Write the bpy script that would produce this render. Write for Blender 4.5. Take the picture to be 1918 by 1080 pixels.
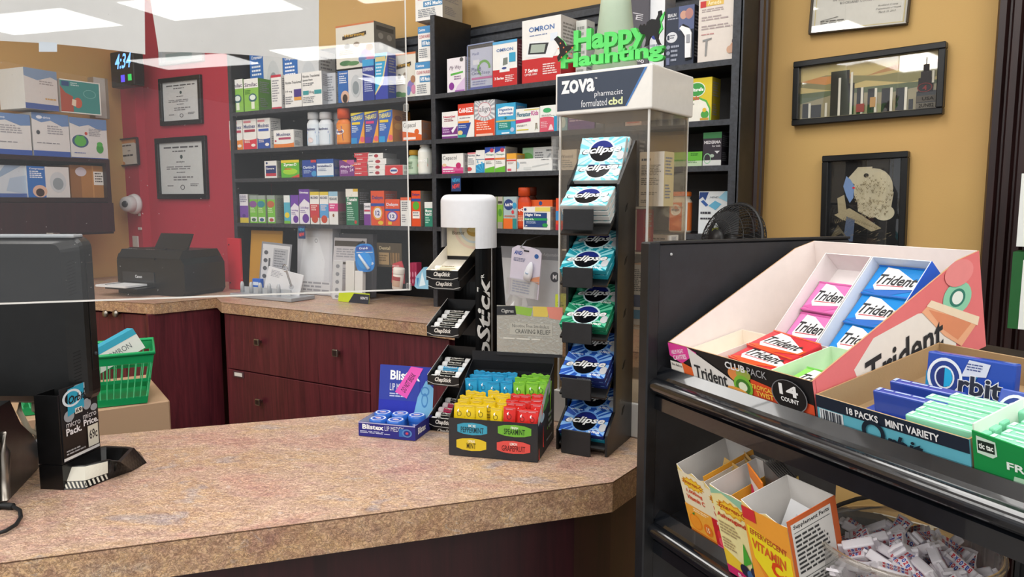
import bpy, bmesh, math, random
from mathutils import Vector, Matrix, Euler
for o in list(bpy.data.objects): bpy.data.objects.remove(o)
COL = bpy.context.scene.collection
SC = bpy.context.scene
R = math.radians
random.seed(7)
# ------------------------------------------------------------------ camera
FPX = 1400.0; PITCH = R(6.6); YAW = R(37.7); CAMZ = 1.6
cam = bpy.data.cameras.new('camera'); camo = bpy.data.objects.new('camera', cam); COL.objects.link(camo)
cam.sensor_width = 36.0; cam.lens = FPX / 1918 * 36.0; cam.clip_start = 0.02; cam.clip_end = 60
camo.location = (0, 0, CAMZ); camo.rotation_euler = (math.pi / 2 - PITCH, 0, YAW)
SC.camera = camo
# ------------------------------------------------------------------ exposure and world
SC.view_settings.view_transform = 'Standard'; SC.view_settings.look = 'None'
SC.view_settings.gamma = 1.0; SC.view_settings.use_curve_mapping = False
SC.view_settings.exposure = 0.32
w = bpy.data.worlds.new('ambient_fill'); SC.world = w; w.use_nodes = True  # even ambient light added from all round, no windows behind it
w.node_tree.nodes['Background'].inputs[0].default_value = (0.93, 0.96, 1.0, 1)
w.node_tree.nodes['Background'].inputs[1].default_value = 0.42
LIGHT_W = 11.5; PANEL_E = 2.0; CEIL_Z = 3.05
# ceiling troffers: centres (x, y); long side along the given angle
TROFFERS = [(x, y) for x in (-4.3, -2.6, -0.9, 0.9, 2.7, 4.5) for y in (1.0, -0.7, -2.4, -4.1) if (x, y) != (-4.3, 1.0)] + [(6.2, -0.7), (6.2, -2.4)]
# ------------------------------------------------------------------ pixel -> place helpers
FW = Vector((-math.sin(YAW) * math.cos(PITCH), math.cos(YAW) * math.cos(PITCH), -math.sin(PITCH)))
RT = Vector((math.cos(YAW), math.sin(YAW), 0)); UP = RT.cross(FW); CP = Vector((0, 0, CAMZ))
def ray(x, y): return FW + RT * ((x - 959) / FPX) + UP * ((540 - y) / FPX)
def hz(x, y, z): r = ray(x, y); return CP + r * ((z - CAMZ) / r.z)
def dp(x, y, d): return CP + ray(x, y) * d
def hp(x, y, p, n):
    r = ray(x, y); n = Vector(n); return CP + r * ((Vector(p) - CP).dot(n) / r.dot(n))
def lin(h):
    c = [int(h[i:i + 2], 16) / 255 for i in (0, 2, 4)]
    return tuple([(v / 12.92 if v <= 0.04045 else ((v + 0.055) / 1.055) ** 2.4) for v in c] + [1.0])
# ------------------------------------------------------------------ materials
MATS = {}
def newmat(name):
    m = bpy.data.materials.new(name); m.use_nodes = True
    return m, m.node_tree, m.node_tree.nodes['Principled BSDF']
def noise(nt, scale, detail=4, rough=0.55, vec=None, dist=0.0):
    n = nt.nodes.new('ShaderNodeTexNoise'); n.inputs['Scale'].default_value = scale; n.inputs['Detail'].default_value = detail
    n.inputs['Roughness'].default_value = rough; n.inputs['Distortion'].default_value = dist
    if vec is not None: nt.links.new(vec, n.inputs['Vector'])
    return n
def ramp(nt, fac, stops, interp='LINEAR'):
    r = nt.nodes.new('ShaderNodeValToRGB'); r.color_ramp.interpolation = interp
    while len(r.color_ramp.elements) < len(stops): r.color_ramp.elements.new(0.5)
    for e, (p, c) in zip(r.color_ramp.elements, stops): e.position = p; e.color = lin(c)
    nt.links.new(fac, r.inputs['Fac']); return r
def coords(nt, scale=(1, 1, 1)):
    tc = nt.nodes.new('ShaderNodeTexCoord'); mp = nt.nodes.new('ShaderNodeMapping'); mp.inputs['Scale'].default_value = scale
    nt.links.new(tc.outputs['Object'], mp.inputs['Vector']); return mp.outputs['Vector']
def mixc(nt, fac, a, b, mode='MIX'):
    m = nt.nodes.new('ShaderNodeMix'); m.data_type = 'RGBA'; m.blend_type = mode
    if isinstance(fac, float): m.inputs['Factor'].default_value = fac
    else: nt.links.new(fac, m.inputs['Factor'])
    nt.links.new(a, m.inputs['A']); nt.links.new(b, m.inputs['B']); return m.outputs['Result']
def bump(nt, b, h, strength, dist=0.002):
    n = nt.nodes.new('ShaderNodeBump'); n.inputs['Strength'].default_value = strength; n.inputs['Distance'].default_value = dist
    nt.links.new(h, n.inputs['Height']); nt.links.new(n.outputs['Normal'], b.inputs['Normal'])
def M(key):
    """a plain printed / painted colour: 'rrggbb' with an optional finish letter (g gloss, m matt, f foil)"""
    if key in MATS: return MATS[key]
    fin = key[6:] or 'n'
    m, nt, b = newmat('print_' + key)
    c = lin(key[:6]); vec = coords(nt)
    n = noise(nt, 60, 3, vec=vec); r = nt.nodes.new('ShaderNodeMapRange')
    r.inputs['To Min'].default_value = 0.94; r.inputs['To Max'].default_value = 1.04; nt.links.new(n.outputs['Fac'], r.inputs['Value'])
    rgb = nt.nodes.new('ShaderNodeRGB'); rgb.outputs[0].default_value = c
    hsv = nt.nodes.new('ShaderNodeHueSaturation'); nt.links.new(rgb.outputs[0], hsv.inputs['Color']); nt.links.new(r.outputs[0], hsv.inputs['Value'])
    nt.links.new(hsv.outputs[0], b.inputs['Base Color'])
    b.inputs['Roughness'].default_value = {'n': .5, 'g': .18, 'm': .8, 'f': .28, 'p': .3}[fin]
    b.inputs['Specular IOR Level'].default_value = {'n': .35, 'g': .5, 'm': .2, 'f': .6, 'p': .45}[fin]
    if fin == 'f':
        b.inputs['Metallic'].default_value = .75
        n2 = noise(nt, 180, 3, vec=vec); bump(nt, b, n2.outputs['Fac'], .6, .002)
    MATS[key] = m; return m
def reg(name, m): MATS[name] = m; return m
# laminate countertop
def lam(name, tint, ang=0.0):
    m, nt, b = newmat(name); tc = nt.nodes.new('ShaderNodeTexCoord')
    def mapped(sc, rot=0.0):
        mp = nt.nodes.new('ShaderNodeMapping'); mp.inputs['Scale'].default_value = sc; mp.inputs['Rotation'].default_value = (0, 0, rot)
        m2_ = nt.nodes.new('ShaderNodeMapping'); m2_.inputs['Rotation'].default_value = (0, 0, rot); nt.links.new(tc.outputs['Object'], m2_.inputs['Vector'])
        mp.inputs['Rotation'].default_value = (0, 0, 0); nt.links.new(m2_.outputs['Vector'], mp.inputs['Vector']); return mp.outputs['Vector']
    v = mapped((1.0, 1.9, 1.5), R(-35)); v2 = mapped((1, 1.6, 1), R(-35))
    n1 = noise(nt, 5.5, 6, .62, v2, .4); r1 = ramp(nt, n1.outputs['Fac'], tint)
    n3 = noise(nt, 30, 6, .72, v, 1.0); r3 = ramp(nt, n3.outputs['Fac'], [(.36, 'a38a86'), (.44, 'c09a88'), (.5, 'dcbfaa'), (.56, 'dcb890'), (.64, 'd8cdc8')])
    c = mixc(nt, .5, r1.outputs[0], r3.outputs[0])
    n2 = noise(nt, 85, 5, .65, v, 1.2); r2 = ramp(nt, n2.outputs['Fac'], [(.43, 'ffffff'), (.478, '6a4c44'), (.5, '4c3634'), (.522, '86685c'), (.57, 'ffffff')])
    c = mixc(nt, .5, c, r2.outputs[0], 'MULTIPLY')
    n4 = noise(nt, 48, 5, .7, v, 1.8); r4 = ramp(nt, n4.outputs['Fac'], [(.46, 'ffffff'), (.492, '6a5048'), (.508, '6a5048'), (.54, 'ffffff')]); c = mixc(nt, .5, c, r4.outputs[0], 'MULTIPLY')
    nt.links.new(c, b.inputs['Base Color']); b.inputs['Roughness'].default_value = .34; b.inputs['Specular IOR Level'].default_value = .5
    return reg(name, m)
lam('countertop_laminate', [(.32, 'b98e84'), (.4, 'dcab9c'), (.46, 'e0bfad'), (.53, 'dfc3a8'), (.58, 'dcb98c'), (.64, 'c4bebb'), (.72, 'a4acb8')])
lam('fascia_laminate', [(.34, 'b07c5c'), (.44, 'd0a468'), (.52, 'c49c74'), (.6, 'd4ab74'), (.7, 'a19a94')])
def wood(name, dark, light, rough=.42, vert=True):
    m, nt, b = newmat(name); v = coords(nt, (14, 14, .9) if vert else (1, 14, 14))
    n = noise(nt, 3.2, 6, .62, v, 1.1); r = ramp(nt, n.outputs['Fac'], [(.3, dark), (.7, light)])
    n2 = noise(nt, 90, 3, .6, v); c = mixc(nt, .12, r.outputs[0], n2.outputs['Color'], 'MULTIPLY')
    nt.links.new(c, b.inputs['Base Color']); b.inputs['Roughness'].default_value = rough; return reg(name, m)
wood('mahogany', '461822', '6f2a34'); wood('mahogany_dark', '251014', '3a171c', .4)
wood('trim_wood', '20100f', '331a19', .35)
def rough_black(name, c0='141417', c1='24252b', rough=.45, sc=40):
    m, nt, b = newmat(name); v = coords(nt)
    n = noise(nt, sc, 6, .7, v); r = ramp(nt, n.outputs['Fac'], [(.35, c0), (.7, c1)]); nt.links.new(r.outputs[0], b.inputs['Base Color'])
    n2 = noise(nt, 9, 4, .6, v); mr = nt.nodes.new('ShaderNodeMapRange'); mr.inputs['To Min'].default_value = rough - .1; mr.inputs['To Max'].default_value = rough + .15
    nt.links.new(n2.outputs['Fac'], mr.inputs['Value']); nt.links.new(mr.outputs[0], b.inputs['Roughness']); return reg(name, m)
rough_black('black_laminate', '0c0c0f', '17181c', .5); rough_black('black_edge', '26292f', '40444c', .5, 70)
rough_black('black_plastic', '0a0a0b', '101012', .3); rough_black('black_metal', '101114', '1b1c20', .42)
rough_black('black_panel', '1c1c20', '25262b', .5); rough_black('rail_black', '0d0f13', '15181e', .2, 25)
MATS['rail_black'].node_tree.nodes['Principled BSDF'].inputs['Coat Weight'].default_value = .7
rough_black('monitor_black', '0d0e0f', '151617', .34)
def wallm(name, c):
    m, nt, b = newmat(name); v = coords(nt); rgb = nt.nodes.new('ShaderNodeRGB'); rgb.outputs[0].default_value = lin(c)
    n = noise(nt, 3, 4, .5, v); c2 = mixc(nt, .05, rgb.outputs[0], n.outputs['Color'], 'OVERLAY'); nt.links.new(c2, b.inputs['Base Color'])
    n2 = noise(nt, 240, 4, .6, v); bump(nt, b, n2.outputs['Fac'], .12, .002); b.inputs['Roughness'].default_value = .7; return reg(name, m)
wallm('yellow_paint', 'c8a263'); wallm('red_paint', 'c03247'); wallm('white_paint', 'd9d7d0'); wallm('floor_tile', '8a8580'); wallm('red_panel', 'd02234')
wallm('cardboard', 'bc9a7c'); wallm('kraft', 'd8b07a'); wallm('kraft_inside', 'a68a66')
wallm('ceiling_tile', 'e6e4de')
def glassy(name, tint='ffffff', haze=.03, gloss_rough=.01, ior=1.5, boost=1.0, smudge=False):
    m = bpy.data.materials.new(name); m.use_nodes = True; nt = m.node_tree; nt.nodes.clear()
    out = nt.nodes.new('ShaderNodeOutputMaterial'); tr = nt.nodes.new('ShaderNodeBsdfTransparent'); tr.inputs[0].default_value = lin(tint)
    gl = nt.nodes.new('ShaderNodeBsdfGlossy'); gl.inputs['Roughness'].default_value = gloss_rough; gl.inputs[0].default_value = (1, 1, 1, 1)
    df = nt.nodes.new('ShaderNodeBsdfDiffuse'); df.inputs[0].default_value = lin('e8e6e2')
    fr = nt.nodes.new('ShaderNodeFresnel'); 
    ge = nt.nodes.new('ShaderNodeNewGeometry'); io = nt.nodes.new('ShaderNodeMapRange'); io.inputs['To Min'].default_value = ior; io.inputs['To Max'].default_value = 1 / ior
    nt.links.new(ge.outputs['Backfacing'], io.inputs['Value']); nt.links.new(io.outputs[0], fr.inputs['IOR'])   # the same reflectance on both faces of a thin sheet
    mul = nt.nodes.new('ShaderNodeMath'); mul.operation = 'MULTIPLY'; mul.inputs[1].default_value = boost; nt.links.new(fr.outputs[0], mul.inputs[0])
    m1 = nt.nodes.new('ShaderNodeMixShader'); m2 = nt.nodes.new('ShaderNodeMixShader')
    nt.links.new(mul.outputs[0], m1.inputs[0]); nt.links.new(tr.outputs[0], m1.inputs[1]); nt.links.new(gl.outputs[0], m1.inputs[2])
    m2.inputs[0].default_value = haze
    if smudge:
        v = coords(nt); n = noise(nt, 260, 2, .5, v); r = nt.nodes.new('ShaderNodeMapRange'); r.inputs['From Min'].default_value = .74; r.inputs['From Max'].default_value = .8
        r.inputs['To Min'].default_value = haze; r.inputs['To Max'].default_value = .5; nt.links.new(n.outputs['Fac'], r.inputs['Value']); nt.links.new(r.outputs[0], m2.inputs[0])
    nt.links.new(m1.outputs[0], m2.inputs[1]); nt.links.new(df.outputs[0], m2.inputs[2]); nt.links.new(m2.outputs[0], out.inputs[0])
    return reg(name, m)
glassy('pane_acrylic', 'fafafa', .005, .01, 1.5, 1.0, True); glassy('acrylic', 'f1ece4', .05, .03, 1.45, 1.0)
glassy('clear_plastic', 'f4f4f4', .10, .12, 1.45, 1.2); glassy('picture_glass', 'ffffff', .0, .02, 1.5, 1.6)
glassy('edge_light', 'ffffff', .85, .1, 1.5, 1.0); glassy('acrylic_tint', 'd9c8b0', .07, .05, 1.45, 1.0)
def emit(name, c, s):
    m, nt, b = newmat(name); b.inputs['Base Color'].default_value = lin(c); b.inputs['Emission Color'].default_value = lin(c); b.inputs['Emission Strength'].default_value = s
    return reg(name, m)
emit('light_panel', 'fdfbf4', PANEL_E); emit('led_blue', '6aa8ff', 1.6); emit('led_violet', '5a4cf0', .8); emit('led_green', '2fbf5a', .8)
def metal(name, c, rough): m, nt, b = newmat(name); b.inputs['Base Color'].default_value = lin(c); b.inputs['Metallic'].default_value = 1; b.inputs['Roughness'].default_value = rough; n = noise(nt, 60, 3); bump(nt, b, n.outputs['Fac'], .05); return reg(name, m)
metal('chrome', 'c8c8c8', .22); metal('nickel', '9a948c', .35)
def mat(k): return MATS[k] if k in MATS else M(k)
# ------------------------------------------------------------------ text outlines
TXT = {}
def text_geo(s, st=''):
    k = (s, st)
    if k in TXT: return TXT[k]
    cu = bpy.data.curves.new('t', 'FONT'); cu.body = s; cu.resolution_u = 2 if len(s) < 14 else 1; cu.size = 1
    cu.offset = .055 if 'F' in st else .028 if 'B' in st else (.016 if 'b' in st else 0); cu.fill_mode = 'FRONT'; cu.space_character = .92 if 'c' in st else 1.0
    if 'i' in st: cu.shear = .3
    ob = bpy.data.objects.new('t', cu); me = ob.to_mesh()
    vs = [(v.co.x, v.co.y) for v in me.vertices]; fs = [tuple(p.vertices) for p in me.polygons]
    ob.to_mesh_clear(); bpy.data.objects.remove(ob); bpy.data.curves.remove(cu)
    if not vs: TXT[k] = ([], []); return TXT[k]
    x0 = min(v[0] for v in vs); x1 = max(v[0] for v in vs); y0 = min(v[1] for v in vs); y1 = max(v[1] for v in vs)
    vs = [((a - x0) / (x1 - x0 + 1e-9), (b - y0) / (y1 - y0 + 1e-9)) for a, b in vs]
    # faces may be wound either way: make them all counter-clockwise
    out = []
    for f in fs:
        ar = sum(vs[f[i]][0] * vs[f[(i + 1) % len(f)]][1] - vs[f[(i + 1) % len(f)]][0] * vs[f[i]][1] for i in range(len(f)))
        out.append(f if ar > 0 else tuple(reversed(f)))
    TXT[k] = (vs, out); return TXT[k]
# ------------------------------------------------------------------ mesh builder
class MB:
    def __init__(s): s.v = []; s.f = []; s.m = []; s.names = []; s.sm = []; s.T = Matrix.Identity(4)
    def mi(s, k):
        if k not in s.names: s.names.append(k)
        return s.names.index(k)
    def add(s, vs, fs, k, smooth=False):
        b = len(s.v); T = s.T
        s.v += [tuple(T @ Vector(v)) for v in vs]; i = s.mi(k)
        for f in fs: s.f.append(tuple(b + j for j in f)); s.m.append(i); s.sm.append(smooth)
        return s
    def box(s, x0, y0, z0, x1, y1, z1, k, mats=None):
        vs = [(x0, y0, z0), (x1, y0, z0), (x1, y1, z0), (x0, y1, z0), (x0, y0, z1), (x1, y0, z1), (x1, y1, z1), (x0, y1, z1)]
        fs = dict(bottom=(0, 3, 2, 1), top=(4, 5, 6, 7), front=(0, 1, 5, 4), back=(2, 3, 7, 6), left=(3, 0, 4, 7), right=(1, 2, 6, 5))
        for n, f in fs.items(): s.add([vs[i] for i in f], [(0, 1, 2, 3)], (mats or {}).get(n, k))
        return s
    def bevbox(s, x0, y0, z0, x1, y1, z1, k, b=.003, seg=2):
        bm = bmesh.new(); bmesh.ops.create_cube(bm, size=1)
        for v in bm.verts: v.co = Vector(((x0 + x1) / 2 + v.co.x * (x1 - x0), (y0 + y1) / 2 + v.co.y * (y1 - y0), (z0 + z1) / 2 + v.co.z * (z1 - z0)))
        bmesh.ops.bevel(bm, geom=bm.edges[:], offset=b, segments=seg, profile=.5, affect='EDGES')
        bm.verts.index_update(); s.add([v.co[:] for v in bm.verts], [[v.index for v in f.verts] for f in bm.faces], k, False); bm.free(); return s
    def poly(s, pts, k): return s.add(pts, [tuple(range(len(pts)))], k)
    def prism(s, pts, a, b, k, side=None, axis='y', holes=None):
        """closed 2-D outline extruded from a to b along an axis"""
        n = len(pts)
        g = {'y': lambda p, t: (p[0], t, p[1]), 'x': lambda p, t: (t, p[0], p[1]), 'z': lambda p, t: (p[0], p[1], t)}[axis]
        s.add([g(p, a) for p in pts], [tuple(range(n))], k); s.add([g(p, b) for p in pts], [tuple(reversed(range(n)))], k)
        vs = [g(p, a) for p in pts] + [g(p, b) for p in pts]
        s.add(vs, [(i, i + n, (i + 1) % n + n, (i + 1) % n) for i in range(n)], side or k); return s
    def lathe(s, prof, k, seg=24, cx=0, cy=0, smooth=True, a0=0, a1=360, sx=1, sy=1):
        full = abs(a1 - a0) >= 360; n = seg if full else seg + 1; vs = []
        for r_, z in prof:
            for i in range(n):
                a = R(a0 + (a1 - a0) * i / seg); vs.append((cx + r_ * math.cos(a) * sx, cy + r_ * math.sin(a) * sy, z))
        fs = []
        for j in range(len(prof) - 1):
            for i in range(seg):
                q = (i + 1) % n; fs.append((j * n + i, j * n + q, (j + 1) * n + q, (j + 1) * n + i))
        return s.add(vs, fs, k, smooth)
    def tube(s, pts, r, k, seg=8, closed=False):
        pts = [Vector(p) for p in pts]; n = len(pts); vs = []; fs = []
        for i, p in enumerate(pts):
            d = (pts[(i + 1) % n] - pts[i - 1]) if closed else (pts[min(i + 1, n - 1)] - pts[max(i - 1, 0)])
            d.normalize(); u = d.cross(Vector((0, 0, 1)))
            if u.length < 1e-3: u = d.cross(Vector((1, 0, 0)))
            u.normalize(); w_ = d.cross(u)
            for j in range(seg): a = 2 * math.pi * j / seg; vs.append(p + (u * math.cos(a) + w_ * math.sin(a)) * r)
        for i in range(n if closed else n - 1):
            for j in range(seg): a = i * seg + j; b = i * seg + (j + 1) % seg; c = ((i + 1) % n) * seg + (j + 1) % seg; d = ((i + 1) % n) * seg + j; fs.append((a, b, c, d))
        if not closed: fs += [tuple(range(seg)), tuple(range((n - 1) * seg, n * seg))]
        return s.add([tuple(v) for v in vs], fs, k, True)
    def ball(s, c, r, k, seg=14, sz=1.0, sx=1.0, sy=1.0):
        prof = [(r * math.sin(math.pi * i / seg), c[2] - r * sz * math.cos(math.pi * i / seg)) for i in range(seg + 1)]
        prof[0] = (1e-5, prof[0][1]); prof[-1] = (1e-5, prof[-1][1])
        return s.lathe(prof, k, seg * 2, c[0], c[1], sx=sx, sy=sy)
    def text3(s, st, x0, z0, x1, z1, y0, y1, k, side=None, style='B'):
        """solid letters standing in the xz plane"""
        vs, fs = text_geo(st, style); n = len(vs)
        P = [(x0 + a * (x1 - x0), z0 + b * (z1 - z0)) for a, b in vs]
        s.add([(p[0], y0, p[1]) for p in P], fs, k); s.add([(p[0], y1, p[1]) for p in P], [tuple(reversed(f)) for f in fs], k)
        cnt = {}
        for f in fs:
            for i in range(len(f)):
                e = (f[i], f[(i + 1) % len(f)]); cnt[e] = 1
        sd = [e for e in cnt if (e[1], e[0]) not in cnt]
        s.add([(p[0], y0, p[1]) for p in P] + [(p[0], y1, p[1]) for p in P], [(b, a, a + n, b + n) for a, b in sd], side or k); return s
    def art(s, F, w_, h_, items, e0=.0003, step=.00012):
        """printed graphics: F(x, y, lift) places a point of the face"""
        lift = e0
        for it in items:
            t = it[0]; lift += step
            if t == 'r': _, a, b, c, d, k = it; s.add([F(a * w_, b * h_, lift), F(c * w_, b * h_, lift), F(c * w_, d * h_, lift), F(a * w_, d * h_, lift)], [(0, 1, 2, 3)], k)
            elif t == 'p': s.add([F(a * w_, b * h_, lift) for a, b in it[1]], [tuple(range(len(it[1])))], it[2])
            elif t == 'e':
                _, a, b, c, d, k = it; n = 20; s.add([F(min(max(a + c * math.cos(2 * math.pi * i / n), .004), .996) * w_, min(max(b + d * math.sin(2 * math.pi * i / n), .004), .996) * h_, lift) for i in range(n)], [tuple(range(n))], k)
            elif t == 'o':   # ring
                _, a, b, c, d, th, k = it; n = 24; vs = []
                for i in range(n):
                    an = 2 * math.pi * i / n
                    for q in (1, 1 - th): vs.append(F(min(max(a + c * q * math.cos(an), .004), .996) * w_, min(max(b + d * q * math.sin(an), .004), .996) * h_, lift))
                s.add(vs, [(2 * i, (2 * i + 2) % (2 * n), (2 * i + 3) % (2 * n), 2 * i + 1) for i in range(n)], k)
            elif t == 't':
                _, st, a, b, c, d, k = it[:7]; vs, fs = text_geo(st, it[7] if len(it) > 7 else 'b'); an = R(it[8]) if len(it) > 8 else 0
                cw, ch = (c - a) * w_, (d - b) * h_; cx, cy = (a + c) / 2 * w_, (b + d) / 2 * h_; ca, sa = math.cos(an), math.sin(an)
                s.add([F(cx + (u - .5) * cw * ca - (v - .5) * ch * sa, cy + (u - .5) * cw * sa + (v - .5) * ch * ca, lift) for u, v in vs], fs, k)
            elif t == 'l':   # rows of small illegible print
                _, a, b, c, d, n, k = it; rr = random.Random(int((a + b * 3 + d * 7) * 1000)); vs = []; fs = []
                for i in range(n):
                    y1 = d - (d - b) * i / n; y0 = y1 - (d - b) / n * .5; x = a; end = a + (c - a) * rr.uniform(.65, 1)
                    while x < end:
                        x2 = min(end, x + (c - a) * rr.uniform(.1, .28)); q = len(vs)
                        vs += [F(x * w_, y0 * h_, lift), F(x2 * w_, y0 * h_, lift), F(x2 * w_, y1 * h_, lift), F(x * w_, y1 * h_, lift)]; fs.append((q, q + 1, q + 2, q + 3)); x = x2 + (c - a) * .035
                s.add(vs, fs, k)
            elif t == 'rays':  # spokes round a centre
                _, a, b, r0, r1, n, k = it; asp = w_ / h_; vs = []; fs = []
                for i in range(n):
                    an = 2 * math.pi * i / n; q = len(vs)
                    def cl(x, y): return F(min(max(x, 0), 1) * w_, min(max(y, 0), 1) * h_, lift)
                    for r_, dd in ((r0, -.04), (r1, -.09), (r1, .09), (r0, .04)): vs.append(cl(a + r_ * math.cos(an + dd), b + r_ * math.sin(an + dd) * asp))
                    fs.append((q, q + 1, q + 2, q + 3))
                s.add(vs, fs, k)
        return s
    def build(s, name, parent=None, loc=None, rz=None, recalc=True):
        me = bpy.data.meshes.new(name); me.from_pydata(s.v, [], s.f)
        for k in s.names: me.materials.append(mat(k))
        me.polygons.foreach_set('material_index', s.m); me.polygons.foreach_set('use_smooth', s.sm); me.update()
        o = bpy.data.objects.new(name, me); COL.objects.link(o)
        if parent: o.parent = parent
        if loc is not None: o.location = loc
        if rz is not None: o.rotation_euler = (0, 0, rz)
        return o
def tag(o, label, cat, group=None):
    o['label'] = label; o['category'] = cat
    if group: o['group'] = group
    return o
def structure(o): o['kind'] = 'structure'; return o
def empty(name, label, cat, loc=(0, 0, 0), rz=0, group=None):
    o = bpy.data.objects.new(name, None); COL.objects.link(o); o.location = loc; o.rotation_euler = (0, 0, rz); o.empty_display_size = .02
    return tag(o, label, cat, group)
def copy_tree(o, parent=None):
    c = o.copy(); COL.objects.link(c)
    if parent: c.parent = parent
    for ch in list(o.children): copy_tree(ch, c)
    return c
def frame(o, loc, ax, ay, az):
    """set an object's placing from three axes"""
    m = Matrix.Identity(4)
    for i in range(3): m[i][0] = ax[i]; m[i][1] = ay[i]; m[i][2] = az[i]; m[i][3] = loc[i]
    o.matrix_basis = m; return o
def fF(w_, y=0): return lambda a, b, l: (a, y - l, b)                 # front face (looks to -y)
def fR(x): return lambda a, b, l: (x + l, a, b)                       # right face
def fL(d, x=0): return lambda a, b, l: (x - l, d - a, b)
def fT(z): return lambda a, b, l: (a, b, z + l)
# ------------------------------------------------------------------ reference planes of the room
KP = Vector((-1.963, 2.051, 0))
class Plane:
    def __init__(s, p, ang): s.p = Vector((p[0], p[1], 0)); s.a = R(ang); s.d = Vector((math.cos(s.a), math.sin(s.a), 0)); s.n = Vector((-math.sin(s.a), math.cos(s.a), 0))
    def at(s, px, py, off=0.0): return hp(px, py, s.p + s.n * off, s.n)
    def loc(s, px, py, off=0.0): q = s.at(px, py, off) - s.p; return q.dot(s.d), q.z      # along, height
    def P(s, x, off, z=0): q = s.p + s.d * x + s.n * off; return Vector((q.x, q.y, z))
PA = Plane(KP, 7.0); PB = Plane(KP, 0.0)
ZB = 1.204                       # back countertop
ZN = 1.09                        # front countertop
SH = [1.993, 1.830, 1.703, 1.507]
SD = .205                        # shelf depth
def slab(name, x0, y0, z0, x1, y1, z1, k, kind=True, mats=None):
    o = MB().box(x0, y0, z0, x1, y1, z1, k, mats).build(name)
    return structure(o) if kind else o
slab('floor', -6, -6, -.05, 8, 4, 0, 'floor_tile')
slab('ceiling', -6, -6, CEIL_Z, 8, 4, CEIL_Z + .05, 'ceiling_tile')
# ceiling lights
first = None
for i, (x, y) in enumerate(TROFFERS):
    if first is None:
        t = empty('ceiling_light', 'recessed fluorescent troffer in the white ceiling overhead', 'ceiling light', (0, 0, 0), 0, 'ceiling troffers')
        m = MB(); m.box(-.32, -.62, -.012, .32, -.6, 0, 'eeeeec'); m.box(-.32, .6, -.012, .32, .62, 0, 'eeeeec'); m.box(-.32, -.6, -.012, -.3, .6, 0, 'eeeeec'); m.box(.3, -.6, -.012, .32, .6, 0, 'eeeeec'); m.build('frame', t)
        MB().box(-.3, -.6, -.008, .3, .6, -.001, 'light_panel').build('diffuser', t)
        la = bpy.data.lights.new('tube_light', 'AREA'); la.shape = 'RECTANGLE'; la.size = .58; la.size_y = 1.18; la.energy = LIGHT_W; la.color = (1, .99, .972)
        lo = bpy.data.objects.new('tube_light', la); COL.objects.link(lo); lo.parent = t; lo.location = (0, 0, -.014)
        first = t; c = t
    else: c = copy_tree(first)
    c.location = (x, y, CEIL_Z)
# ---- back walls (three slightly turned stretches), left wall
def wall_on(pl, name, x0, x1, off, z0, z1, k, th=.08):
    o = MB().box(x0, 0, z0, x1, th, z1, k).build(name, None, pl.P(0, off), pl.a); return structure(o)
PC = Plane((-.80, 2.27), -4.5)
wall_on(PB, 'wall_back', -.06, 1.25, SD + .03, 0, CEIL_Z, 'yellow_paint')
wall_on(PC, 'wall_right', -.04, 2.6, 0, 0, CEIL_Z, 'yellow_paint')
wall_on(PA, 'wall_back_left', -1.112, .05, SD + .03, 0, CEIL_Z, 'yellow_paint')
xr = PA.loc(275, 300, SD + .03)[0]; xc = PA.loc(233, 300, SD - .02)[0]
wall_on(PA, 'wall_red', xr, -1.1125, SD + .03, 0, CEIL_Z, 'red_paint')
wall_on(PA, 'trim_red_column', xc, PA.loc(259, 300, SD - .02)[0], SD - .02, 0, CEIL_Z, 'red_paint', .2)
o = MB().box(PA.loc(259, 300, SD)[0], 0, 0, xr, .1, CEIL_Z, 'red_paint').build('trim_red_recess', None, PA.P(0, SD + .06), PA.a); structure(o)
QC = PA.P(xc, SD)
PL = Plane(QC, 97.0)           # left wall: local x runs away from the room corner into depth, its normal to the left
o = MB().box(-3.2, 0, 0, .3, .08, CEIL_Z, 'yellow_paint').build('wall_left', None, PL.P(0, 0), PL.a); structure(o)
# slat panels behind the shelves
def slatpanel(pl, name, x0, x1, ztop):
    m = MB(); off = SD + .005; z = 1.2
    m.box(x0, off, 1.2, x1, off + .018, ztop, 'black_laminate')
    z = ztop - .012
    while z > 2.0: m.prism([(off - .008, z), (off, z + .004), (off, z - .026), (off - .008, z - .022)], x0, x1, 'black_edge', axis='x'); z -= .032
    o = m.build(name, None, pl.P(0, 0), pl.a); return structure(o)
zt = PB.loc(900, 48, SD)[1]
slatpanel(PB, 'trim_slat_right', -.001, 1.14, zt); slatpanel(PA, 'trim_slat_left', -1.1, -.002, zt)
# ---- shelf units: carcass with boards as parts
def shelf_unit(pl, x0, x1, label, divider_left):
    t = empty('shelf_unit', label, 'shelf unit', pl.P(0, 0, 0), pl.a); t.location.z = ZB
    zz = -ZB
    m = MB(); m.box(x0, .004, 0, x0 + .02, SD, 2.275 + zz, 'black_laminate'); m.box(x0, 0, 0, x0 + .02, .004, 2.275 + zz, 'black_edge'); m.build('side_panel', t)
    if x1 > .5: m = MB(); m.box(x1 - .03, .004, 0, x1, SD, 2.4 + zz, 'black_laminate'); m.box(x1 - .03, 0, 0, x1, .004, 2.4 + zz, 'black_edge'); m.build('side_panel', t)
    for z in SH:
        m = MB(); a = x0 + .02; b = x1 - (.03 if x1 > .5 else 0)
        m.box(a, .003, z - .016 + zz, b, SD, z + zz, 'black_laminate'); m.box(a, 0, z - .016 + zz, b, .003, z + zz, 'black_edge'); m.build('shelf_board', t)
    return t
shelf_unit(PA, -1.115, -.001, 'black laminate wall shelf beside the red wall, seen through the clear pane', True)
shelf_unit(PB, 0, 1.175, 'black laminate wall shelf between the clear pane and the yellow wall', True)
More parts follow.
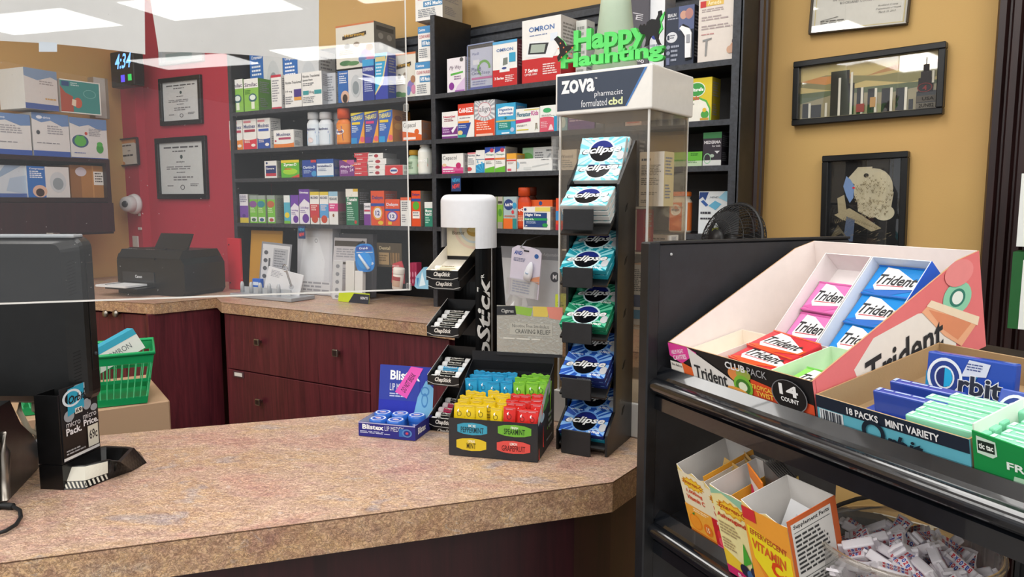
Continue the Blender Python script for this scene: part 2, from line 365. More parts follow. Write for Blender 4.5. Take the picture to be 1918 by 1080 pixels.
# wood pilaster to the right of the shelves, fluted trim further right
m = MB(); x0 = PB.loc(1392, 300)[0]; x1 = PB.loc(1400, 300)[0]
x1 -= .008; m.box(x0 - .02, 0, 0, x1 - .02, .2, CEIL_Z, '1d1613')
m.box(x1 - .02, .11, 0, x1 - .016, .2, CEIL_Z, 'trim_wood')
for q in range(3, 5): m.prism([(x1 - .016, .01 + q * .037), (x1 - .008, .016 + q * .037), (x1 - .008, .034 + q * .037), (x1 - .016, .04 + q * .037)], 0, CEIL_Z, 'trim_wood', axis='z')
structure(m.build('trim_pilaster', None, PB.P(0, 0), PB.a))
m = MB(); x0 = PC.loc(1858, 250)[0]
for i in range(4):
    a = x0 + i * .03; m.prism([(a, 0), (a, -.035), (a + .006, -.047), (a + .02, -.047), (a + .026, -.035), (a + .026, 0)], 0, CEIL_Z, 'trim_wood', axis='z')
m.box(x0, -.035, 0, x0 + .12, 0, CEIL_Z, 'trim_wood'); structure(m.build('trim_fluted', None, PC.P(0, 0), PC.a))
m = MB(); m.box(x0 + .125, -.05, 0, x0 + .135, 0, CEIL_Z, 'black_laminate'); m.box(x0 + .135, -.02, 0, x0 + 1.0, 0, CEIL_Z, 'black_laminate'); 
for z in (.9, 1.3, 1.481, 2.0): m.box(x0 + .135, -.25, z, x0 + 1.0, 0, z + .02, 'black_laminate')
tag(m.build('display_shelf', None, PC.P(0, 0), PC.a), 'black shelving at the right frame edge behind the fluted trim', 'shelf unit')
# ---- back counter
cp = [(-1.711, 1.748), (-2.717, 1.624), (-2.859, 1.689), (-2.887, 1.439), (-3.166, 1.354), (-4.05, 1.09)]
far = [PL.P(-.86, -.03), PL.P(-.03, -.03), PA.P(-1.12, SD), PA.P(0, SD), PB.P(1.2, SD), Vector((-.72, 1.75, 0))]
poly = [(p[0], p[1]) for p in cp] + [(p.x, p.y) for p in far]
def countertop(name, poly, z, th, edges, label):
    n = len(poly); m = MB(); ar = sum(poly[i][0] * poly[(i + 1) % n][1] - poly[(i + 1) % n][0] * poly[i][1] for i in range(n))
    if ar < 0: poly = poly[::-1]
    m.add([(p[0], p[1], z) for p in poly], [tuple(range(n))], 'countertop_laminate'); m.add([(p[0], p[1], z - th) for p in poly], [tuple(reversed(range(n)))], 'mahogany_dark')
    m.add([(p[0], p[1], z - th) for p in poly] + [(p[0], p[1], z) for p in poly], [(i, (i + 1) % n, (i + 1) % n + n, i + n) for i in range(n)], 'fascia_laminate')
    for i in range(n):   # dark glue line along the top edge
        a, b = Vector(poly[i]).to_3d(), Vector(poly[(i + 1) % n]).to_3d(); d = (b - a).normalized(); nn = Vector((d.y, -d.x, 0)) * .0006
        m.add([tuple(a + nn + Vector((0, 0, z - .0022))), tuple(b + nn + Vector((0, 0, z - .0022))), tuple(b + nn + Vector((0, 0, z - .0006))), tuple(a + nn + Vector((0, 0, z - .0006)))], [(0, 1, 2, 3)], '5f4636')
    return tag(m.build(name), label, 'countertop')
countertop('back_countertop', poly, ZB, .042, 0, 'speckled brown laminate countertop under the wall shelves and the printer')
# front counter
fe = Vector((-.662, 1.159, 0)); fd = Vector((math.sin(R(33.6)), math.cos(R(33.6)), 0))
npoly = [fe, Vector((-.668, 1.304, 0)), Vector((-.70, 1.66, 0)), Vector((-1.02, 1.66, 0)), Vector((-1.355, 1.201, 0)), Vector((-1.401, 1.14, 0)), Vector((-1.614, .828, 0)), Vector((-1.712, .679, 0)), Vector((-2.05, .17, 0)), Vector((-1.95, -.28, 0)), fe - fd * 1.55]
countertop('front_countertop', [(p.x, p.y) for p in npoly], ZN, .058, 0, 'speckled tan laminate service counter in the foreground')
cen = Vector((-1.3, .8, 0))
def inset(p, q): v = (cen - p).normalized(); return p + v * q
bp = [inset(p, .07) for p in npoly]; n = len(bp)
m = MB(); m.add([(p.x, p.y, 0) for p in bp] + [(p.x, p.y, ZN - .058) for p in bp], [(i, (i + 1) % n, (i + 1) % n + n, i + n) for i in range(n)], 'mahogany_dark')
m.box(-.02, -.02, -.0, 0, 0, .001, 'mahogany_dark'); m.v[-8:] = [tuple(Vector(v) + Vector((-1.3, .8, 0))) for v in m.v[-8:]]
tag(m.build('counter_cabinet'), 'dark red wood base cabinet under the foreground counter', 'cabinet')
# ---- drawer cabinet under the back counter
CO = -.405 + .02                                        # cabinet front plane, measured from the shelf plane
pA2 = Plane(PA.P(0, 0), 7.0)
q = Vector((-1.711, 1.748, 0)) - PA.p; offA = q.dot(PA.n) + .03
def cab_front(m, x0, x1, z0, z1, k='mahogany'): m.bevbox(x0, -.018, z0, x1, 0, z1, k, .0015, 1)
def knob_square(parent, x, z, y=-.018):
    m = MB(); m.box(x - .005, y - .016, z - .005, x + .005, y, z + .005, 'nickel'); m.bevbox(x - .013, y - .024, z - .013, x + .013, y - .016, z + .013, 'nickel', .002); m.box(x - .009, y - .0245, z - .009, x + .009, y - .0238, z + .009, '2a1a1a')
    return m.build('knob', parent)
t = empty('drawer_cabinet', 'dark red wood cabinet with wide drawers under the back counter', 'cabinet', PA.P(0, offA, 0), PA.a)
xl = PA.loc(432, 640, offA)[0]; xm = PA.loc(698, 660, offA)[0]; zs = PA.loc(566, 710, offA)[1]; zb = .35
m = MB(); m.box(xl - .03, 0, .0, xm, .33, ZB - .043, 'mahogany'); m.build('body', t)
d = MB(); cab_front(d, xl, xm - .002, zs + .002, ZB - .048); d = d.build('drawer', t)
for px, py in ((480, 641), (627, 661)): a, b = PA.loc(px, py, offA - .04); knob_square(d, a, b)
d = MB(); cab_front(d, xl, xm - .002, zs - .26, zs - .002); d = d.build('drawer', t)
a, b = PA.loc(482, 753, offA - .04); knob_square(d, a, b)
a, b = PA.loc(447, 701, offA - .02); m = MB(); m.box(a - .03, -.021, b - .012, a + .03, -.018, b + .012, '5a4046'); m.box(a - .022, -.0225, b - .007, a + .022, -.021, b + .007, 'e8e4de'); m.build('label_holder', d)
d = MB(); cab_front(d, xl, xm - .002, .15, zs - .264); d.build('drawer', t)
t = empty('side_cabinet', 'plain dark red wood cabinet right of the wide drawers', 'cabinet', PA.P(0, offA, 0), PA.a)
m = MB(); m.box(xm + .002, 0, 0, .32, .33, ZB - .043, 'mahogany'); m.build('body', t); d = MB(); cab_front(d, xm + .002, .3, .15, ZB - .048); d.build('door', t)
# corner cabinet with two doors (left)
v0 = Vector((-2.887, 1.439, 0)); v1 = Vector((-3.9, 1.135, 0)); dd = (v0 - v1).normalized(); ang = math.atan2(dd.y, dd.x)
t = empty('corner_cabinet', 'dark red wood corner cabinet with round knobs below the printer', 'cabinet', v0, ang)
m = MB(); m.box(-1.05, .03, 0, -.01, .42, ZB - .043, 'mahogany'); m.build('body', t)
pk = Plane(v0 + Vector((-dd.y, dd.x, 0)) * .012, math.degrees(ang)); xs = pk.loc(235, 650)[0]; xk = pk.loc(300 - 3, 650)[0]
for a, b, pxk in ((xs - .42, xs - .001, 205), (xs + .001, -.035, 224)):
    d = MB(); d.bevbox(a, .012, .15, b, .03, ZB - .05, 'mahogany', .0015, 1); d = d.build('door', t)
    kx, kz = pk.loc(pxk, 586); m = MB(); m.lathe([(.0001, 0), (.005, 0), (.005, .012), (.014, .016), (.015, .022), (.010, .027), (.0001, .028)], 'nickel', 16); m.v = [(v[0] + kx, .012 - v[2], v[1] + kz) for v in m.v]; m.build('knob', d)
v2 = Vector((-2.859, 1.689, 0)); dd = (v2 - v0).normalized(); ang = math.atan2(dd.y, dd.x)
o = MB().bevbox(-.02, .012, 0, .27, .035, ZB - .043, 'mahogany', .001, 1).build('end_panel', None, v0 + Vector((0, 0, 0)), ang); tag(o, 'tall dark red wood end panel between the two back cabinets', 'panel')
# red board with screws beside the shelves
a = PA.loc(428, 500, -.01)[0]; b = PA.loc(451, 500, -.01)[0]; z1 = PA.loc(440, 446, -.01)[1]
m = MB(); m.bevbox(a, -.012, ZB + .001, b, 0, z1, 'red_panel', .001, 1); 
for z in (z1 - .03, ZB + .03): m.ball((a + .012, -.013, z), .003, '3a1010', 6)
tag(m.build('red_board', None, PA.P(0, 0, 0), PA.a), 'narrow bright red board with two screws at the left foot of the shelves', 'board')
# ---- clear pane with paper sheets
PP = Plane((-.915, .899), 55.0); pw = 1.25
t = empty('clear_screen', 'clear acrylic screen hanging over the counter, lightly scratched', 'screen', PP.P(0, 0, 1.45), PP.a)
m = MB(); m.box(-pw, 0, 0, 0, .0045, 1.0, 'pane_acrylic', dict(bottom='edge_light', right='edge_light', top='edge_light', left='edge_light')); m.build('pane', t)
m = MB(); m.box(-pw, -.0005, 0, 0, -.0001, .0026, 'edge_light'); m.box(-.0022, -.0005, .0026, 0, -.0001, 1.0, 'edge_light'); m.build('painted_edge_glow', t)  # pale strips on the front face imitate light piped to the edges
for z in (0, .3): MB().bevbox(-.006, -.003, z, .002, .008, z + .012, 'clear_plastic', .001, 1).build('edge_clip', t)
for x in (-.15, -1.1): MB().tube([(x, .002, .99), (x, .002, CEIL_Z - 1.45)], .0015, 'chrome', 6).build('hanging_wire', t)
def sheet(pts, label, curl, extra=None):
    L = [PP.loc(x, y, .006) for x, y in pts]        # bl, br, tr, tl
    m = MB(); nx = 12; vs = []; th = .0004
    for s_ in (0, th):
        for j in range(5):
            for i in range(nx + 1):
                u = i / nx; v = j / 4; x = (L[0][0] * (1 - u) + L[1][0] * u) * (1 - v) + (L[3][0] * (1 - u) + L[2][0] * u) * v; z = (L[0][1] * (1 - u) + L[1][1] * u) * (1 - v) + (L[3][1] * (1 - u) + L[2][1] * u) * v
                vs.append((x, .006 + s_ + .012 * (1 - v) * math.sin(math.pi * u) * curl, z + .006 * curl * math.sin(math.pi * u) * (1 - v)))
    q = 5 * (nx + 1); fs = []
    for j in range(4):
        for i in range(nx): a = j * (nx + 1) + i; fs += [(a, a + 1, a + nx + 2, a + nx + 1), (a + q, a + q + nx + 1, a + q + nx + 2, a + q + 1)]
    m.add(vs, fs, 'e9e9e8m', True)
    if extra: m.add([(PP.loc(x, y, .0055)[0], .0052, PP.loc(x, y, .0055)[1]) for x, y in extra], [(0, 1, 2, 3)], 'dfe9f4')
    return tag(m.build('paper_sheet', None, PP.P(0, 0, 0), PP.a), label, 'paper')
sheet([(-60, 74), (272, 102), (269, -130), (-60, -130)], 'white paper sheet taped at the far left of the clear screen', 1, [(73, 97), (107, 97), (107, 80), (73, 78)])
sheet([(297, 97), (597, 116), (598, -130), (262, -130)], 'white paper sheet on the clear screen in front of the shelves', 1)
# ------------------------------------------------------------------ packages on the wall shelves
def r(a, b, c, d, k): return ('r', a, b, c, d, k)
def e(a, b, c, d, k): return ('e', a, b, c, d, k)
def t_(s, a, b, c, d, k, st='b', an=0): return ('t', s, a, b, c, d, k, st, an)
def l(a, b, c, d, n, k): return ('l', a, b, c, d, n, k)
def p(pts, k): return ('p', pts, k)
def carton(name, label, cat, w_, d_, h_, base, art, side=None, sideart=None, group=None, top=None, loc=(0, 0, 0), rz=0, flap=True):
    m = MB(); s = side or base
    m.box(0, 0, 0, w_, d_, h_, base, dict(left=s, right=s, top=top or s, bottom=s, back=s))
    m.art(fF(w_), w_, h_, art)
    if sideart is None: sideart = [l(.12, .55, .88, .9, 6, '8a8a90'), l(.12, .12, .7, .4, 5, '8a8a90')]
    m.art(fR(w_), d_, h_, sideart)
    o = m.build(name, None, loc, rz); return tag(o, label, cat, group)
def item(pl, k, x0, x1, yt, base, art, label, side=None, name='medicine_box', cat='box', back=.02, dep=.06, z=None, grp=None, top=None, sa=None, tw=0):
    z0 = SH[k] if z is None else z
    a = pl.loc(x0, yt + 25, back); b = pl.loc(x1, yt + 25, back); h_ = (pl.loc(x0, yt, back)[1] + pl.loc(x1, yt, back)[1]) / 2 - z0
    return carton(name, label, cat, b[0] - a[0] - .0008, dep, h_, base, art, side, sa, grp, top, pl.P(a[0], back, z0), pl.a + R(tw))
W = 'ecebe8'
# --- left bay, top shelf
def neb(dark=False): return [r(0, 0, .42, 1, '2f6bb4'), e(.28, .2, .17, .2, 'd9b29c'), e(.28, .16, .1, .13, '3a2a26'), l(.06, .6, .36, .85, 4, 'e8eef6'), e(.72, .5, .2, .34, 'c3c8cc'), e(.72, .45, .13, .2, '8d979c'), t_('Compressor', .06, .88, .4, .95, 'ffffff')]
item(PA, 0, 468, 529, 96, 'cfd2d4', neb(), 'blue and grey nebulizer carton behind the green boxes, left one of two', back=.10, dep=.1, name='device_carton', cat='carton')
item(PA, 0, 530, 597, 98, 'cfd2d4', neb(), 'blue and grey nebulizer carton behind the white patch boxes, right one of two', back=.10, dep=.1, name='device_carton', cat='carton')
ga = [r(0, .72, 1, 1, 'eeeeea'), t_('Similac', .06, .76, .94, .88, '4a3560'), e(.6, .42, .28, .13, '3f6a72'), e(.6, .43, .2, .08, 'e4efe6'), r(.5, .08, .72, .3, 'e8f0dc'), l(.08, .52, .6, .66, 3, '4d8a2f')]
item(PA, 0, 429, 455.5, 149, '8cc256', ga, 'green and white box at the far left of the top shelf', side='5f8f45', dep=.07)
item(PA, 0, 457, 484, 147, '8cc256', ga, 'green and white box beside its twin, with its green side showing', side='5f8f45', dep=.075)
item(PA, 0, 508, 527, 140, W, [r(0, .93, 1, 1, 'c2364a'), r(0, 0, 1, .07, 'c2364a'), l(.1, .2, .8, .85, 9, '9a9aa2')], 'slim white box with a thin red band on the top shelf')
pa = [t_('Nicotine Transdermal', .05, .84, .9, .92, '30343c'), t_('System Patch', .05, .72, .55, .8, '30343c'), l(.05, .58, .7, .68, 2, '60646c'), r(.05, .34, .34, .46, '3f9aa0'), r(.62, .34, .98, .46, '3f9aa0'), t_('14 mg', .36, .35, .6, .45, '60646c'), l(.05, .08, .8, .28, 4, '8a8e96')]
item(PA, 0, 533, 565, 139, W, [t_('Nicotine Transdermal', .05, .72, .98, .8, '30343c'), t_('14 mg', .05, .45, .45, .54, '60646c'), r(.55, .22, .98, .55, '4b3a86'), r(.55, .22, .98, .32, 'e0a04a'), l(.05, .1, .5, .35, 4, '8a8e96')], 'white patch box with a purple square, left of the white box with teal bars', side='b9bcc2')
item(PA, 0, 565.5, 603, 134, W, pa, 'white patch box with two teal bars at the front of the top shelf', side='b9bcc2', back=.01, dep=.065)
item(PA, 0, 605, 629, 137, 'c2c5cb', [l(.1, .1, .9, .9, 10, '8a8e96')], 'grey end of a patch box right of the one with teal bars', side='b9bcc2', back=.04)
ob = item(PA, 0, 633, 680, 131, 'd6d8da', neb(), 'blue and grey nebulizer carton under the flowery carton', name='device_carton', cat='carton', back=.03, dep=.11)
fl = [r(0, .96, 1, 1, 'cf7a4c'), e(.78, .28, .14, .12, '8c7bb8'), e(.9, .2, .1, .1, 'd08aa8'), e(.68, .18, .09, .1, '6a86b8'), e(.25, .12, .16, .06, '4c7a52'), e(.45, .1, .16, .05, '5c8a5a'), e(.88, .42, .1, .08, 'a8785a'), p([(.18, .66), (.8, .72), (.8, .8), (.18, .74)], '3c3228'), t_('Warming', .22, .69, .76, .78, 'd8a83a'), e(.3, .5, .08, .06, '6a6a6a'), e(.55, .52, .08, .06, '8a7a6a'), l(.08, .3, .5, .42, 3, '8a8478')]
zt0 = (PA.loc(633, 131, .03)[1])
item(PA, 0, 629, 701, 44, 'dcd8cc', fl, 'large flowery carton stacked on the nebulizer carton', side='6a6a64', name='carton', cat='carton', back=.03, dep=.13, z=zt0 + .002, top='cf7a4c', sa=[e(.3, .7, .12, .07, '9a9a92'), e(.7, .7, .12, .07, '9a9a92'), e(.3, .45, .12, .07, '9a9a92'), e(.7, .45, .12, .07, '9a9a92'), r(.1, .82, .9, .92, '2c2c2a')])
item(PA, 0, 679, 701, 111, '2b3f96', [r(0, .84, 1, 1, '3fa3d8'), t_('DIFFERIN', .08, .72, .92, .8, 'e8ecf6'), p([(0, .64), (1, .54), (1, .58), (0, .68)], 'd8dcea'), l(.15, .2, .9, .5, 6, 'b8c2e4')], 'dark blue box standing left of the bright cyan box', back=.006, dep=.05)
item(PA, 0, 702, 726, 99, '2aa6d8', [p([(0, 0), (1, 0), (1, .9), (.62, .35), (0, .1)], '3443a8'), p([(0, .1), (.62, .35), (1, .9), (1, 1), (.55, .42), (0, .14)], 'e8d49a'), r(.06, .82, .86, .92, 'd8c88c'), l(.1, .5, .6, .78, 4, 'd6eefa')], 'bright cyan box with a cream curve between dark blue box and flowery carton', side='2b3f96', back=.0, dep=.06)
item(PA, 0, 735, 779, 99, 'dcd8cc', fl, 'flowery carton standing behind the screen edge on the top shelf', side='6a6a64', name='carton', cat='carton', back=.05, dep=.1, top='cf7a4c')
mk = [r(0, .8, 1, 1, '4b8fc4'), t_('Cawitone', .08, .86, .6, .94, 'ffffff'), t_('CLEAR NURSE', .08, .66, .98, .75, 'c26a74'), r(.3, .42, 1, .6, '3f86b8'), t_('N95 Masks', .36, .45, .98, .57, 'ffffff', 'B'), l(.1, .08, .8, .36, 5, '8a9098')]
zz = SH[0]
item(PA, 0, 778, 806, 116, W, mk, 'white and blue mask carton at the bottom of the mask stack', name='mask_carton', cat='carton', back=.03, dep=.11)
z1_ = PA.loc(778, 116, .03)[1] + .001
item(PA, 0, 783, 806, 49, W, mk, 'white and blue mask carton in the middle of the mask stack', name='mask_carton', cat='carton', back=.04, dep=.1, z=z1_)
z2_ = PA.loc(783, 49, .04)[1] + .001
z2_ = max(z2_, 2.279)
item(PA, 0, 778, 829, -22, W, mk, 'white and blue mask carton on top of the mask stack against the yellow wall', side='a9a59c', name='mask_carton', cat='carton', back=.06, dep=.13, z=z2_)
# --- left bay, second shelf
def muc(c, c2): return [r(0, 0, 1, .42, c), e(.5, .42, .7, .1, W), r(.05, .88, .6, .95, 'd88a94'), t_('Mucinex', .06, .7, .94, .83, '6a6e90', 'B'), r(.1, .58, .9, .66, c2), e(.75, .14, .16, .05, 'f0e8e0'), l(.1, .2, .6, .34, 3, 'f4e4d8')]
item(PA, 1, 430, 454.5, 225.5, W, muc('e88a3a', 'b8405a'), 'white and orange medicine box, leftmost on the second shelf')
item(PA, 1, 455.5, 480.5, 223, W, muc('d63a4a', 'a83048'), 'white and red medicine box beside the leftmost orange one')
item(PA, 1, 482, 506, 221, W, muc('2f4fa0', '3a5ab0'), 'tall white and dark blue medicine box on the second shelf')
item(PA, 1, 513, 551, 243, W, [r(0, 0, 1, .36, 'e8843a'), e(.4, .34, .8, .12, W), t_('Mucinex', .15, .66, .85, .84, '6a6e90', 'B'), r(.25, .46, .85, .58, 'b04868'), e(.1, .4, .05, .05, 'c03a4a')], 'low wide white and orange medicine box on the second shelf', dep=.05)
def bottle(pl, k, x0, x1, yt, body, cap, label, lab, back=.045, z=None, shoulder=.74, neck=.6, cat='bottle', name='medicine_bottle', grp=None, flat=.62, capr=.8):
    z0 = SH[k] if z is None else z
    a = pl.loc(x0, yt + 25, back)[0]; b = pl.loc(x1, yt + 25, back)[0]; h_ = pl.loc((x0 + x1) / 2, yt, back)[1] - z0; r_ = (b - a) / 2
    tt = empty(name, label, cat, pl.P((a + b) / 2, back, z0), pl.a, grp)
    m = MB(); m.lathe([(.0001, 0), (r_ * .9, 0), (r_, r_ * .15), (r_, h_ * shoulder - r_ * .3), (r_ * .8, h_ * shoulder), (r_ * neck, h_ * (shoulder + .05)), (r_ * neck, h_ * .86)], body, 28, sy=flat)
    m.build('body', tt)
    m = MB(); m.lathe([(r_ * neck * 1.05, h_ * (shoulder + .05)), (r_ * capr, h_ * (shoulder + .06)), (r_ * capr, h_ * .98), (r_ * capr * .9, h_), (.0001, h_)], cap, 28, sy=max(flat, .8)); m.build('cap', tt)
    m = MB(); rr = r_ * 1.012; z_a = h_ * .06; z_b = h_ * (shoulder - .1)
    m.lathe([(rr, z_a), (rr, z_b)], lab[0], 28, sy=flat)
    def Fc(a_, b_, li):
        an = -math.pi / 2 + (a_ / (2 * r_) - .5) * 2.0; q = rr + .0003 + li; return (q * math.cos(an), q * math.sin(an) * flat - li, z_a + b_)
    m.art(Fc, 2 * r_, z_b - z_a, lab[1]); m.build('label_wrap', tt); return tt
lb = [r(0, 0, 1, .45, '3a8fc4'), t_('Mucinex', .1, .7, .9, .84, '5a5e80', 'B'), r(.1, .55, .9, .64, '3a5ab0'), e(.5, .22, .22, .13, 'e8d8d8')]
bottle(PA, 1, 577, 598, 210, 'e4e9ee', 'e4e8ec', 'white and light blue syrup bottle, left of the pair', ('dfe8f0', lb))
bottle(PA, 1, 599, 623, 210, 'e4e9ee', 'e4e8ec', 'white and light blue syrup bottle, right of the pair', ('dfe8f0', [r(0, 0, 1, .5, '2c86b4'), t_('Mucinex', .1, .7, .9, .84, '5a5e80', 'B'), r(.1, .55, .9, .64, '3a5ab0')]))
bottle(PA, 1, 624, 640, 211, 'e4e9ee', 'e4e8ec', 'white syrup bottle half hidden behind the orange capped bottle', ('d8dce4', [r(0, 0, 1, .3, 'c04050')]), back=.085)
bottle(PA, 1, 632, 656, 203, 'e07a2c', 'd8521e', 'orange syrup bottle with an orange cap', ('e8923c', [p([(0, .2), (.7, .1), (.6, .9), (0, .85)], '2b4a9a'), e(.4, .6, .36, .16, 'e8ecf6'), t_('Triaminic', .12, .55, .68, .65, '2b4a9a', 'B')]), back=.03, shoulder=.66)
def ther(c1, c2): return [p([(.55, 0), (1, 0), (1, .75), (.86, .5)], 'eaa23a'), e(.85, .14, .17, .09, 'e8606a'), p([(0, .9), (1, 1), (1, 1), (0, 1)], 'e4cf4a'), t_('THERAFLU', .04, .76, .9, .9, 'f0e68a', 'Bi', 6), r(.08, .62, .7, .7, c2), l(.08, .35, .55, .58, 4, 'cfe0f2'), r(0, 0, .45, .2, c1)]
item(PA, 1, 657.5, 682.5, 211, '2b62b8', ther('2a8fd0', 'e8c83a'), 'blue and orange cold powder box, left one of three', side='c98a44')
item(PA, 1, 683.5, 708.5, 208.5, '3a4a9c', ther('5a3a9c', 'd8407a'), 'purple and orange cold powder box with pink bar, middle one of three', side='c98a44')
item(PA, 1, 709.5, 735.5, 205.5, '2b62b8', ther('2a9ad8', 'e8c83a'), 'blue and orange cold powder box, right one of three, orange side showing', side='c58238', dep=.11, sa=[e(.3, .75, .2, .08, '8a4a24'), e(.3, .5, .2, .1, 'd8a050'), e(.6, .25, .25, .14, 'd86a3a'), l(.55, .5, .95, .9, 6, '7a4420')])
cepl = lambda c: [t_('Cepacol', .04, .62, .7, .9, '3a3a44', ''), p([(0, 0), (1, 0), (1, .3), (.5, .42), (0, .5)], c), e(.75, .45, .12, .14, c), r(.05, .08, .7, .2, 'f4e4e0')]
item(PA, 1, 754, 790, 226, W, cepl('d8642c'), 'white and orange throat lozenge box beside the clear screen edge', side='b07a5c')
# --- left bay, third shelf
item(PA, 2, 496, 519, 301, W, [r(.1, .12, .95, .72, '24346e'), r(.1, .12, .95, .28, 'c03a4a'), t_('Severe', .15, .5, .8, .62, 'ffffff'), e(.2, .87, .08, .07, '3a4a7a')], 'small white and navy box at the left end of the third shelf', side='a8a898')
item(PA, 2, 527, 561, 299.5, '62b83a', [r(0, .85, 1, 1, 'e8d23a'), t_('Zyrtec-D', .14, .62, .86, .82, 'ffffff', 'B'), e(.5, .35, .4, .18, 'a8d83a'), p([(.5, 0), (1, 0), (1, .2)], 'd8503a'), l(.2, .42, .7, .55, 2, 'd8402a')], 'bright green allergy box on the third shelf', side='2f6a2a', grp=None)
item(PA, 2, 566.5, 593, 299.5, '2b4a9c', [r(.62, .85, 1, 1, 'c8404a'), t_('Claritin-D', .06, .5, .92, .66, 'd8e4f6', 'B'), l(.1, .2, .7, .42, 3, 'a8bce0'), e(.85, .2, .2, .16, '4a9ad0')], 'dark blue allergy box beside the white and blue one')
item(PA, 2, 593.5, 625, 297.5, 'dfe6ee', [r(0, .75, 1, 1, '2b5aa8'), t_('loratadine-D', .06, .54, .9, .68, '24346e', 'B'), l(.1, .3, .6, .46, 2, '6a7aa0'), r(0, 0, 1, .08, '4a9ad0')], 'white allergy box with blue top band on the third shelf', side='2b4a94', dep=.055, back=.012)
item(PA, 2, 636, 664, 299.5, '7a3a86', [p([(.2, 1), (1, .6), (1, .9), (.6, 1)], 'e89a3a'), e(.9, .9, .4, .2, 'b85a9a'), t_('Allegra-D', .06, .5, .9, .68, 'f0e0f4', 'B'), t_('24', .7, .3, .95, .48, 'f0e0f4'), l(.1, .15, .6, .4, 3, 'd8b8e0')], 'purple and orange allergy box left of the stacked flat boxes')
g = 'flat red and white boxes stacked on the third shelf'
xx, = (0,)
zlv = [308, 313, 318, 323, 328]
hh = .0185
ends = [(664, 692, 'd8404a', 690, 716), (668, 690, 'd8404a', 690, 716), (662, 688, 'd03a46', 689, 722), (664, 688, 'd03a46', 689, 722), (663, 689, 'd03a46', 690, 720)]
nm = ['bottom', 'second', 'third', 'fourth', 'fifth']
for i in range(5):
    x0, x1, c, x2, x3 = ends[4 - i]
    a = PA.loc(x0, 315, .02)[0]; b = PA.loc(x1, 315, .02)[0]
    carton('flat_box', '%s flat red box from the shelf in the red half of the stack' % nm[i], 'box', b - a - .001, .1, hh - .0005, c, [l(.08, .3, .7, .7, 1, 'f2dcdc'), r(0, .9, 1, 1, 'e88a8a')], W, loc=PA.P(a, .02, SH[2] + i * hh), rz=PA.a)
for i in range(4):
    x0, x1 = [(690, 721), (690, 722), (689, 724), (690, 718)][i]
    a = PA.loc(x0, 315, .012)[0]; b = PA.loc(x1, 315, .012)[0]
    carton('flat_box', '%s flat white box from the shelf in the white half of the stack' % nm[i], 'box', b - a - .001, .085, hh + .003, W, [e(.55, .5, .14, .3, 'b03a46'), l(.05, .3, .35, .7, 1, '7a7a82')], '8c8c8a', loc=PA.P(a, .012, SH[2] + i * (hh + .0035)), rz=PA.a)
item(PA, 2, 721.5, 755, 309, 'd23a40', [e(.5, .45, .22, .3, 'e8e8ee'), r(.32, .36, .68, .56, '3a5a9a'), r(0, .92, 1, 1, 'e87a7a')], 'small red box with a white oval in front of the flat boxes', side=W, back=.006, dep=.06)
bottle(PA, 2, 767, 784, 281, '9cb8a0', 'c89a3a', 'small green glass vitamin bottle with a yellow cap', ('b9cdb4', [l(.2, .3, .8, .8, 5, '5a7a5c')]), flat=1, back=.04, capr=.85)
bottle(PA, 2, 786, 809, 266.5, 'e6e8e4', 'e4e6e4', 'tall white vitamin bottle with a green and red label', ('e8e8e0', [r(.05, .3, .95, .7, '4f8a5a'), r(.05, .3, .95, .42, 'b8503a'), t_('Salmon Oil', .1, .5, .9, .64, 'ffffff')]), flat=1, back=.04, shoulder=.8, capr=.75)
# --- left bay, fourth shelf
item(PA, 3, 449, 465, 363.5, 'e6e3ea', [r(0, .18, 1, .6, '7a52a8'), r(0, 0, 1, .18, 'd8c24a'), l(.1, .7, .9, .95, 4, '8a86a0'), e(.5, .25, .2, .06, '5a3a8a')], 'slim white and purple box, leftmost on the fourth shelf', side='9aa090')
gk = lambda c, c2: [r(0, 0, 1, 1, '7cc04a'), r(0, .85, 1, 1, '9aa6a0'), e(.45, .68, .5, .12, c), r(.1, .05, .9, .22, 'e6ece6'), e(.5, .12, .28, .06, c2), l(.1, .35, .8, .55, 3, 'd4ecb8')]
item(PA, 3, 468, 482.5, 365.5, '7cc04a', gk('8a5a9a', '4a6a5a'), 'slim green children medicine box with a purple oval', side='a9b0a0')
item(PA, 3, 483, 497.5, 365.5, '7cc04a', gk('3a8a9a', '3a5a8a'), 'slim green children medicine box with a teal oval', side='a9b0a0')
item(PA, 3, 501, 515.5, 365.5, '7cc04a', gk('c06a4a', 'b04a4a'), 'slim green children medicine box with a rust red oval', side='a4ab9c', dep=.1, sa=[l(.1, .1, .9, .9, 22, '8a9084')])
item(PA, 3, 532, 543.5, 365.5, '56b0c8', [r(0, .75, 1, 1, 'e6ecec'), e(.5, .3, .4, .1, 'e8d23a'), r(0, 0, 1, .1, '7cc04a')], 'slim turquoise box left of the purple and white ones')
pb = [r(0, 0, 1, .78, 'e9e6ee'), p([(0, .55), (.5, .72), (1, .6), (1, 1), (0, 1)], '7246a8'), e(.6, .16, .32, .13, '6a3aa0'), t_('Cold & Allergy', .08, .42, .9, .5, '6a3aa0'), l(.1, .3, .7, .4, 2, '8a7ab0')]
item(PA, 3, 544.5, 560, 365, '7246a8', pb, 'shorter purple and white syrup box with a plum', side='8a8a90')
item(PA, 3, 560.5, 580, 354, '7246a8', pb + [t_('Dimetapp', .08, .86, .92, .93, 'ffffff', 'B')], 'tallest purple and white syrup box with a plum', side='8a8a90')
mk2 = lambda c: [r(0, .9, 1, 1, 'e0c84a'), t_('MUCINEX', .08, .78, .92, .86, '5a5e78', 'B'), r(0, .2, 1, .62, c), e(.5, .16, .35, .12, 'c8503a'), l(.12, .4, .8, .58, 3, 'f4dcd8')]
item(PA, 3, 581, 598, 359, W, mk2('c8404a'), 'white children syrup box with a red band', side='8a8a90')
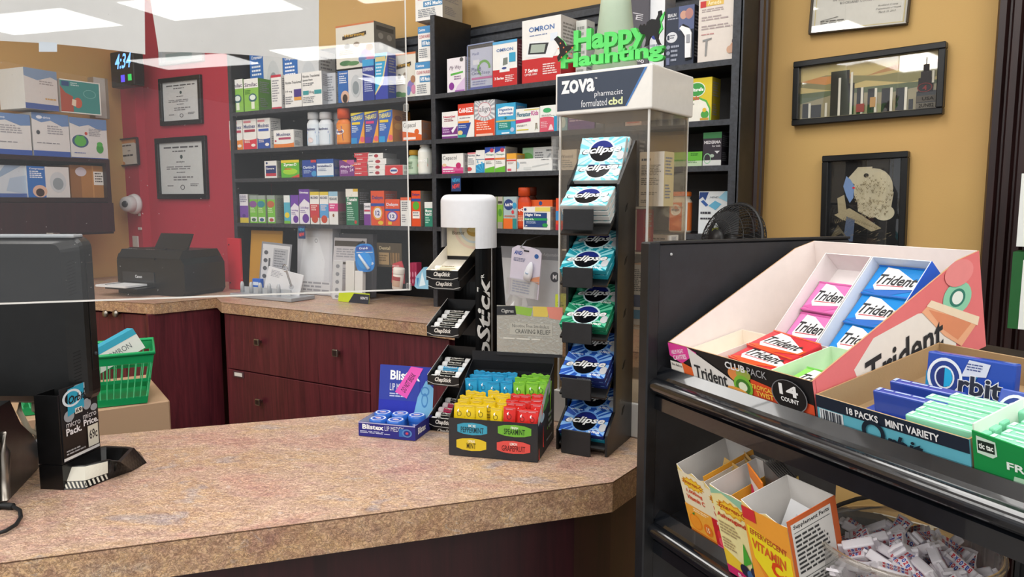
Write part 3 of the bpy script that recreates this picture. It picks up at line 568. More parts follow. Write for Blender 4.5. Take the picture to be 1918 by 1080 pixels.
item(PA, 3, 599, 615.5, 359, W, mk2('5aa0d8'), 'white children syrup box with a light blue band', side='8a8a90')
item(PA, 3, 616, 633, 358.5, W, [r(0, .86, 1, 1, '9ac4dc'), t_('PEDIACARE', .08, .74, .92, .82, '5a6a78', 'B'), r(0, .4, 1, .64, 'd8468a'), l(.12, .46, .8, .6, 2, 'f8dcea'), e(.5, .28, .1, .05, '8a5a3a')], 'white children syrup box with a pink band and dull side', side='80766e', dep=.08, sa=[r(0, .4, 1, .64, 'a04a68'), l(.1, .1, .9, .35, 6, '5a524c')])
item(PA, 3, 648, 671, 353.5, '2a7a58', [r(0, .78, 1, 1, 'ece9e0'), r(.6, .92, 1, 1, 'e0b83a'), t_('Tussin', .08, .66, .92, .76, 'ffffff', 'B'), t_('DM', .08, .56, .45, .64, 'ffffff', 'B'), l(.1, .1, .7, .5, 7, 'a8d4c0'), e(.78, .08, .1, .05, 'c8403a')], 'tall green and white cough syrup box', side='3a3a34', dep=.08)
item(PA, 3, 682, 694.5, 380, 'e6e3ea', [r(0, 0, 1, .5, '7a3a96'), t_('Coricidin', .06, .8, .94, .9, '4a4a5a'), r(.05, .62, .95, .7, 'c03a5a')], 'slim white and purple box beside the large orange one')
dl = lambda c: [t_('Delsym', .1, .72, .9, .86, 'e8e6f0' if c else '3a3a7a', 'B'), r(0, .56, 1, .64, '2b4a9a'), e(.5, .36, .36, .2, '6a4aa8' if c else 'e8a83a'), e(.5, .36, .28, .15, 'e8e4f0'), t_('12', .34, .29, .66, .43, '3a3a7a', 'B'), e(.72, .08, .2, .06, 'e8c03a')]
item(PA, 3, 694.8, 720, 357, 'e0522a', dl(0), 'large orange cough syrup box with purple 12 circle', side='b04426', dep=.08)
item(PA, 3, 721.5, 749, 373, 'e0522a', dl(1)[:4] + [r(.2, .04, .45, .16, 'e8c03a'), t_('12', .34, .29, .66, .43, '3a3a7a', 'B')], 'shorter orange cough syrup box with a white 12 circle', side='a03c22')
item(PA, 3, 750.5, 770, 369.5, W, [r(0, .9, 1, 1, 'e0623a'), l(.12, .5, .85, .85, 5, '6a6a74'), l(.12, .1, .6, .4, 4, '9a9aa2')], 'white box with an orange top edge behind the screen edge', side='d0522a')
item(PA, 3, 771, 788, 357, 'e0522a', [t_('Delsym', .08, .84, .92, .93, '3a3a7a', 'B'), r(0, .7, 1, .78, '2b4a9a'), e(.5, .58, .36, .12, '5aa83a'), r(.1, .22, .9, .42, 'f0ece4'), l(.15, .25, .8, .4, 2, '8a8a92')], 'tall orange cough syrup box right of the screen edge', side='8a8478', dep=.09)
item(PA, 3, 795.5, 810.5, 378, '2f8a72', [r(0, .75, 1, 1, 'e6e8e4'), t_('Mucus', .1, .58, .9, .7, 'ffffff', 'B'), t_('Relief D', .08, .44, .92, .55, 'ffffff', 'B'), l(.1, .1, .7, .38, 3, 'b4dccc')], 'small teal and white box against the shelf divider', side='b0aca4')
# --- right bay, top shelf
item(PB, 0, 837.5, 871, 108, 'e9e4ea', [t_('My Way', .14, .64, .8, .78, '5a3a5a', 'i'), p([(.2, .5), (.9, .55), (.9, .6), (.2, .56)], '5ab04a'), e(.25, .2, .15, .11, '8a3a96'), p([(.4, 0), (1, 0), (1, .42), (.6, .2)], 'd8c0e0'), e(.82, .93, .1, .06, '5a5a5a'), l(.4, .35, .9, .48, 2, '9a7aa0'), r(.45, .02, .98, .07, 'a06ab0')], 'small white and lilac box at the left of the right top shelf', side='bdb6bd')
pbt = empty('security_case', 'clear security case with a pale violet box inside', 'case', PB.P(PB.loc(878, 120, .03)[0], .03, SH[0] + .001), 0)
x9 = PB.loc(924, 120, .03)[0] - PB.loc(878, 120, .03)[0]; h9 = PB.loc(880, 85, .03)[1] - SH[0]
MB().bevbox(-.003, -.003, 0, x9 + .003, .05, h9, 'clear_plastic', .002, 1).build('shell', pbt)
MB().box(-.004, -.0045, 0, x9 + .004, -.003, .006, '5a6aa8').box(-.004, -.0045, h9 - .004, x9 + .004, -.003, h9, '8a94b4').box(-.004, -.0045, .006, -.001, -.003, h9, '8a94b4').build('rim', pbt)
carton('medicine_box', 'pale violet and white box inside the clear security case', 'box', x9 - .012, .036, h9 - .02, 'c9cfe6', [t_('PlanB', .1, .84, .4, .9, '5a6aa8', ''), ('o', .62, .5, .3, .2, .3, '6ab04a'), r(.5, .3, 1, .48, 'c9cfe6'), r(.12, .6, .42, .72, 'e6e8f2'), t_('PlanB', .06, .44, .5, .54, '44508a', ''), t_('One-Step', .06, .33, .9, .43, '44508a', ''), r(.06, .24, 1, .29, 'c86aa8'), l(.1, .08, .8, .2, 2, '8a94c4'), r(0, 0, 1, .06, '4a5ab0')], '7a86c0', loc=PB.P(PB.loc(878, 120, .03)[0] + .006, .032, SH[0] + .006))
om = lambda s: [r(0, .0, 1, .38, 'c22a2c'), t_('OMRON', .18, .8, .84, .88, '5a7ab0', 'B'), l(.2, .72, .8, .75, 1, '7a8ab0'), ('p', [(.1, .42), (.8, .36), (.9, .46), (.86, .62), (.2, .66)], 'e9ecee'), ('p', [(.16, .46), (.62, .43), (.7, .6), (.2, .63)], '2c2f33'), ('p', [(.22, .48), (.58, .46), (.62, .585), (.25, .605)], 'a8b4a8'), t_(s, .08, .17, .42, .23, 'ffffff', 'B'), t_('UPPER ARM', .08, .12, .4, .155, 'f0d8d8'), l(.55, .1, .95, .28, 5, 'f0d8d8'), r(.74, .62, .92, .74, 'dfe8f2')]
item(PB, 0, 923, 969, 76, W, [r(0, .0, 1, .38, 'c22a2c'), r(0, .94, 1, 1, '5aa8d8'), t_('OMRON', .16, .77, .84, .84, '5a7ab0', 'B'), ('p', [(.28, .32), (.7, .32), (.72, .7), (.32, .7)], 'e9ecee'), ('p', [(.42, .46), (.62, .48), (.62, .63), (.44, .62)], '7a827c'), e(.48, .4, .1, .025, '3a4a8a'), r(.68, .52, .94, .72, '3aa0c8'), t_('3 Series', .08, .16, .46, .22, 'ffffff', 'B'), l(.52, .08, .95, .24, 4, 'f0d8d8')], 'smaller white and red blood pressure monitor box', side='5a2630', back=.01, dep=.07, name='monitor_box', sa=[l(.1, .4, .9, .9, 8, '8a6a70')])
item(PB, 0, 978, 1051, 33.5, W, om('7 Series'), 'large white and red blood pressure monitor box', side='c9c4bf', back=.01, dep=.12, name='monitor_box', sa=[l(.1, .42, .85, .9, 9, '8a8680'), r(0, 0, 1, .38, 'a8282a')])
item(PB, 0, 1079, 1099, 38, 'd6d8d2', [l(.1, .1, .9, .9, 8, '9aa09a'), r(0, 0, 1, .1, '5a7a5a')], 'grey white carton behind the green lettering', side='d0d2cc', back=.08, dep=.05)
item(PB, 0, 1180, 1216, -20, '54525a', [t_('gel', .3, .1, .8, .25, 'd8d6dc', 'i', 80), t_('ml', .25, .6, .6, .75, 'd8d6dc', 'i', 80), e(.8, .3, .12, .1, '8a8890')], 'dark grey carton with slanted white script behind the cone', back=.03, dep=.05)
item(PB, 0, 1217, 1246, -10, 'e4e6ea', [e(.4, .5, .3, .09, '3a4a9a'), l(.1, .1, .9, .35, 4, '9aa0b0')], 'white and blue carton left of the ear thermometer pack', side='8f8b8c', back=.04, dep=.07)
br = item(PB, 0, 1248, 1301, 12, '343b4c', [r(.45, .6, 1, 1, '5a6488'), e(.62, .85, .12, .07, 'c89a86'), e(.82, .86, .14, .09, 'b0807a'), t_('BRAUN', .06, .84, .36, .9, 'd8dade', 'B'), l(.06, .78, .5, .82, 1, 'a8acb8'), e(.22, .5, .2, .09, 'd9dbe0'), t_('1', .06, .46, .14, .54, '343b4c', 'B'), l(.16, .46, .36, .54, 2, '6a6e7a'), e(.1, .34, .07, .035, '8a90a4'), e(.1, .24, .07, .035, '8a90a4'), r(.04, .04, .16, .16, '6a7090'), l(.2, .06, .5, .36, 4, '9aa0b0'), p([(.5, .66), (.62, .7), (.82, .64), (.96, .54), (.97, .1), (.72, .08), (.68, .46)], '15171c')], 'dark blue ear thermometer pack with a white thermometer in its window', side='22252e', dep=.05, name='thermometer_pack', cat='pack')
m = MB(); a = PB.loc(1248, 60, .02); b = PB.loc(1301, 60, .02); ww = b[0] - a[0]; hh2 = PB.loc(1270, 12, .02)[1] - SH[0]
m.prism([(ww * .74, hh2 * .12), (ww * .93, hh2 * .12), (ww * .94, hh2 * .52), (ww * .86, hh2 * .6), (ww * .6, hh2 * .66), (ww * .52, hh2 * .62), (ww * .62, hh2 * .56), (ww * .72, hh2 * .48)], -.009, -.0012, 'e4e5e8g'); m.bevbox(ww * .78, -.0105, hh2 * .36, ww * .9, -.009, hh2 * .5, '9a9ca4', .001, 1)
m.build('thermometer', br)
item(PB, 0, 1309, 1388, -6, 'd9d0c8', [r(.04, .87, .18, .97, 'c03a3a'), r(.18, .88, .6, .97, 'd8b45a'), t_('Ameda', .22, .895, .54, .96, 'f4ecd0', ''), l(.08, .78, .85, .84, 2, 'a89a9a'), l(.08, .64, .8, .72, 2, 'a89a9a'), l(.08, .5, .85, .58, 2, 'a89a9a'), l(.08, .42, .5, .45, 1, 'c08a8a'), e(.92, .28, .1, .08, '5a4038'), e(.9, .18, .13, .1, 'c8987c'), e(.78, .16, .08, .06, 'c8a088'), p([(.12, .36), (.34, .38), (.34, .36), (.24, .34), (.22, .1), (.18, .1), (.19, .34), (.12, .33)], '8a8a8a')], 'tall beige breast pump box at the right end of the top shelf', side='b4aaa2', dep=.07, back=.01, name='pump_box')
# --- right bay, second shelf
item(PB, 1, 828, 857.5, 209, W, [r(0, 0, 1, .52, '7a3a84'), e(.5, .52, .7, .1, W), t_('NasoGel', .1, .78, .85, .85, 'c83a5a', 'B'), l(.15, .62, .85, .74, 2, '8a4a5a'), p([(.6, .3), (.9, .5), (.96, .46), (.7, .2)], 'f0eef4'), r(0, .1, 1, .16, 'e8e0ec'), l(.05, .2, .5, .45, 3, 'd0b0d8')], 'white and purple sinus box at the left of the right second shelf')
item(PB, 1, 858, 888, 194, W, [r(0, .66, 1, 1, 'd8402c'), t_('Cold-EEZE', .06, .74, .92, .88, 'ffffff', 'B'), p([(0, 0), (.5, 0), (.82, .44), (0, .44)], '2b4a9c'), r(0, .44, .7, .5, 'e89a4a'), e(.14, .16, .16, .07, 'e8d08a'), r(0, 0, .5, .1, '2a9a9a'), l(.05, .28, .55, .38, 2, 'c8d4ec'), l(.1, .56, .9, .6, 1, '8a7a84')], 'red, white and blue zinc lozenge box')
item(PB, 1, 889, 927, 187.5, 'e0e2e4', [('rays', .5, .74, .1, .62, 18, 'a4a8b0'), e(.5, .74, .33, .22, 'e4e2e6'), ('o', .5, .74, .33, .21, .07, 'c05a68'), t_('align', .24, .64, .76, .84, '5a5e6a', ''), p([(0, 0), (1, 0), (1, .48), (.5, .42), (0, .5)], 'e0502c'), l(.1, .16, .9, .4, 4, 'f4d0c0'), r(.08, .02, .92, .08, 'f0c8b8')], 'grey and orange probiotic box with a circle logo', side='a8aab0', dep=.07)
item(PB, 1, 929, 966, 193, '3aa6d4', [p([(.12, .6), (.88, .6), (.92, .86), (.5, .9), (.1, .84)], 'eef0f2'), t_('Digestive', .16, .74, .84, .84, '2b5a9c', 'B'), t_('Advantage', .14, .63, .86, .72, '2b5a9c', 'B'), r(0, .42, 1, .47, 'c8b46a'), r(.12, .18, .76, .42, '1f8a84'), l(.18, .22, .7, .38, 3, 'b8e4dc'), e(.84, .16, .1, .07, 'b8c8e4'), t_('+', .42, .5, .58, .58, '2a7a6a', 'B'), r(.3, .04, .7, .09, 'e4f2fa')], 'turquoise blue digestive aid box', side='2b7aa8', dep=.065)
item(PB, 1, 966.5, 1010.5, 202.5, 'ebebe6', [r(.35, .92, 1, .95, 'd8c83a'), t_('Florastor', .04, .68, .64, .86, '2a6a84', 'Bc'), t_('Kids', .66, .7, .96, .88, 'c05a9a', 'B'), p([(0, .42), (.64, .48), (.64, .6), (0, .56)], 'c03a7a'), l(.05, .28, .5, .36, 2, '8a8a84'), r(.04, .14, .55, .18, 'd8c83a'), e(.88, .36, .04, .04, '8a7a6a'), p([(.84, .34), (.92, .32), (.95, .14), (.88, .2), (.82, .1)], '9a9a8a')], 'white probiotic box with a magenta band and a small running figure')
item(PB, 1, 1011.5, 1044, 197, 'e9ebe8', [r(0, 0, .85, .5, 'd8586e'), e(.35, .5, .5, .08, 'd8586e'), e(.42, .82, .24, .09, '3fa86a'), l(.1, .58, .9, .66, 2, '9aa09a'), r(.82, 0, 1, .58, '2a94c0'), p([(.5, .08), (.8, .08), (.7, .28), (.6, .28)], 'f0d4d8'), l(.06, .16, .5, .4, 4, 'f0c0c8')], 'white, pink and blue probiotic box left of the acrylic case')
item(PB, 1, 1047, 1063, 205, '8fc0d8', [e(.5, .4, .3, .25, 'd8ecf4'), r(0, .8, 1, 1, '2a7aa8')], 'pale blue box seen through the acrylic case')
item(PB, 1, 1064, 1114, 207, '6a4a98', [l(.05, .4, .9, .8, 3, 'cfc0e0'), r(.0, .86, .96, .97, 'e0dce6')], 'purple box seen through the acrylic case', side='4a3a6a')
item(PB, 1, 1116, 1131, 206, '5a5e6a', [l(.1, .2, .9, .8, 4, 'a8acb8')], 'slim slate box seen through the acrylic case')
item(PB, 1, 1133, 1169, 203, '4c443e', [e(.5, .6, .3, .2, 'c09a5a'), t_('Kava', .3, .3, .7, .45, 'd8d4cc', 'B')], 'dark brown box with a golden oval seen through the acrylic case')
item(PB, 1, 1171, 1202, 198, 'b9a49c', [r(.1, .15, .9, .9, 'd6ccc4'), p([(.1, .15), (.9, .15), (.9, .5), (.5, .7), (.1, .4)], 'b0604a')], 'beige box with a rust red picture seen through the acrylic case')
item(PB, 1, 1288, 1334, 146, 'd9c12e', [p([(0, 0), (.98, 0), (.96, .3), (.8, .48), (.5, .56), (0, .5)], '5ab04a'), p([(0, 0), (.93, 0), (.9, .28), (.76, .44), (.48, .52), (0, .46)], 'eceadf'), e(.38, .74, .34, .15, '3f9a4a'), ('o', .38, .74, .36, .17, .1, 'e8f0e0'), t_('culturelle', .1, .7, .66, .78, 'ffffff', 'B'), t_('Kids', .04, .5, .5, .6, 'c8604a', 'B'), t_('probiotic', -.1 + .12, .38, .3, .44, '5a5a5a'), e(.74, .16, .16, .09, '4fa04a'), e(.72, .26, .08, .05, 'e0b83a'), r(.55, .03, .9, .08, 'c89a3a')], 'yellow and white children probiotic box with a green oval', side='a8962a', dep=.06)
# --- right bay, third shelf
item(PB, 2, 828, 868, 287.5, W, [t_('Cepacol', .04, .64, .7, .9, '3a3a44', ''), r(0, 0, 1, .16, 'c83a7a'), p([(0, .16), (1, .14), (1, .3), (.5, .34), (0, .44)], 'd8609a'), e(.78, .4, .12, .15, 'c0306e'), l(.04, .06, .6, .14, 1, 'f4dce8'), e(.12, .44, .1, .08, 'e8c8a0'), r(.04, .2, .55, .28, 'f0dcec')], 'white and pink throat lozenge box on the right third shelf', side='c4c0c0', dep=.07)
item(PB, 2, 876, 891, 285.5, W, [r(0, .92, 1, 1, 'e08a94'), t_('Pataday', .02, .8, .95, .88, '44506a', 'B'), e(.2, .2, .35, .1, 'c84a54'), l(.1, .4, .9, .72, 6, 'a0a4ac')], 'slim white box with a red eye shape')
item(PB, 2, 891.5, 908, 281, W, [t_('Mars', .06, .74, .5, .82, '3a4a6a', 'B'), r(0, .58, 1, .61, '3a6a9a'), p([(0, .0), (1, 0), (1, .44), (0, .34)], '2a8fc4'), ('rays', .9, .0, .2, 1.0, 14, '4ab0dc'), t_('5', .1, .44, .3, .55, '2a9ac0')], 'slim white box with turquoise rays at its foot')
nt_ = [r(0, .8, 1, 1, 'eceae6'), p([(0, .76), (1, .92), (1, 1), (0, 1)], '2f4fa8'), e(.72, .87, .2, .08, 'c8405a'), t_('Theragen', .08, .66, .92, .74, '6a9a8a'), p([(0, 0), (1, 0), (1, .25), (0, .16)], '6ab83a'), l(.1, .32, .85, .44, 2, '9aa09a')]
item(PB, 2, 908.5, 926.8, 275.5, W, nt_ + [r(0, .5, 1, .57, 'c83a44')], 'blue, white and green eye drop box with a red stripe')
item(PB, 2, 927.3, 946.5, 274.5, W, nt_ + [r(0, .5, 1, .57, 'e0803a')], 'blue, white and green eye drop box with an orange stripe', side='a8a8a4', dep=.07)
item(PB, 2, 949, 967, 287, W, [r(0, .7, 1, 1, 'e8a83a'), r(0, .58, 1, .66, 'd0484a'), l(.15, .4, .85, .52, 2, 'b09a94'), r(.1, .06, .5, .18, 'd8506a')], 'small orange and white box in the middle of the right third shelf', side='d8982a')
item(PB, 2, 979, 1036, 275.5, 'dfe1e1', [r(0, .3, .36, 1, '9ac4a0'), e(.15, .6, .2, .2, '6ab05a'), t_('OMRON', .78, .82, .98, .9, '5a5e66', 'B'), l(.42, .5, .7, .8, 3, '8a8e94'), p([(.66, .3), (.9, .75), (.94, .7), (.7, .25)], 'b4b8bc')], 'grey white thermometer carton behind the long one', back=.07, dep=.06)
item(PB, 2, 968, 1034, 296.5, 'e2e4e3', [e(.0, .5, .08, .3, '8abcd8'), t_('OMRON', .7, .84, .92, .93, '5a5e66', 'B'), l(.1, .6, .3, .75, 2, '8a8e94'), p([(.45, .3), (.92, .52), (.92, .6), (.45, .4)], 'c4c8ca'), r(.2, .12, .42, .34, 'd0d4d4')], 'long low grey white thermometer carton at the shelf edge', back=.006, dep=.05)
item(PB, 2, 1046, 1080, 280, 'dcdad6', [t_('Wound', .1, .6, .8, .75, '6a6e74'), l(.1, .1, .9, .5, 4, '9aa0a4')], 'white carton seen through the left side of the acrylic case')
item(PB, 2, 1262, 1315, 284.5, '62b03a', [r(0, 0, 1, .38, 'b8cfae'), l(.6, .7, .95, .9, 2, '2f6a24'), l(.5, .2, .9, .4, 2, '5a7a54')], 'low bright green box left of the dark scar gel box')
item(PB, 2, 1317, 1352, 247.5, '342f38', [r(0, .82, 1, 1, '3a7a4a'), t_('MEDERMA', .06, .66, .96, .75, 'd4d2d6', 'B'), t_('for kids', .5, .56, .94, .62, 'c8c6ca'), r(0, 0, 1, .17, 'd2d4d2'), ('o', .25, .22, .2, .16, .18, '8fc09a'), e(.5, .3, .12, .05, 'a8b8a8'), p([(.64, .44), (.92, .44), (.78, .36)], 'd0d0d4')], 'dark scar gel box with a green top band')
# --- right bay, fourth shelf
for i, (a, b, s_) in enumerate(((921, 931, 'left'), (932, 942, 'right'))):
    item(PB, 3, a, b, 368, '7fb03f', [r(0, .75, 1, 1, 'b0aaa0'), r(.1, .78, .9, .86, '3a3a34'), e(.5, .5, .36, .12, '4f8a34'), r(0, 0, 1, .2, '9a9488')], 'narrow green and taupe box, %s one of two behind the white dome' % s_)
item(PB, 3, 943, 968, 368, 'a8bcc0', [e(.4, .75, .36, .17, '2b3f7c'), t_('Advil PM', .12, .7, .7, .8, 'ffffff', 'B'), r(0, 0, .7, .32, 'e8702c'), r(.7, 0, 1, .32, '2f8a8a'), e(.85, .72, .15, .1, '3a9ac8'), t_('POWERED', .1, .36, .9, .42, 'c8603a', 'B'), e(.72, .52, .1, .06, 'd0404a')], 'grey blue box with a navy disc on the fourth shelf')
bottle(PB, 3, 970, 994, 351, 'c2401e', 'c8481c', 'red orange syrup bottle in front of its twin', ('d84a20', [t_('DayQuil', .06, .6, .94, .76, 'ffffff', 'B'), l(.1, .2, .8, .45, 4, 'f4c8a8')]), back=.04)
bottle(PB, 3, 984, 1006, 350, '5a2412', '7a3018', 'dark red syrup bottle behind the red orange one', ('8a3414', [l(.1, .3, .8, .8, 4, 'c89068')]), back=.12)
item(PB, 3, 994, 1035, 374, 'e0602a', [e(.46, .88, .08, .07, '2a4a8a'), r(.0, .76, 1, .79, 'f0a070'), t_('Severe', .1, .6, .7, .7, 'ffffff', 'B')], 'orange daytime cold box behind the blue and white one', side='b84a20', back=.05, dep=.07)
item(PB, 3, 980, 1031, 387, 'eceae6', [r(.04, .1, .88, .74, '24447e'), t_('Night Time', .08, .56, .66, .7, 'ffffff', 'B'), r(.04, .4, .9, .5, '2a9a5a'), t_('Cold & Flu', .08, .41, .4, .49, 'ffffff'), r(.45, .8, 1, .98, 'e4d46a'), e(.08, .88, .05, .06, '24447e'), l(.12, .24, .5, .37, 3, 'a8bcdc'), e(.82, .2, .1, .08, '2a9a4a'), t_('24', .08, .13, .16, .19, 'ffffff')], 'white and blue night time cold box at the front of the shelf', side='a8a498', back=.012, dep=.035)
item(PB, 3, 1041, 1056, 371, 'd8502a', [r(0, .3, 1, .6, '3a86c0'), r(0, 0, 1, .18, 'c82a3a')], 'orange and blue box left edge of the mint gum rack')
cb = bottle(PB, 3, 1256, 1295, 359, 'e8dcc8', 'f07a30', 'probiotic gummy bottle with an orange lid', ('e87a3a', [r(0, 0, 1, .34, 'e8e0d0'), r(0, .34, .7, .46, 'c05a8a'), e(.45, .74, .26, .2, 'efe8e2'), t_('align', .26, .68, .64, .8, '6a6470', 'B'), r(.75, 0, 1, 1, 'e8e2d6')]), flat=.9, back=.07, shoulder=.84, neck=.85, capr=.92)
item(PB, 3, 1309, 1371, 358, 'e4ebf0', [p([(0, .8), (.3, .98), (.02, .98)], '2b4a8c'), p([(.02, .98), (.3, .98), (.2, .78)], '2b4a8c'), p([(.3, .66), (.5, .78), (.7, .7), (.52, .56)], '6ab8dc'), p([(.06, .76), (.14, .8), (.3, .68), (.22, .64)], '3a62a8'), p([(.6, .85), (1, .7), (1, 1), (.8, 1)], '9ad0e8'), t_('MEND', .34, .84, .6, .88, '5a6a7a', 'i'), l(.06, .42, .44, .52, 1, '3a3a44'), l(.06, .3, .5, .38, 1, '3a3a44'), e(.6, .1, .18, .05, 'c8d83a')], 'white box with blue and cyan facets behind the fan', side='a8acb0', back=.05, dep=.04)
# shelf edge tags
for (pl, x0, x1, y0, y1, lab) in ((PA, 558, 572, 423, 447, 'small blue NEW tag hanging from the left fourth shelf'), (PB, 845, 863, 330, 358, 'small blue NEW tag hanging from the right third shelf')):
    a = pl.loc(x0, y0, -.003); b = pl.loc(x1, y1, -.003); ww = b[0] - a[0]; h_ = a[1] - b[1]
    m = MB(); m.box(0, 0, 0, ww, .0008, h_, '27406e'); m.art(fF(ww), ww, h_, [t_('NEW!', .1, .6, .9, .85, '3fa8d8', 'B'), t_('NEW!', .1, .2, .9, .48, 'f0504a', 'Bi', 8)])
    tag(m.build('shelf_tag', None, pl.P(a[0], -.003, b[1]), pl.a), lab, 'tag')
# ------------------------------------------------------------------ left wall cabinet with cartons
CB = -.30
zt_ = PL.loc(100, 293, CB)[1]; zm_ = PL.loc(100, 370, CB)[1]; xa = PL.loc(-90, 300, CB)[0]; xb = PL.loc(205, 300, CB)[0]
BZ = -(zt_ - ZB - .24)
t = empty('wall_cabinet', 'dark wood wall cabinet with an open shelf on the left yellow wall', 'cabinet', PL.P(0, 0, zt_), PL.a)
m = MB(); m.box(xa, CB, -.02, xb, -.002, 0, 'trim_wood'); m.box(xb - .02, CB, BZ, xb, -.002, -.02, 'trim_wood'); m.box(xa, -.02, BZ, xb - .02, -.002, -.02, 'trim_wood'); m.box(xa, CB, zm_ - zt_ - .02, xb - .02, -.02, zm_ - zt_, 'trim_wood'); m.box(xa, CB, BZ, xb - .02, -.02, BZ + .02, 'trim_wood'); m.build('body', t)
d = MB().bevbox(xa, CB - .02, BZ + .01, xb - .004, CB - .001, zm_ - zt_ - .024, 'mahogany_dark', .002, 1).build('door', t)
a, b = PL.loc(99, 437, CB - .03); m = MB(); m.tube([(a - .02, CB - .02, b - zt_), (a - .02, CB - .045, b - zt_), (a + .02, CB - .045, b - zt_), (a + .02, CB - .02, b - zt_)], .004, 'nickel', 8); m.build('handle', d)
kid = [r(0, 0, 1, .13, '3a5aa8'), p([(0, .86), (.25, .78), (.5, .84), (.8, .72), (1, .74), (1, 1), (0, 1)], '6a8ab8'), e(.2, .9, .08, .04, 'e0e6ee'), t_('drive', .3, .87, .5, .93, 'e0e6ee'), l(.4, .5, .85, .72, 4, 'a0a0a4'), e(.15, .55, .05, .05, '4a4e54'), l(.1, .28, .8, .32, 1, '8a8a90')]
frog = [r(0, 0, 1, .0 + .02, '3a5aa8'), p([(0, .86), (.25, .78), (.5, .84), (.8, .72), (1, .74), (1, 1), (0, 1)], '6a8ab8'), e(.26, .42, .22, .16, '3a5a7a'), e(.26, .42, .16, .13, '5ab04a'), e(.2, .52, .05, .04, '5ab04a'), e(.32, .52, .05, .04, '5ab04a'), e(.78, .26, .1, .12, '3f9a3a'), e(.78, .37, .08, .06, '4fae44'), l(.5, .55, .9, .75, 5, 'a0a0a4'), e(.42, .62, .04, .04, 'c04a3a'), l(.08, .1, .4, .14, 1, '6a7ab0')]
for i, (x0, x1, yt, ar, la) in enumerate(((-40, 57, 211, kid, 'white carton with blue waves at the left frame edge'), (60, 129, 213, kid, 'white carton with blue waves in the middle under the tilted white one'), (131, 200, 222, frog, 'white carton with green frog nebulizers under the teal carton'))):
    ob = item(PL, 0, x0, x1, yt, 'd9d8d6', ar, la, side='c9c8c6', name='nebulizer_carton', cat='carton', back=-.27, dep=.14, z=zt_ + .001)
za_ = PL.loc(95, 214, -.27)[1] + .003
item(PL, 0, 45, 111, 130, 'd3d0cc', [r(0, 0, 1, .14, '4a62a0'), p([(0, .8), (.4, .72), (.8, .84), (1, .78), (1, 1), (0, 1)], '8098b4'), l(.45, .6, .9, .72, 2, 'a09a98'), l(.6, .22, .95, .3, 1, 'c8a060')], 'white carton with a green pictured end, leaning on the top row at left', side='e3e6e6', name='nebulizer_carton', cat='carton', back=-.30, dep=.18, z=za_ + .012, tw=6)
item(PL, 0, 113, 186, 152, '3a8a84', [r(0, 0, 1, .03, 'e4e4dc'), r(.97, 0, 1, 1, 'e4e4dc'), r(0, .97, 1, 1, 'e4e4dc'), r(.04, .8, .22, .94, '2f4a7a'), l(.26, .8, .5, .92, 2, 'b8d4d0'), p([(0, .02), (.3, .04), (.3, .5), (.12, .6), (0, .8)], 'a8503a'), e(.42, .32, .1, .16, 'c05a3e'), p([(.26, .24), (.36, .2), (.38, .4), (.28, .42)], 'e0cdb4'), ('o', .72, .62, .16, .13, .1, '7ab8b0')], 'teal carton with a red brown arm picture', side='d8d8d0', name='brace_carton', cat='carton', back=-.28, dep=.03, z=za_ + .012, tw=-3)
item(PL, 0, 176, 203, 146, 'b9b6ae', [r(.8, 0, 1, 1, '8c7e6c')], 'grey clipboard bundle standing behind the teal carton', side='9a8a74', name='clipboard_bundle', cat='clipboard', back=-.18, dep=.05, z=za_ + .012)
item(PL, 0, -30, 49, 309, 'c3cad2', [p([(.5, .2), (1, .1), (1, .7), (.6, .6)], 'a8b8cc'), p([(.2, .5), (.9, 1), (.5, 1)], '8fa4bc'), r(0, 0, 1, .12, '4a62a0')], 'pale blue carton on the open cabinet shelf at the frame edge', name='device_carton', cat='carton', back=-.27, dep=.2, z=zm_ + .001)
item(PL, 0, 51, 130, 312, 'd6d4d2', neb(), 'blue and grey nebulizer carton on the open cabinet shelf', name='device_carton', cat='carton', back=-.28, dep=.2, z=zm_ + .001)
item(PL, 0, 132, 197, 310, 'a9763e', [r(0, .0, .3, 1, '8f6236'), r(.62, 0, .66, 1, 'c08a4c'), r(.66, .4, .98, .82, 'e4ded6'), l(.7, .45, .94, .78, 4, '5a5450'), e(.3, .8, .16, .14, 'c8c0c8')], 'brown shipping carton with a white address label', name='shipping_carton', cat='carton', back=-.27, dep=.2, z=zm_ + .001)
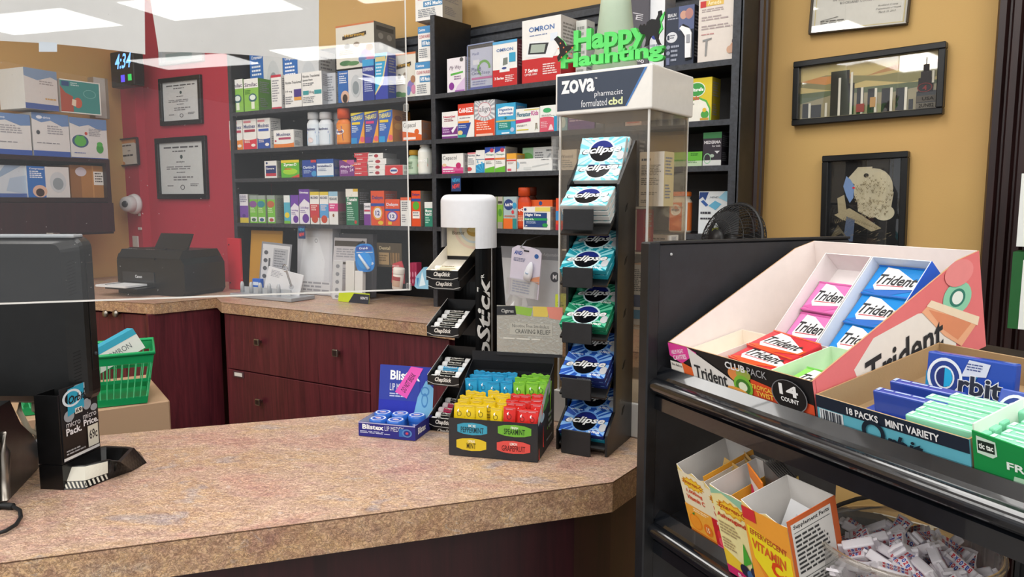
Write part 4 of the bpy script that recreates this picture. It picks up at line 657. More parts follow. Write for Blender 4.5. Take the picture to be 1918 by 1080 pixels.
# ------------------------------------------------------------------ framed sheets
def framed(pl, off, q, bw, fk, label, art, name='framed_certificate', cat='frame', dep=.018, glass=True, mk='e4e2dc'):
    """q: left, right, top-left, top-right, bottom-left, bottom-right rows in the photograph"""
    x0, x1, yl, yr, bl, br_ = q
    A = pl.loc(x0, yl, off); B = pl.loc(x1, yr, off); C_ = pl.loc(x0, bl, off); D = pl.loc(x1, br_, off)
    w_ = ((B[0] - A[0]) + (D[0] - C_[0])) / 2; h_ = ((A[1] - C_[1]) + (B[1] - D[1])) / 2; roll = math.atan2((B[1] - A[1] + D[1] - C_[1]) / 2, w_)
    cx = (A[0] + B[0] + C_[0] + D[0]) / 4; cz = (A[1] + B[1] + C_[1] + D[1]) / 4
    t = empty(name, label, cat, pl.P(cx, off, cz), pl.a); t.rotation_euler = Euler((0, -roll, pl.a), 'XYZ')
    t.rotation_euler = (Matrix.Rotation(pl.a, 3, 'Z') @ Matrix.Rotation(-roll, 3, 'Y')).to_euler()
    X, Z = w_ / 2, h_ / 2; m = MB()
    for (a, b, c, d) in ((-X, -Z, X, -Z + bw), (-X, Z - bw, X, Z), (-X, -Z + bw, -X + bw, Z - bw), (X - bw, -Z + bw, X, Z - bw)): m.bevbox(a, -dep, b, c, -.001, d, fk, .002, 1)
    m.build('frame', t)
    m = MB(); a, c = X - bw, Z - bw; m.box(-a, -.006, -c, a, -.003, c, mk); m.art(lambda u, v, li: (u - a, -.006 - li, v - c), 2 * a, 2 * c, art); m.build('sheet', t)
    if glass: MB().box(-a, -.0095, -c, a, -.0085, c, 'picture_glass').build('glass', t)
    return t
cert = [l(.1, .86, .9, .92, 1, '5a5a5e'), l(.3, .8, .7, .84, 1, '5a5a5e'), e(.5, .72, .03, .04, '4a5a5a'), l(.38, .6, .62, .63, 1, '6a6a6e'), l(.15, .46, .88, .54, 2, '8a8a8e'), l(.38, .4, .6, .43, 1, '6a6a6e'), l(.3, .24, .75, .34, 2, '8a8a8e'), ('o', .5, .13, .05, .05, .3, '6a6a70'), l(.15, .14, .32, .17, 1, '6a6a70'), l(.68, .14, .88, .2, 2, '6a6a70')]
WR = SD + .03
framed(PA, WR, (303, 381, 148, 140, 237, 231), .022, 'black_plastic', 'black framed certificate, upper one on the red wall', cert, mk='dfe3e4g', glass=False)
framed(PA, WR, (297, 391, 260, 253, 372, 373), .026, 'black_plastic', 'black framed certificate, lower one on the red wall', cert, mk='dde2e2g', glass=False)
framed(PA, WR, (302, 384, 82, 70, 124, 115), .012, 'b8bcc0', 'grey framed notice at the top of the red wall under the paper sheet', [r(0, 0, 1, 1, 'c3ccd0'), r(.1, .1, .75, .5, '9ab0b4')], mk='c3ccd0', glass=False)
framed(PA, SD - .022, (228, 262, 260, 257, 312, 308), .006, '3a2a2c', 'small framed note with orange corners on the red column', [r(0, .85, 1, 1, 'e0a060'), e(1, .9, .2, .12, 'd87a4a'), e(0, .05, .2, .1, 'e0a060'), l(.1, .68, .9, .78, 1, '3a3438'), l(.4, .5, .6, .56, 1, '3a3438'), l(.1, .26, .9, .4, 1, '3a3438')], name='framed_note', glass=False)
# digital clock
a = PA.loc(212, 100, SD - .1); b = PA.loc(258, 160, SD - .1); ww = b[0] - a[0]; h_ = a[1] - b[1]
t = empty('digital_clock', 'black square digital clock with glowing blue 4:34 beside the red wall', 'clock', PA.P(a[0], SD - .1, b[1]), PA.a)
MB().bevbox(0, -.02, 0, ww, .04, h_, 'black_plastic', .006).build('case', t)
MB().art(lambda u, v, li: (u, -.0202 - li, v), ww, h_, [t_('4:34', .22, .5, .94, .92, 'led_blue', 'bi'), r(.45, .12, .62, .32, 'led_violet'), r(.76, .14, .92, .32, 'led_green'), l(.08, .12, .3, .3, 3, '4a3a4a')]).build('display', t)
m = MB(); m.box(ww * .3, .04, h_ * .2, ww * .7, .078, h_ * .7, 'black_plastic'); m.build('bracket', t)
# dome camera
a = PA.at(256, 382, SD - .03); t = empty('dome_camera', 'round white security camera on the red column', 'camera', a, PA.a)
m = MB(); m.T = Matrix.Rotation(math.pi / 2, 4, 'X'); m.lathe([(.0001, -.0), (.052, 0), (.055, .012), (.05, .03), (.0001, .031)], 'e4e4e6', 28); m.build('base', t)
m = MB(); m.T = Matrix.Rotation(R(25), 4, 'Z') @ Matrix.Rotation(math.pi / 2, 4, 'X'); m.lathe([(.038, .02), (.044, .04), (.04, .075), (.03, .085), (.0001, .086)], 'dcdcde', 28, cx=-.01); m.build('housing', t)
m = MB(); m.T = Matrix.Rotation(R(25), 4, 'Z') @ Matrix.Rotation(math.pi / 2, 4, 'X'); m.lathe([(.018, .084), (.016, .089), (.0001, .09)], '3a3c40g', 20, cx=-.012); m.build('lens', t)
def plate(px, py, w_, h_, label, name, cat):
    q = PA.at(px, py, SD - .021); m = MB(); m.bevbox(-w_ / 2, -.006, -h_ / 2, w_ / 2, 0, h_ / 2, 'e0dfdd', .002); tag(m.build(name, None, q, PA.a), label, cat)
plate(263, 428, .03, .014, 'tiny white plastic clip on the red column below the camera', 'wall_clip', 'clip')
plate(262, 401, .018, .018, 'small round white cable clip just below the camera', 'cable_clip', 'clip')
plate(255, 452, .05, .06, 'white wall socket above the printer', 'wall_socket', 'socket')
# ------------------------------------------------------------------ printer
ang = R(14); q = hz(345, 557, ZB); t = empty('printer', 'black multifunction printer on the corner worktop', 'printer', (q.x, q.y, ZB + .001), ang); t.scale = (.86, .7, .96)
m = MB(); m.prism([(-.46, 0), (-.02, 0), (0, .02), (0, .14), (-.02, .165), (-.44, .165), (-.46, .15)], .01, .33, 'monitor_black'); m.v = m.v; m.build('body', t)
m = MB(); m.prism([(.0, .165), (.03, .2), (.3, .2), (.33, .166)], -.44, -.02, 'monitor_black', axis='x'); m.build('scanner_lid', t)
m = MB(); m.prism([(0, .155), (.015, .18), (.1, .205), (.1, .2), (.02, .16)], -.45, -.19, 'black_plastic', axis='x')
pn = m.build('control_panel', t)
m = MB()
for i in range(9): 
    for j in range(2): m.ball((-.43 + (i % 5) * .016 + (i > 4) * .14, .03 + j * .03, .188 + j * .009), .004, 'c8ccd0', 5)
m.box(-.34, .03, .186, -.27, .07, .197, '5a6470g'); m.build('buttons', pn)
m = MB(); m.prism([(.1, .20), (.16, .27), (.166, .268), (.12, .2)], -.28, -.06, 'black_plastic', axis='x'); m.build('feeder_flap', t)
m = MB(); m.box(-.42, -.12, .03, -.2, .02, .036, 'black_plastic'); m.box(-.42, -.12, .036, -.415, .01, .05, 'black_plastic'); m.build('paper_tray', t)
m = MB(); m.box(-.4, -.1, .038, -.22, .01, .046, 'e6e9ec'); tag(m.build('paper_stack', None, (q.x, q.y, ZB + .001), ang), 'short stack of white paper in the printer tray', 'paper')
m = MB(); m.box(-.42, .006, .055, -.2, .0095, .1, '2c2f33g'); m.art(lambda u, v, li: (-.42 + u, .006 - li, .055 + v), .22, .045, [t_('Canon', .4, .4, .62, .7, 'd0d2d6', 'B')]); m.build('front_panel', t)
# ------------------------------------------------------------------ big cardboard carton and green basket behind the counter
q = dp(318, 749, 2.3); an = R(72)
m = MB(); m.bevbox(-.62, 0, 0, 0, .42, q.z, 'cardboard', .004, 1); m.box(-.33, -.0006, q.z - .2, -.27, 0, q.z - .002, 'c9ad8e'); m.box(-.33, 0, q.z, -.27, .42, q.z + .0006, 'c9ad8e')
tag(m.build('cardboard_carton', None, (q.x, q.y, 0), an), 'large brown cardboard carton standing behind the counter', 'carton')
bz = q.z + .002; ctr = Vector((q.x, q.y, bz)) + Matrix.Rotation(an, 3, 'Z') @ Vector((-.205, .128, 0))
t = empty('shopping_basket', 'green plastic shopping basket on the cardboard carton', 'basket', ctr, an - R(8))
L2, W2, HB = .185, .125, .155; tp = .86
m = MB(); m.box(-L2 * tp, -W2 * tp, 0, L2 * tp, W2 * tp, .004, '1c9c5cp')
def side_pts(z): f = tp + (1 - tp) * z / HB; return L2 * f, W2 * f
def band(z0, z1, th=.003):
    (a, b), (c, d) = side_pts(z0), side_pts(z1)
    for sx, sy in ((1, 1), (1, -1), (-1, 1), (-1, -1)): pass
    ring0 = [(-a, -b), (a, -b), (a, b), (-a, b)]; ring1 = [(-c, -d), (c, -d), (c, d), (-c, d)]
    vs = [(x, y, z0) for x, y in ring0] + [(x, y, z1) for x, y in ring1] + [(x * (1 - th / abs(x)), y * (1 - th / abs(y)), z0) for x, y in ring0] + [(x * (1 - th / abs(x)), y * (1 - th / abs(y)), z1) for x, y in ring1]
    fs = []
    for i in range(4): j = (i + 1) % 4; fs += [(i, j, 4 + j, 4 + i), (8 + j, 8 + i, 12 + i, 12 + j), (4 + i, 4 + j, 12 + j, 12 + i), (i, 8 + i, 8 + j, j)]
    m.add(vs, fs, '1c9c5cp')
band(0, .022); band(.068, .078); band(.125, HB)
for i in range(19):
    u = -1 + 2 * i / 18
    for s_ in (-1, 1):
        (a, b), (c, d) = side_pts(.02), side_pts(.126); m.tube([(u * a * .97, s_ * (b - .0015), .02), (u * c * .97, s_ * (d - .0015), .126)], .0022, '1c9c5cp', 4)
for i in range(13):
    u = -1 + 2 * i / 12
    for s_ in (-1, 1):
        (a, b), (c, d) = side_pts(.02), side_pts(.126); m.tube([(s_ * (a - .0015), u * b * .97, .02), (s_ * (c - .0015), u * d * .97, .126)], .0022, '1c9c5cp', 4)
m.build('body', t)
m = MB(); m.tube([(-L2, -W2, HB), (L2, -W2, HB), (L2, W2, HB), (-L2, W2, HB)], .006, '22a866p', 8, True); m.build('rim', t)
m = MB(); m.tube([(-.02, W2, HB), (-.025, W2 + .01, HB + .05), (-.1, W2 * .6, HB + .052), (-.12, -W2 * .4, HB + .04), (-.1, -W2, HB)], .009, '22a866p', 8); m.build('handle', t)
m = MB(); m.box(-.1, -.05, -.035, .1, .05, .035, W, dict(top='3aa8c8', right='3aa8c8')); m.art(lambda u, v, li: (u - .1, -.05 - li, v - .035), .2, .07, [r(0, .72, 1, 1, '3aa8c8'), t_('OMRON', .5, .3, .85, .55, '6a6e76', ''), l(.1, .3, .4, .6, 3, 'a0a4ac')])
o = m.build('monitor_box', None, ctr + Vector((math.cos(an), math.sin(an), 0)) * .05 + Vector((0, 0, .135))); o.rotation_euler = (R(-8), R(-26), an + R(6)); tag(o, 'white and cyan box tilted inside the green basket', 'box')
# ------------------------------------------------------------------ papers and packs on the back counter
def card(pl, x0, x1, y0, y1, off, base, art, label, name, cat, th=.003, lean=8, z=None, roll=0):
    """thin upright thing standing on the back counter, leaning back"""
    a = pl.loc(x0, (y0 + y1) / 2, off); b = pl.loc(x1, (y0 + y1) / 2, off); zt = pl.loc((x0 + x1) / 2, y0, off)[1]; zb = ZB + .001 if z is None else z
    w_ = b[0] - a[0]; h_ = (zt - zb); m = MB(); m.bevbox(0, 0, 0, w_, th, h_, base, min(th, .004) * .4, 1); m.art(fF(w_), w_, h_, art)
    o = m.build(name, None, pl.P(a[0], off, zb)); o.rotation_euler = (Matrix.Rotation(pl.a, 3, 'Z') @ Matrix.Rotation(R(roll), 3, 'Y') @ Matrix.Rotation(-R(lean), 3, 'X')).to_euler(); return tag(o, label, cat)
card(PA, 452, 512, 431, 0, .02, 'c9963a', [r(.04, .94, 1, 1, 'b5842e')], 'golden padded envelope leaning at the left end of the shelf foot', 'envelope', 'envelope', .006, 6)
card(PA, 470, 527, 452, 0, -.06, '8a8c92', [r(.05, .03, .95, .96, 'd3d4d8'), r(.42, .08, .9, .9, 'b0b2b8'), l(.46, .12, .86, .86, 16, '80838a'), r(.28, .2, .34, .7, '5a5c62'), e(.18, .8, .07, .04, '5a5c62'), e(.18, .65, .07, .04, '5a5c62'), e(.18, .5, .07, .04, '5a5c62'), e(.18, .35, .07, .04, '5a5c62')], 'grey bordered printed form leaning before the golden envelope', 'printed_form', 'paper', .002, 6, roll=3)
card(PA, 461, 476, 521, 0, -.10, '2a6ad0', [r(.1, .6, .8, .8, 'dce8f8')], 'small bright blue box on the silver desk stand', 'medicine_box', 'box', .02, 2)
o = card(PA, 478, 545, 498, 0, -.13, 'dadbdf', [l(.12, .7, .45, .92, 5, 'a0a2aa'), e(.75, .55, .07, .08, 'b4b6bc'), r(.0, .2, 1, .21, 'b8bac0')], 'folded white booklet leaning on the silver desk stand', 'booklet', 'paper', .006, 12, roll=8)
q = PA.at(534, 502, -.15); m = MB(); m.tube([(.014 * math.cos(a_ / 10 * 2 * math.pi), 0, .014 * math.sin(a_ / 10 * 2 * math.pi)) for a_ in range(10)], .002, 'chrome', 6, True); m.tube([(.01, 0, -.01), (.035, 0, -.07)], .002, 'chrome', 6); m.tube([(.004, 0, -.012), (.03, 0, -.075)], .002, 'chrome', 6)
tag(m.build('binder_ring', None, q, PA.a), 'metal ring clipped on the white booklet', 'ring')
a = PA.loc(452, 550, -.14)[0]; b = PA.loc(566, 552, -.14)[0]
t = empty('desk_stand', 'silver desk stand with small upright posts on the back counter', 'desk stand', PA.P(a, -.2, ZB + .001), PA.a)
MB().bevbox(0, 0, 0, b - a, .13, .016, '9ea2a8g', .003).build('base', t)
m = MB(); m.box(.01, .055, .016, b - a - .06, .06, .04, 'b4b8bcg'); m.build('rail', t)
for i in range(5): MB().lathe([(.0001, .016), (.008, .016), (.008, .05), (.005, .06), (.0001, .062)], 'b4b8bcg', 12, cx=.02 + i * .055, cy=.05).build('post', t)
card(PA, 545, 612, 425, 0, .03, 'cfd0d6', [r(.1, .05, .92, .95, 'd8d9de'), p([(.08, .3), (.2, .1), (.75, .1), (.8, .5), (.6, .85), (.2, .85)], 'e4e6ea'), r(.05, .02, .95, .2, 'e4e4e6'), l(.05, .03, .95, .19, 3, 'a8a8ae'), ('o', .55, .8, .04, .03, .3, '8a8a90')], 'grey white magazine file of folded papers below the NEW tag', 'magazine_file', 'file holder', .05, 3)
card(PA, 613, 689, 437, 0, .07, '77767c', [l(.1, .1, .9, .9, 10, '9a9aa2')], 'grey bundle of papers standing behind the printed leaflet', 'paper_bundle', 'paper', .03, 3)
card(PA, 610, 672, 445, 0, .01, 'c5c2c6', [r(.03, .86, .97, .95, '4a443e'), l(.1, .66, .9, .82, 4, '9a9aa0'), r(.25, .56, .95, .6, '4a443e'), l(.1, .3, .9, .5, 5, 'a8a8ae')], 'printed leaflet with dark heading bars among the papers', 'leaflet', 'paper', .002, 7)
card(PA, 613, 631, 487, 0, -.04, 'c9cacc', [e(.5, .85, .2, .05, '8a8c92'), e(.5, .65, .2, .05, '8a8c92'), e(.5, .45, .2, .05, '8a8c92'), e(.5, .25, .2, .05, '8a8c92'), e(.5, .08, .2, .04, '8a8c92')], 'narrow white pill card with a column of blisters', 'pill_card', 'card', .003, 5)
card(PA, 638, 655, 488, 0, -.05, 'dcdad6', [l(.2, .1, .8, .2, 2, 'c0beba')], 'slim white box standing next to the pill card', 'slim_box', 'box', .02, 3)
card(PA, 656, 671, 507, 0, -.06, 'dddcda', [r(.1, .06, .9, .24, 'a8a8aa'), ], 'shorter slim white box with a grey code patch', 'slim_box', 'box', .02, 3)
card(PA, 625, 684, 547, 0, -.08, 'b8c832', [p([(.35, 0), (1, 0), (1, .9), (.5, .9)], '30343e'), t_('SENTI', .72, .4, .95, .65, 'd0d2d8', 'B')], 'small lime green and black card flat against the papers', 'shop_card', 'card', .002, 10)
def hook(pl, px, py, off, k='8a8c90', L=.08):
    q = pl.at(px, py, off); m = MB(); m.tube([(0, L, .012), (0, 0, 0), (-.004, -.012, .006)], .0018, k, 6); return m.build('peg_hook', None, q, pl.a)
# blue blister pack and neighbours hang from wire hooks on the shelf back
def pack(pl, x0, x1, y0, y1, off, outline, base, art, label, name, th=.004, lean=0, roll=0, cat='pack'):
    a = pl.loc(x0, (y0 + y1) / 2, off); b = pl.loc(x1, (y0 + y1) / 2, off); zt = pl.loc((x0 + x1) / 2, y0, off)[1]; zb = pl.loc((x0 + x1) / 2, y1, off)[1]
    w_ = b[0] - a[0]; h_ = zt - zb; m = MB(); m.prism([((u - .5) * w_, v * h_) for u, v in outline], 0, th, base); m.art(lambda u, v, li: (u - w_ / 2, -li, v), w_, h_, art)
    o = m.build(name, None, pl.P((a[0] + b[0]) / 2, off, zb)); o.rotation_euler = (Matrix.Rotation(pl.a, 3, 'Z') @ Matrix.Rotation(R(roll), 3, 'Y') @ Matrix.Rotation(-R(lean), 3, 'X')).to_euler(); return tag(o, label, cat), w_, h_
rnd = [(.5 + .5 * math.copysign(abs(math.cos(R(a))) ** .6, math.cos(R(a))), .5 + .5 * math.copysign(abs(math.sin(R(a))) ** .6, math.sin(R(a)))) for a in range(0, 360, 15)]
o, w_, h_ = pack(PA, 666, 702, 456, 509, -.05, rnd, '2f86d8', [p([(.1, .75), (.9, .75), (.9, .88), (.5, .95), (.1, .88)], '3a5ab0'), t_('Oral-B', .25, .8, .7, .88, 'e0e8f6', 'B'), r(.1, .68, .95, .7, 'e8eef6'), e(.8, .4, .08, .05, 'c8405a'), e(.88, .3, .08, .05, 'c8d8f0'), e(.5, .4, .38, .3, '3a9ae8')], 'round cornered blue blister pack hanging before the papers', 'blister_pack', roll=-3)
m = MB(); m.T = Matrix.Translation((0, -.008, h_ * .38)) @ Matrix.Rotation(R(-40), 4, 'Y'); m.lathe([(.0001, -.04), (.006, -.038), (.005, .03), (.0035, .035), (.0001, .036)], 'd8e6f4', 10); m.build('brush', o)
pack(PA, 706, 752, 455, 500, -.02, [(0, 0), (1, 0), (1, 1), (0, 1)], '4e4434', [t_('Dental', .1, .72, .55, .86, 'b8a884', 'B'), r(.08, .1, .5, .6, 'a08660'), r(.56, .1, .92, .6, '8a6e48'), l(.1, .2, .45, .5, 3, '6a5438'), r(.6, .1, .64, .6, '5a4630'), r(.72, .1, .76, .6, '5a4630'), r(.84, .1, .88, .6, '5a4630')], 'brown carded pack behind the right edge of the screen', 'carded_pack')
pack(PA, 733, 757, 488, 530, -.04, [(0, 0), (1, 0), (1, .6), (.8, 1), (.1, .85)], 'c0424a', [l(.1, .4, .8, .8, 3, 'e0a0a0')], 'red pouch hanging behind the white cup', 'pouch')
t = empty('pill_cup', 'white tub with a red and tan label tilted at the screen corner', 'tub', PA.at(744, 541, -.08), PA.a); t.rotation_euler = (0, R(8), PA.a)
m = MB(); m.lathe([(.0001, 0), (.018, 0), (.02, .004), (.0205, .06), (.0001, .06)], 'e2d8cc', 24); m.build('body', t); m = MB(); m.lathe([(.0215, .06), (.022, .063), (.022, .078), (.02, .082), (.0001, .082)], 'ece6dc', 24); m.build('lid', t)
m = MB(); m.lathe([(.0211, .012), (.0211, .05)], 'c8a890', 24, a0=150, a1=330); m.lathe([(.0213, .035), (.0213, .05)], 'a84a4a', 24, a0=150, a1=330); m.build('label_wrap', t)
for i, x in enumerate((766, 771, 776)): pack(PA, x, x + 4.6, 492, 535, -.03, [(0, 0), (1, 0), (1, 1), (0, 1)], 'a03052', [e(.5, .5, .3, .12, 'd890a8'), e(.5, .2, .3, .1, 'd890a8')], 'slim crimson pack edge right of the screen corner, %s of three' % ('left', 'middle', 'right')[i], 'carded_pack', th=.03)
pack(PA, 776, 806, 500, 541, -.09, [(.15, 0), (1, .02), (.9, .9), (.6, 1), (.1, .55), (0, .1)], '8cc0dc', [p([(.3, .1), (.7, .2), (.5, .8)], 'd8ecf6'), p([(.2, .1), (.3, .5), (.15, .5)], '4a8ac0')], 'shiny pale blue bag at the shelf divider', 'bag', th=.02)
# right bay, packs standing under the fourth shelf
pack(PB, 934, 1046, 463, 600, .06, [(.03, 0), (1, 0), (1, 1), (0, .98)], 'b4b7bcg', [r(0, .84, 1, 1, '84878d'), t_('Adjustable', .72, .88, .98, .93, 'b8bac0', ''), e(.92, .62, .07, .07, '4a4c52'), t_('M', .89, .59, .95, .65, 'e0e0e4', 'B'), t_('Re', .16, .34, .3, .44, '6a6c72', 'i'), p([(.2, .1), (.5, .2), (.4, .5), (.25, .4)], 'c9ccd0')], 'large silvery elastic bandage pouch behind the thermometer pack', 'bandage_pouch', th=.012, lean=3)
rc = [(0, 0), (1, 0), (1, .9), (.9, .97), (.6, 1), (.2, 1), (.02, .93)]
o, w_, h_ = pack(PB, 952, 1008, 461, 556, -.02, rc, 'c9c4d4', [r(.06, .02, .94, .34, 'dcdde6'), t_('AND', .1, .82, .38, .9, '2b4a9a', 'Bi'), e(.85, .84, .07, .045, '2f5a9a'), l(.1, .68, .5, .76, 3, '6a7090'), r(.42, .9, .6, .93, '2a2a30'), p([(.7, .36), (1, .3), (1, .46), (.8, .42)], 'c88a6a'), l(.12, .05, .88, .3, 5, '9aa0b8'), ('r', .02, .33, .98, .345, 'a4a8b8')], 'white ear thermometer blister pack hanging on a wire hook', 'thermometer_pack', roll=5)
m = MB(); m.T = Matrix.Translation((w_ * .12, -.008, h_ * .36)) @ Matrix.Rotation(R(14), 4, 'Y'); m.lathe([(.0001, 0), (.014, .0), (.017, .02), (.013, .045), (.006, .062), (.0001, .065)], 'dfe2ea', 16, sy=.6); m.lathe([(.0001, .024), (.006, .0241), (.006, .026)], '5a9ac8', 12, sy=.6, cy=-.01); m.build('thermometer', o)
m = MB(); m.box(-w_ * .47, -.02, h_ * .02, w_ * .47, -.0005, h_ * .35, 'clear_plastic'); m.build('blister', o)
q = PB.at(975, 463, -.03); m = MB(); m.tube([(-.045, .2, .035), (-.02, .06, .02), (.0, .0, 0), (.02, -.006, -.004)], .0018, '8a8c90', 6); tag(m.build('peg_hook', None, q, 0), 'bent wire hook carrying the ear thermometer pack', 'hook')
pack(PB, 944, 972, 552, 586, -.03, [(0, .3), (.4, 1), (1, .8), (.9, 0), (.3, .02)], 'clear_plastic', [p([(.3, .3), (.7, .7), (.6, .2)], 'dfe4ea')], 'crumpled clear plastic wrap below the thermometer pack', 'plastic_wrap', th=.02)
pack(PB, 1040, 1062, 552, 585, -.0, [(0, 0), (1, 0), (1, 1), (0, 1)], 'b4c43a', [l(.2, .3, .8, .6, 2, '5a6a2a')], 'lime green box edge left of the gum rack', 'medicine_box', th=.04, cat='box')
pack(PA, 668, 680, 444, 460, -.05, [(0, .0), (.2, 0), (1, .5), (.9, .6), (.2, .3)], '22242a', [], 'small black hook tip above the blue blister pack', 'hook_tip', th=.004, cat='hook')
# ------------------------------------------------------------------ pictures on the yellow wall
framed(PC, 0, (1523, 1710, -70, -96, 68, 44), .004, '4a4034', 'white certificate with gold border hanging highest on the yellow wall', [('r', .03, .03, .97, .04, 'd8c88a'), ('r', .96, .03, .97, 1, 'd8c88a'), ('r', .03, .03, .04, 1, 'd8c88a'), t_('FOR YOUR DEDICATION AND SERVICE', .12, .475, .88, .51, '3a3834', ''), t_('IN TREATING THE CITIZENS OF', .22, .425, .82, .46, '3a3834', ''), t_('ROCKLAND COUNTY', .3, .37, .66, .405, '3a3834', ''), t_('Rockland County', .7, .27, .9, .3, '4a4844', 'i'), t_('Department of Health', .68, .225, .93, .255, '4a4844', 'i'), t_('March 15, 2013', .71, .18, .88, .21, '4a4844', 'i'), l(.1, .1, .42, .16, 2, '5a5852'), ('p', [(.1, .16), (.3, .2), (.28, .205), (.1, .165)], '5a5852')], name='framed_certificate', mk='dbd8cf')
sky = [r(0, .5, 1, 1, 'c9b478'), p([(0, .62), (.25, .5), (.5, .62), (.8, .5), (1, .56), (1, .75), (.6, .68), (.2, .8), (0, .72)], '8a8458'), p([(0, .72), (.2, .62), (.4, .7), (.4, .76), (.15, .78)], 'c98a4a'), p([(.5, .7), (.9, .8), (1, .76), (1, .86), (.7, .84)], 'b98a58'), r(0, 0, 1, .5, '9a9070'), p([(0, .3), (.3, .44), (.7, .36), (1, .44), (1, .5), (0, .5)], '5f6a4c')]
def tower(x, w_, h_): return [r(x, .02, x + w_, h_, '191614'), ]
def edge(x, h_): return [r(x, .02, x + .018, h_, 'd9d4c4')]
for x, w_, h_ in ((.02, .06, .3), (.09, .08, .26), (.24, .14, .85), (.3, .12, .6), (.44, .05, .5), (.52, .06, .46), (.62, .07, .44), (.72, .07, .42), (.81, .03, .2), (.86, .13, .32)): sky += tower(x, w_, h_)
for x, h_ in ((.07, .3), (.2, .28), (.3, .72), (.39, .8), (.47, .5), (.57, .46), (.68, .44), (.78, .42)): sky += edge(x, h_)
sky += [r(.87, .3, .97, .55, '1c1416'), r(.885, .55, .955, .66, '1c1416'), r(.9, .66, .94, .78, '1c1416'), r(.917, .78, .923, .9, '3a3430'), r(.96, .45, .975, .66, 'c9c4b4'), r(.86, .13, 1, .24, '57524c'), r(.86, .02, 1, .115, '6a655c'), ('o', .915, .38, .05, .08, .12, '7a3a3a'), t_('4', .9, .33, .93, .42, '7a3a3a'), t_('USA', .9, .155, .98, .215, '2a2622', 'B'), t_('2UN82', .88, .035, .98, .1, '2a2622', 'B'), r(.44, .05, .5, .2, '8a4038'), r(.54, .12, .58, .3, 'b08a5a')]
framed(PC, 0, (1490, 1773, 117, 81, 238, 213), .017, 'black_plastic', 'wide black framed painting of dark towers under an orange sky', sky, name='framed_painting', cat='picture', dep=.025, mk='c9b478')
eg = 'c9c0a4'; ed = '6a5f48'
bird = [e(.62, .66, .27, .24, eg), p([(.25, .78), (.4, .92), (.6, .92), (.6, .7), (.36, .72)], eg), p([(.24, .82), (.3, .78), (.36, .7), (.35, .56), (.3, .5), (.25, .58), (.2, .7)], '7f9cc9'), p([(.4, .6), (.9, .62), (.86, .36), (.6, .32), (.42, .4)], eg), e(.78, .38, .14, .09, 'd2caae'), p([(.08, .36), (.3, .44), (.5, .34), (.75, .2), (.62, .16), (.4, .26), (.2, .3)], 'a89c7c'), p([(.12, .56), (.22, .6), (.26, .4), (.14, .38)], 'a89c7c'), e(.52, .82, .035, .025, '2a2620'), e(.35, .68, .02, .012, 'e03040'), ('p', [(.22, .04), (.36, .04), (.38, .3), (.26, .34)], '56657f'), ('p', [(.02, .06), (.2, .14), (.3, .06), (.25, .12), (.14, .24)], '5a523e')]
rr = random.Random(3)
for i in range(150):
    a_ = rr.uniform(0, 6.28); q = .26 * math.sqrt(rr.uniform(.02, 1)); x = .64 + q * math.cos(a_); y = .58 + q * 1.0 * math.sin(a_); bird.append(p([(x - .018, y + .004), (x, y - .026), (x + .018, y + .004), (x, y - .012)], '8c8064' if i % 4 else '6a5f48'))
for i in range(26):
    x = .12 + i * .023; y = .36 - abs(x - .3) * .3; bird.append(p([(x, y), (x + .03, y - .045), (x + .022, y - .05)], ed))
for i in range(30):
    x = rr.uniform(.05, .9); y = rr.uniform(.04, .2); bird.append(p([(x, y), (x + .05, y + .02), (x + .05, y + .026)], '7a7058'))
framed(PC, 0, (1543, 1702, 291, 285, 470, 470), .017, 'black_plastic', 'black framed scratch drawing of an eagle head with a blue beak', bird, name='framed_drawing', cat='picture', dep=.025, mk='0c0d10')
# things at the right frame edge
x0 = PC.loc(1899, 450, -.2)[0]
carton('medicine_box', 'white and green box at the upper right frame edge', 'box', .2, .1, .16, 'dfe2df', [r(.12, 0, .2, 1, '4a7a4a')], 'd0d4d0', loc=PC.P(x0 + .008, -.22, 1.502), rz=PC.a)
carton('medicine_box', 'dark green box at the lower right frame edge', 'box', .2, .08, .17, '1f5a2c', [r(.1, 0, 1, .9, 'dfe2df')], '1f5a2c', loc=PC.P(x0 + .006, -.24, 1.321), rz=PC.a)
# ------------------------------------------------------------------ fan behind the rack
q = dp(1372, 456, 1.95); t = empty('desk_fan', 'black wire cage fan behind the candy rack', 'fan', q, R(24))
RF = .105; m = MB(); T0 = Matrix.Rotation(R(-52), 4, 'Z') @ Matrix.Rotation(R(78), 4, 'X')
m.T = T0; m.tube([(RF * math.cos(a * math.pi / 18), RF * math.sin(a * math.pi / 18), 0) for a in range(36)], .005, 'black_metal', 8, True); m.build('ring', t)
def dome(sgn, name):
    m = MB(); m.T = T0
    for i in range(60):
        a = 2 * math.pi * i / 60; pts = [(RF * math.cos(b) * math.cos(a + .25 * math.sin(b)), RF * math.cos(b) * math.sin(a + .25 * math.sin(b)), sgn * .06 * math.sin(b)) for b in [j * math.pi / 2 / 6 for j in range(6)]]
        m.tube(pts, .0009, 'black_metal', 4)
    for b in (.35, .7, 1.05, 1.3): m.tube([(RF * math.cos(b) * math.cos(a * math.pi / 18), RF * math.cos(b) * math.sin(a * math.pi / 18), sgn * .06 * math.sin(b)) for a in range(36)], .0011, 'black_metal', 5, True)
    m.lathe([(.0001, sgn * .062), (.026, sgn * .061), (.027, sgn * .052)], 'black_metal', 20); m.build(name, t)
dome(1, 'front_guard'); dome(-1, 'rear_guard')
m = MB(); m.T = T0
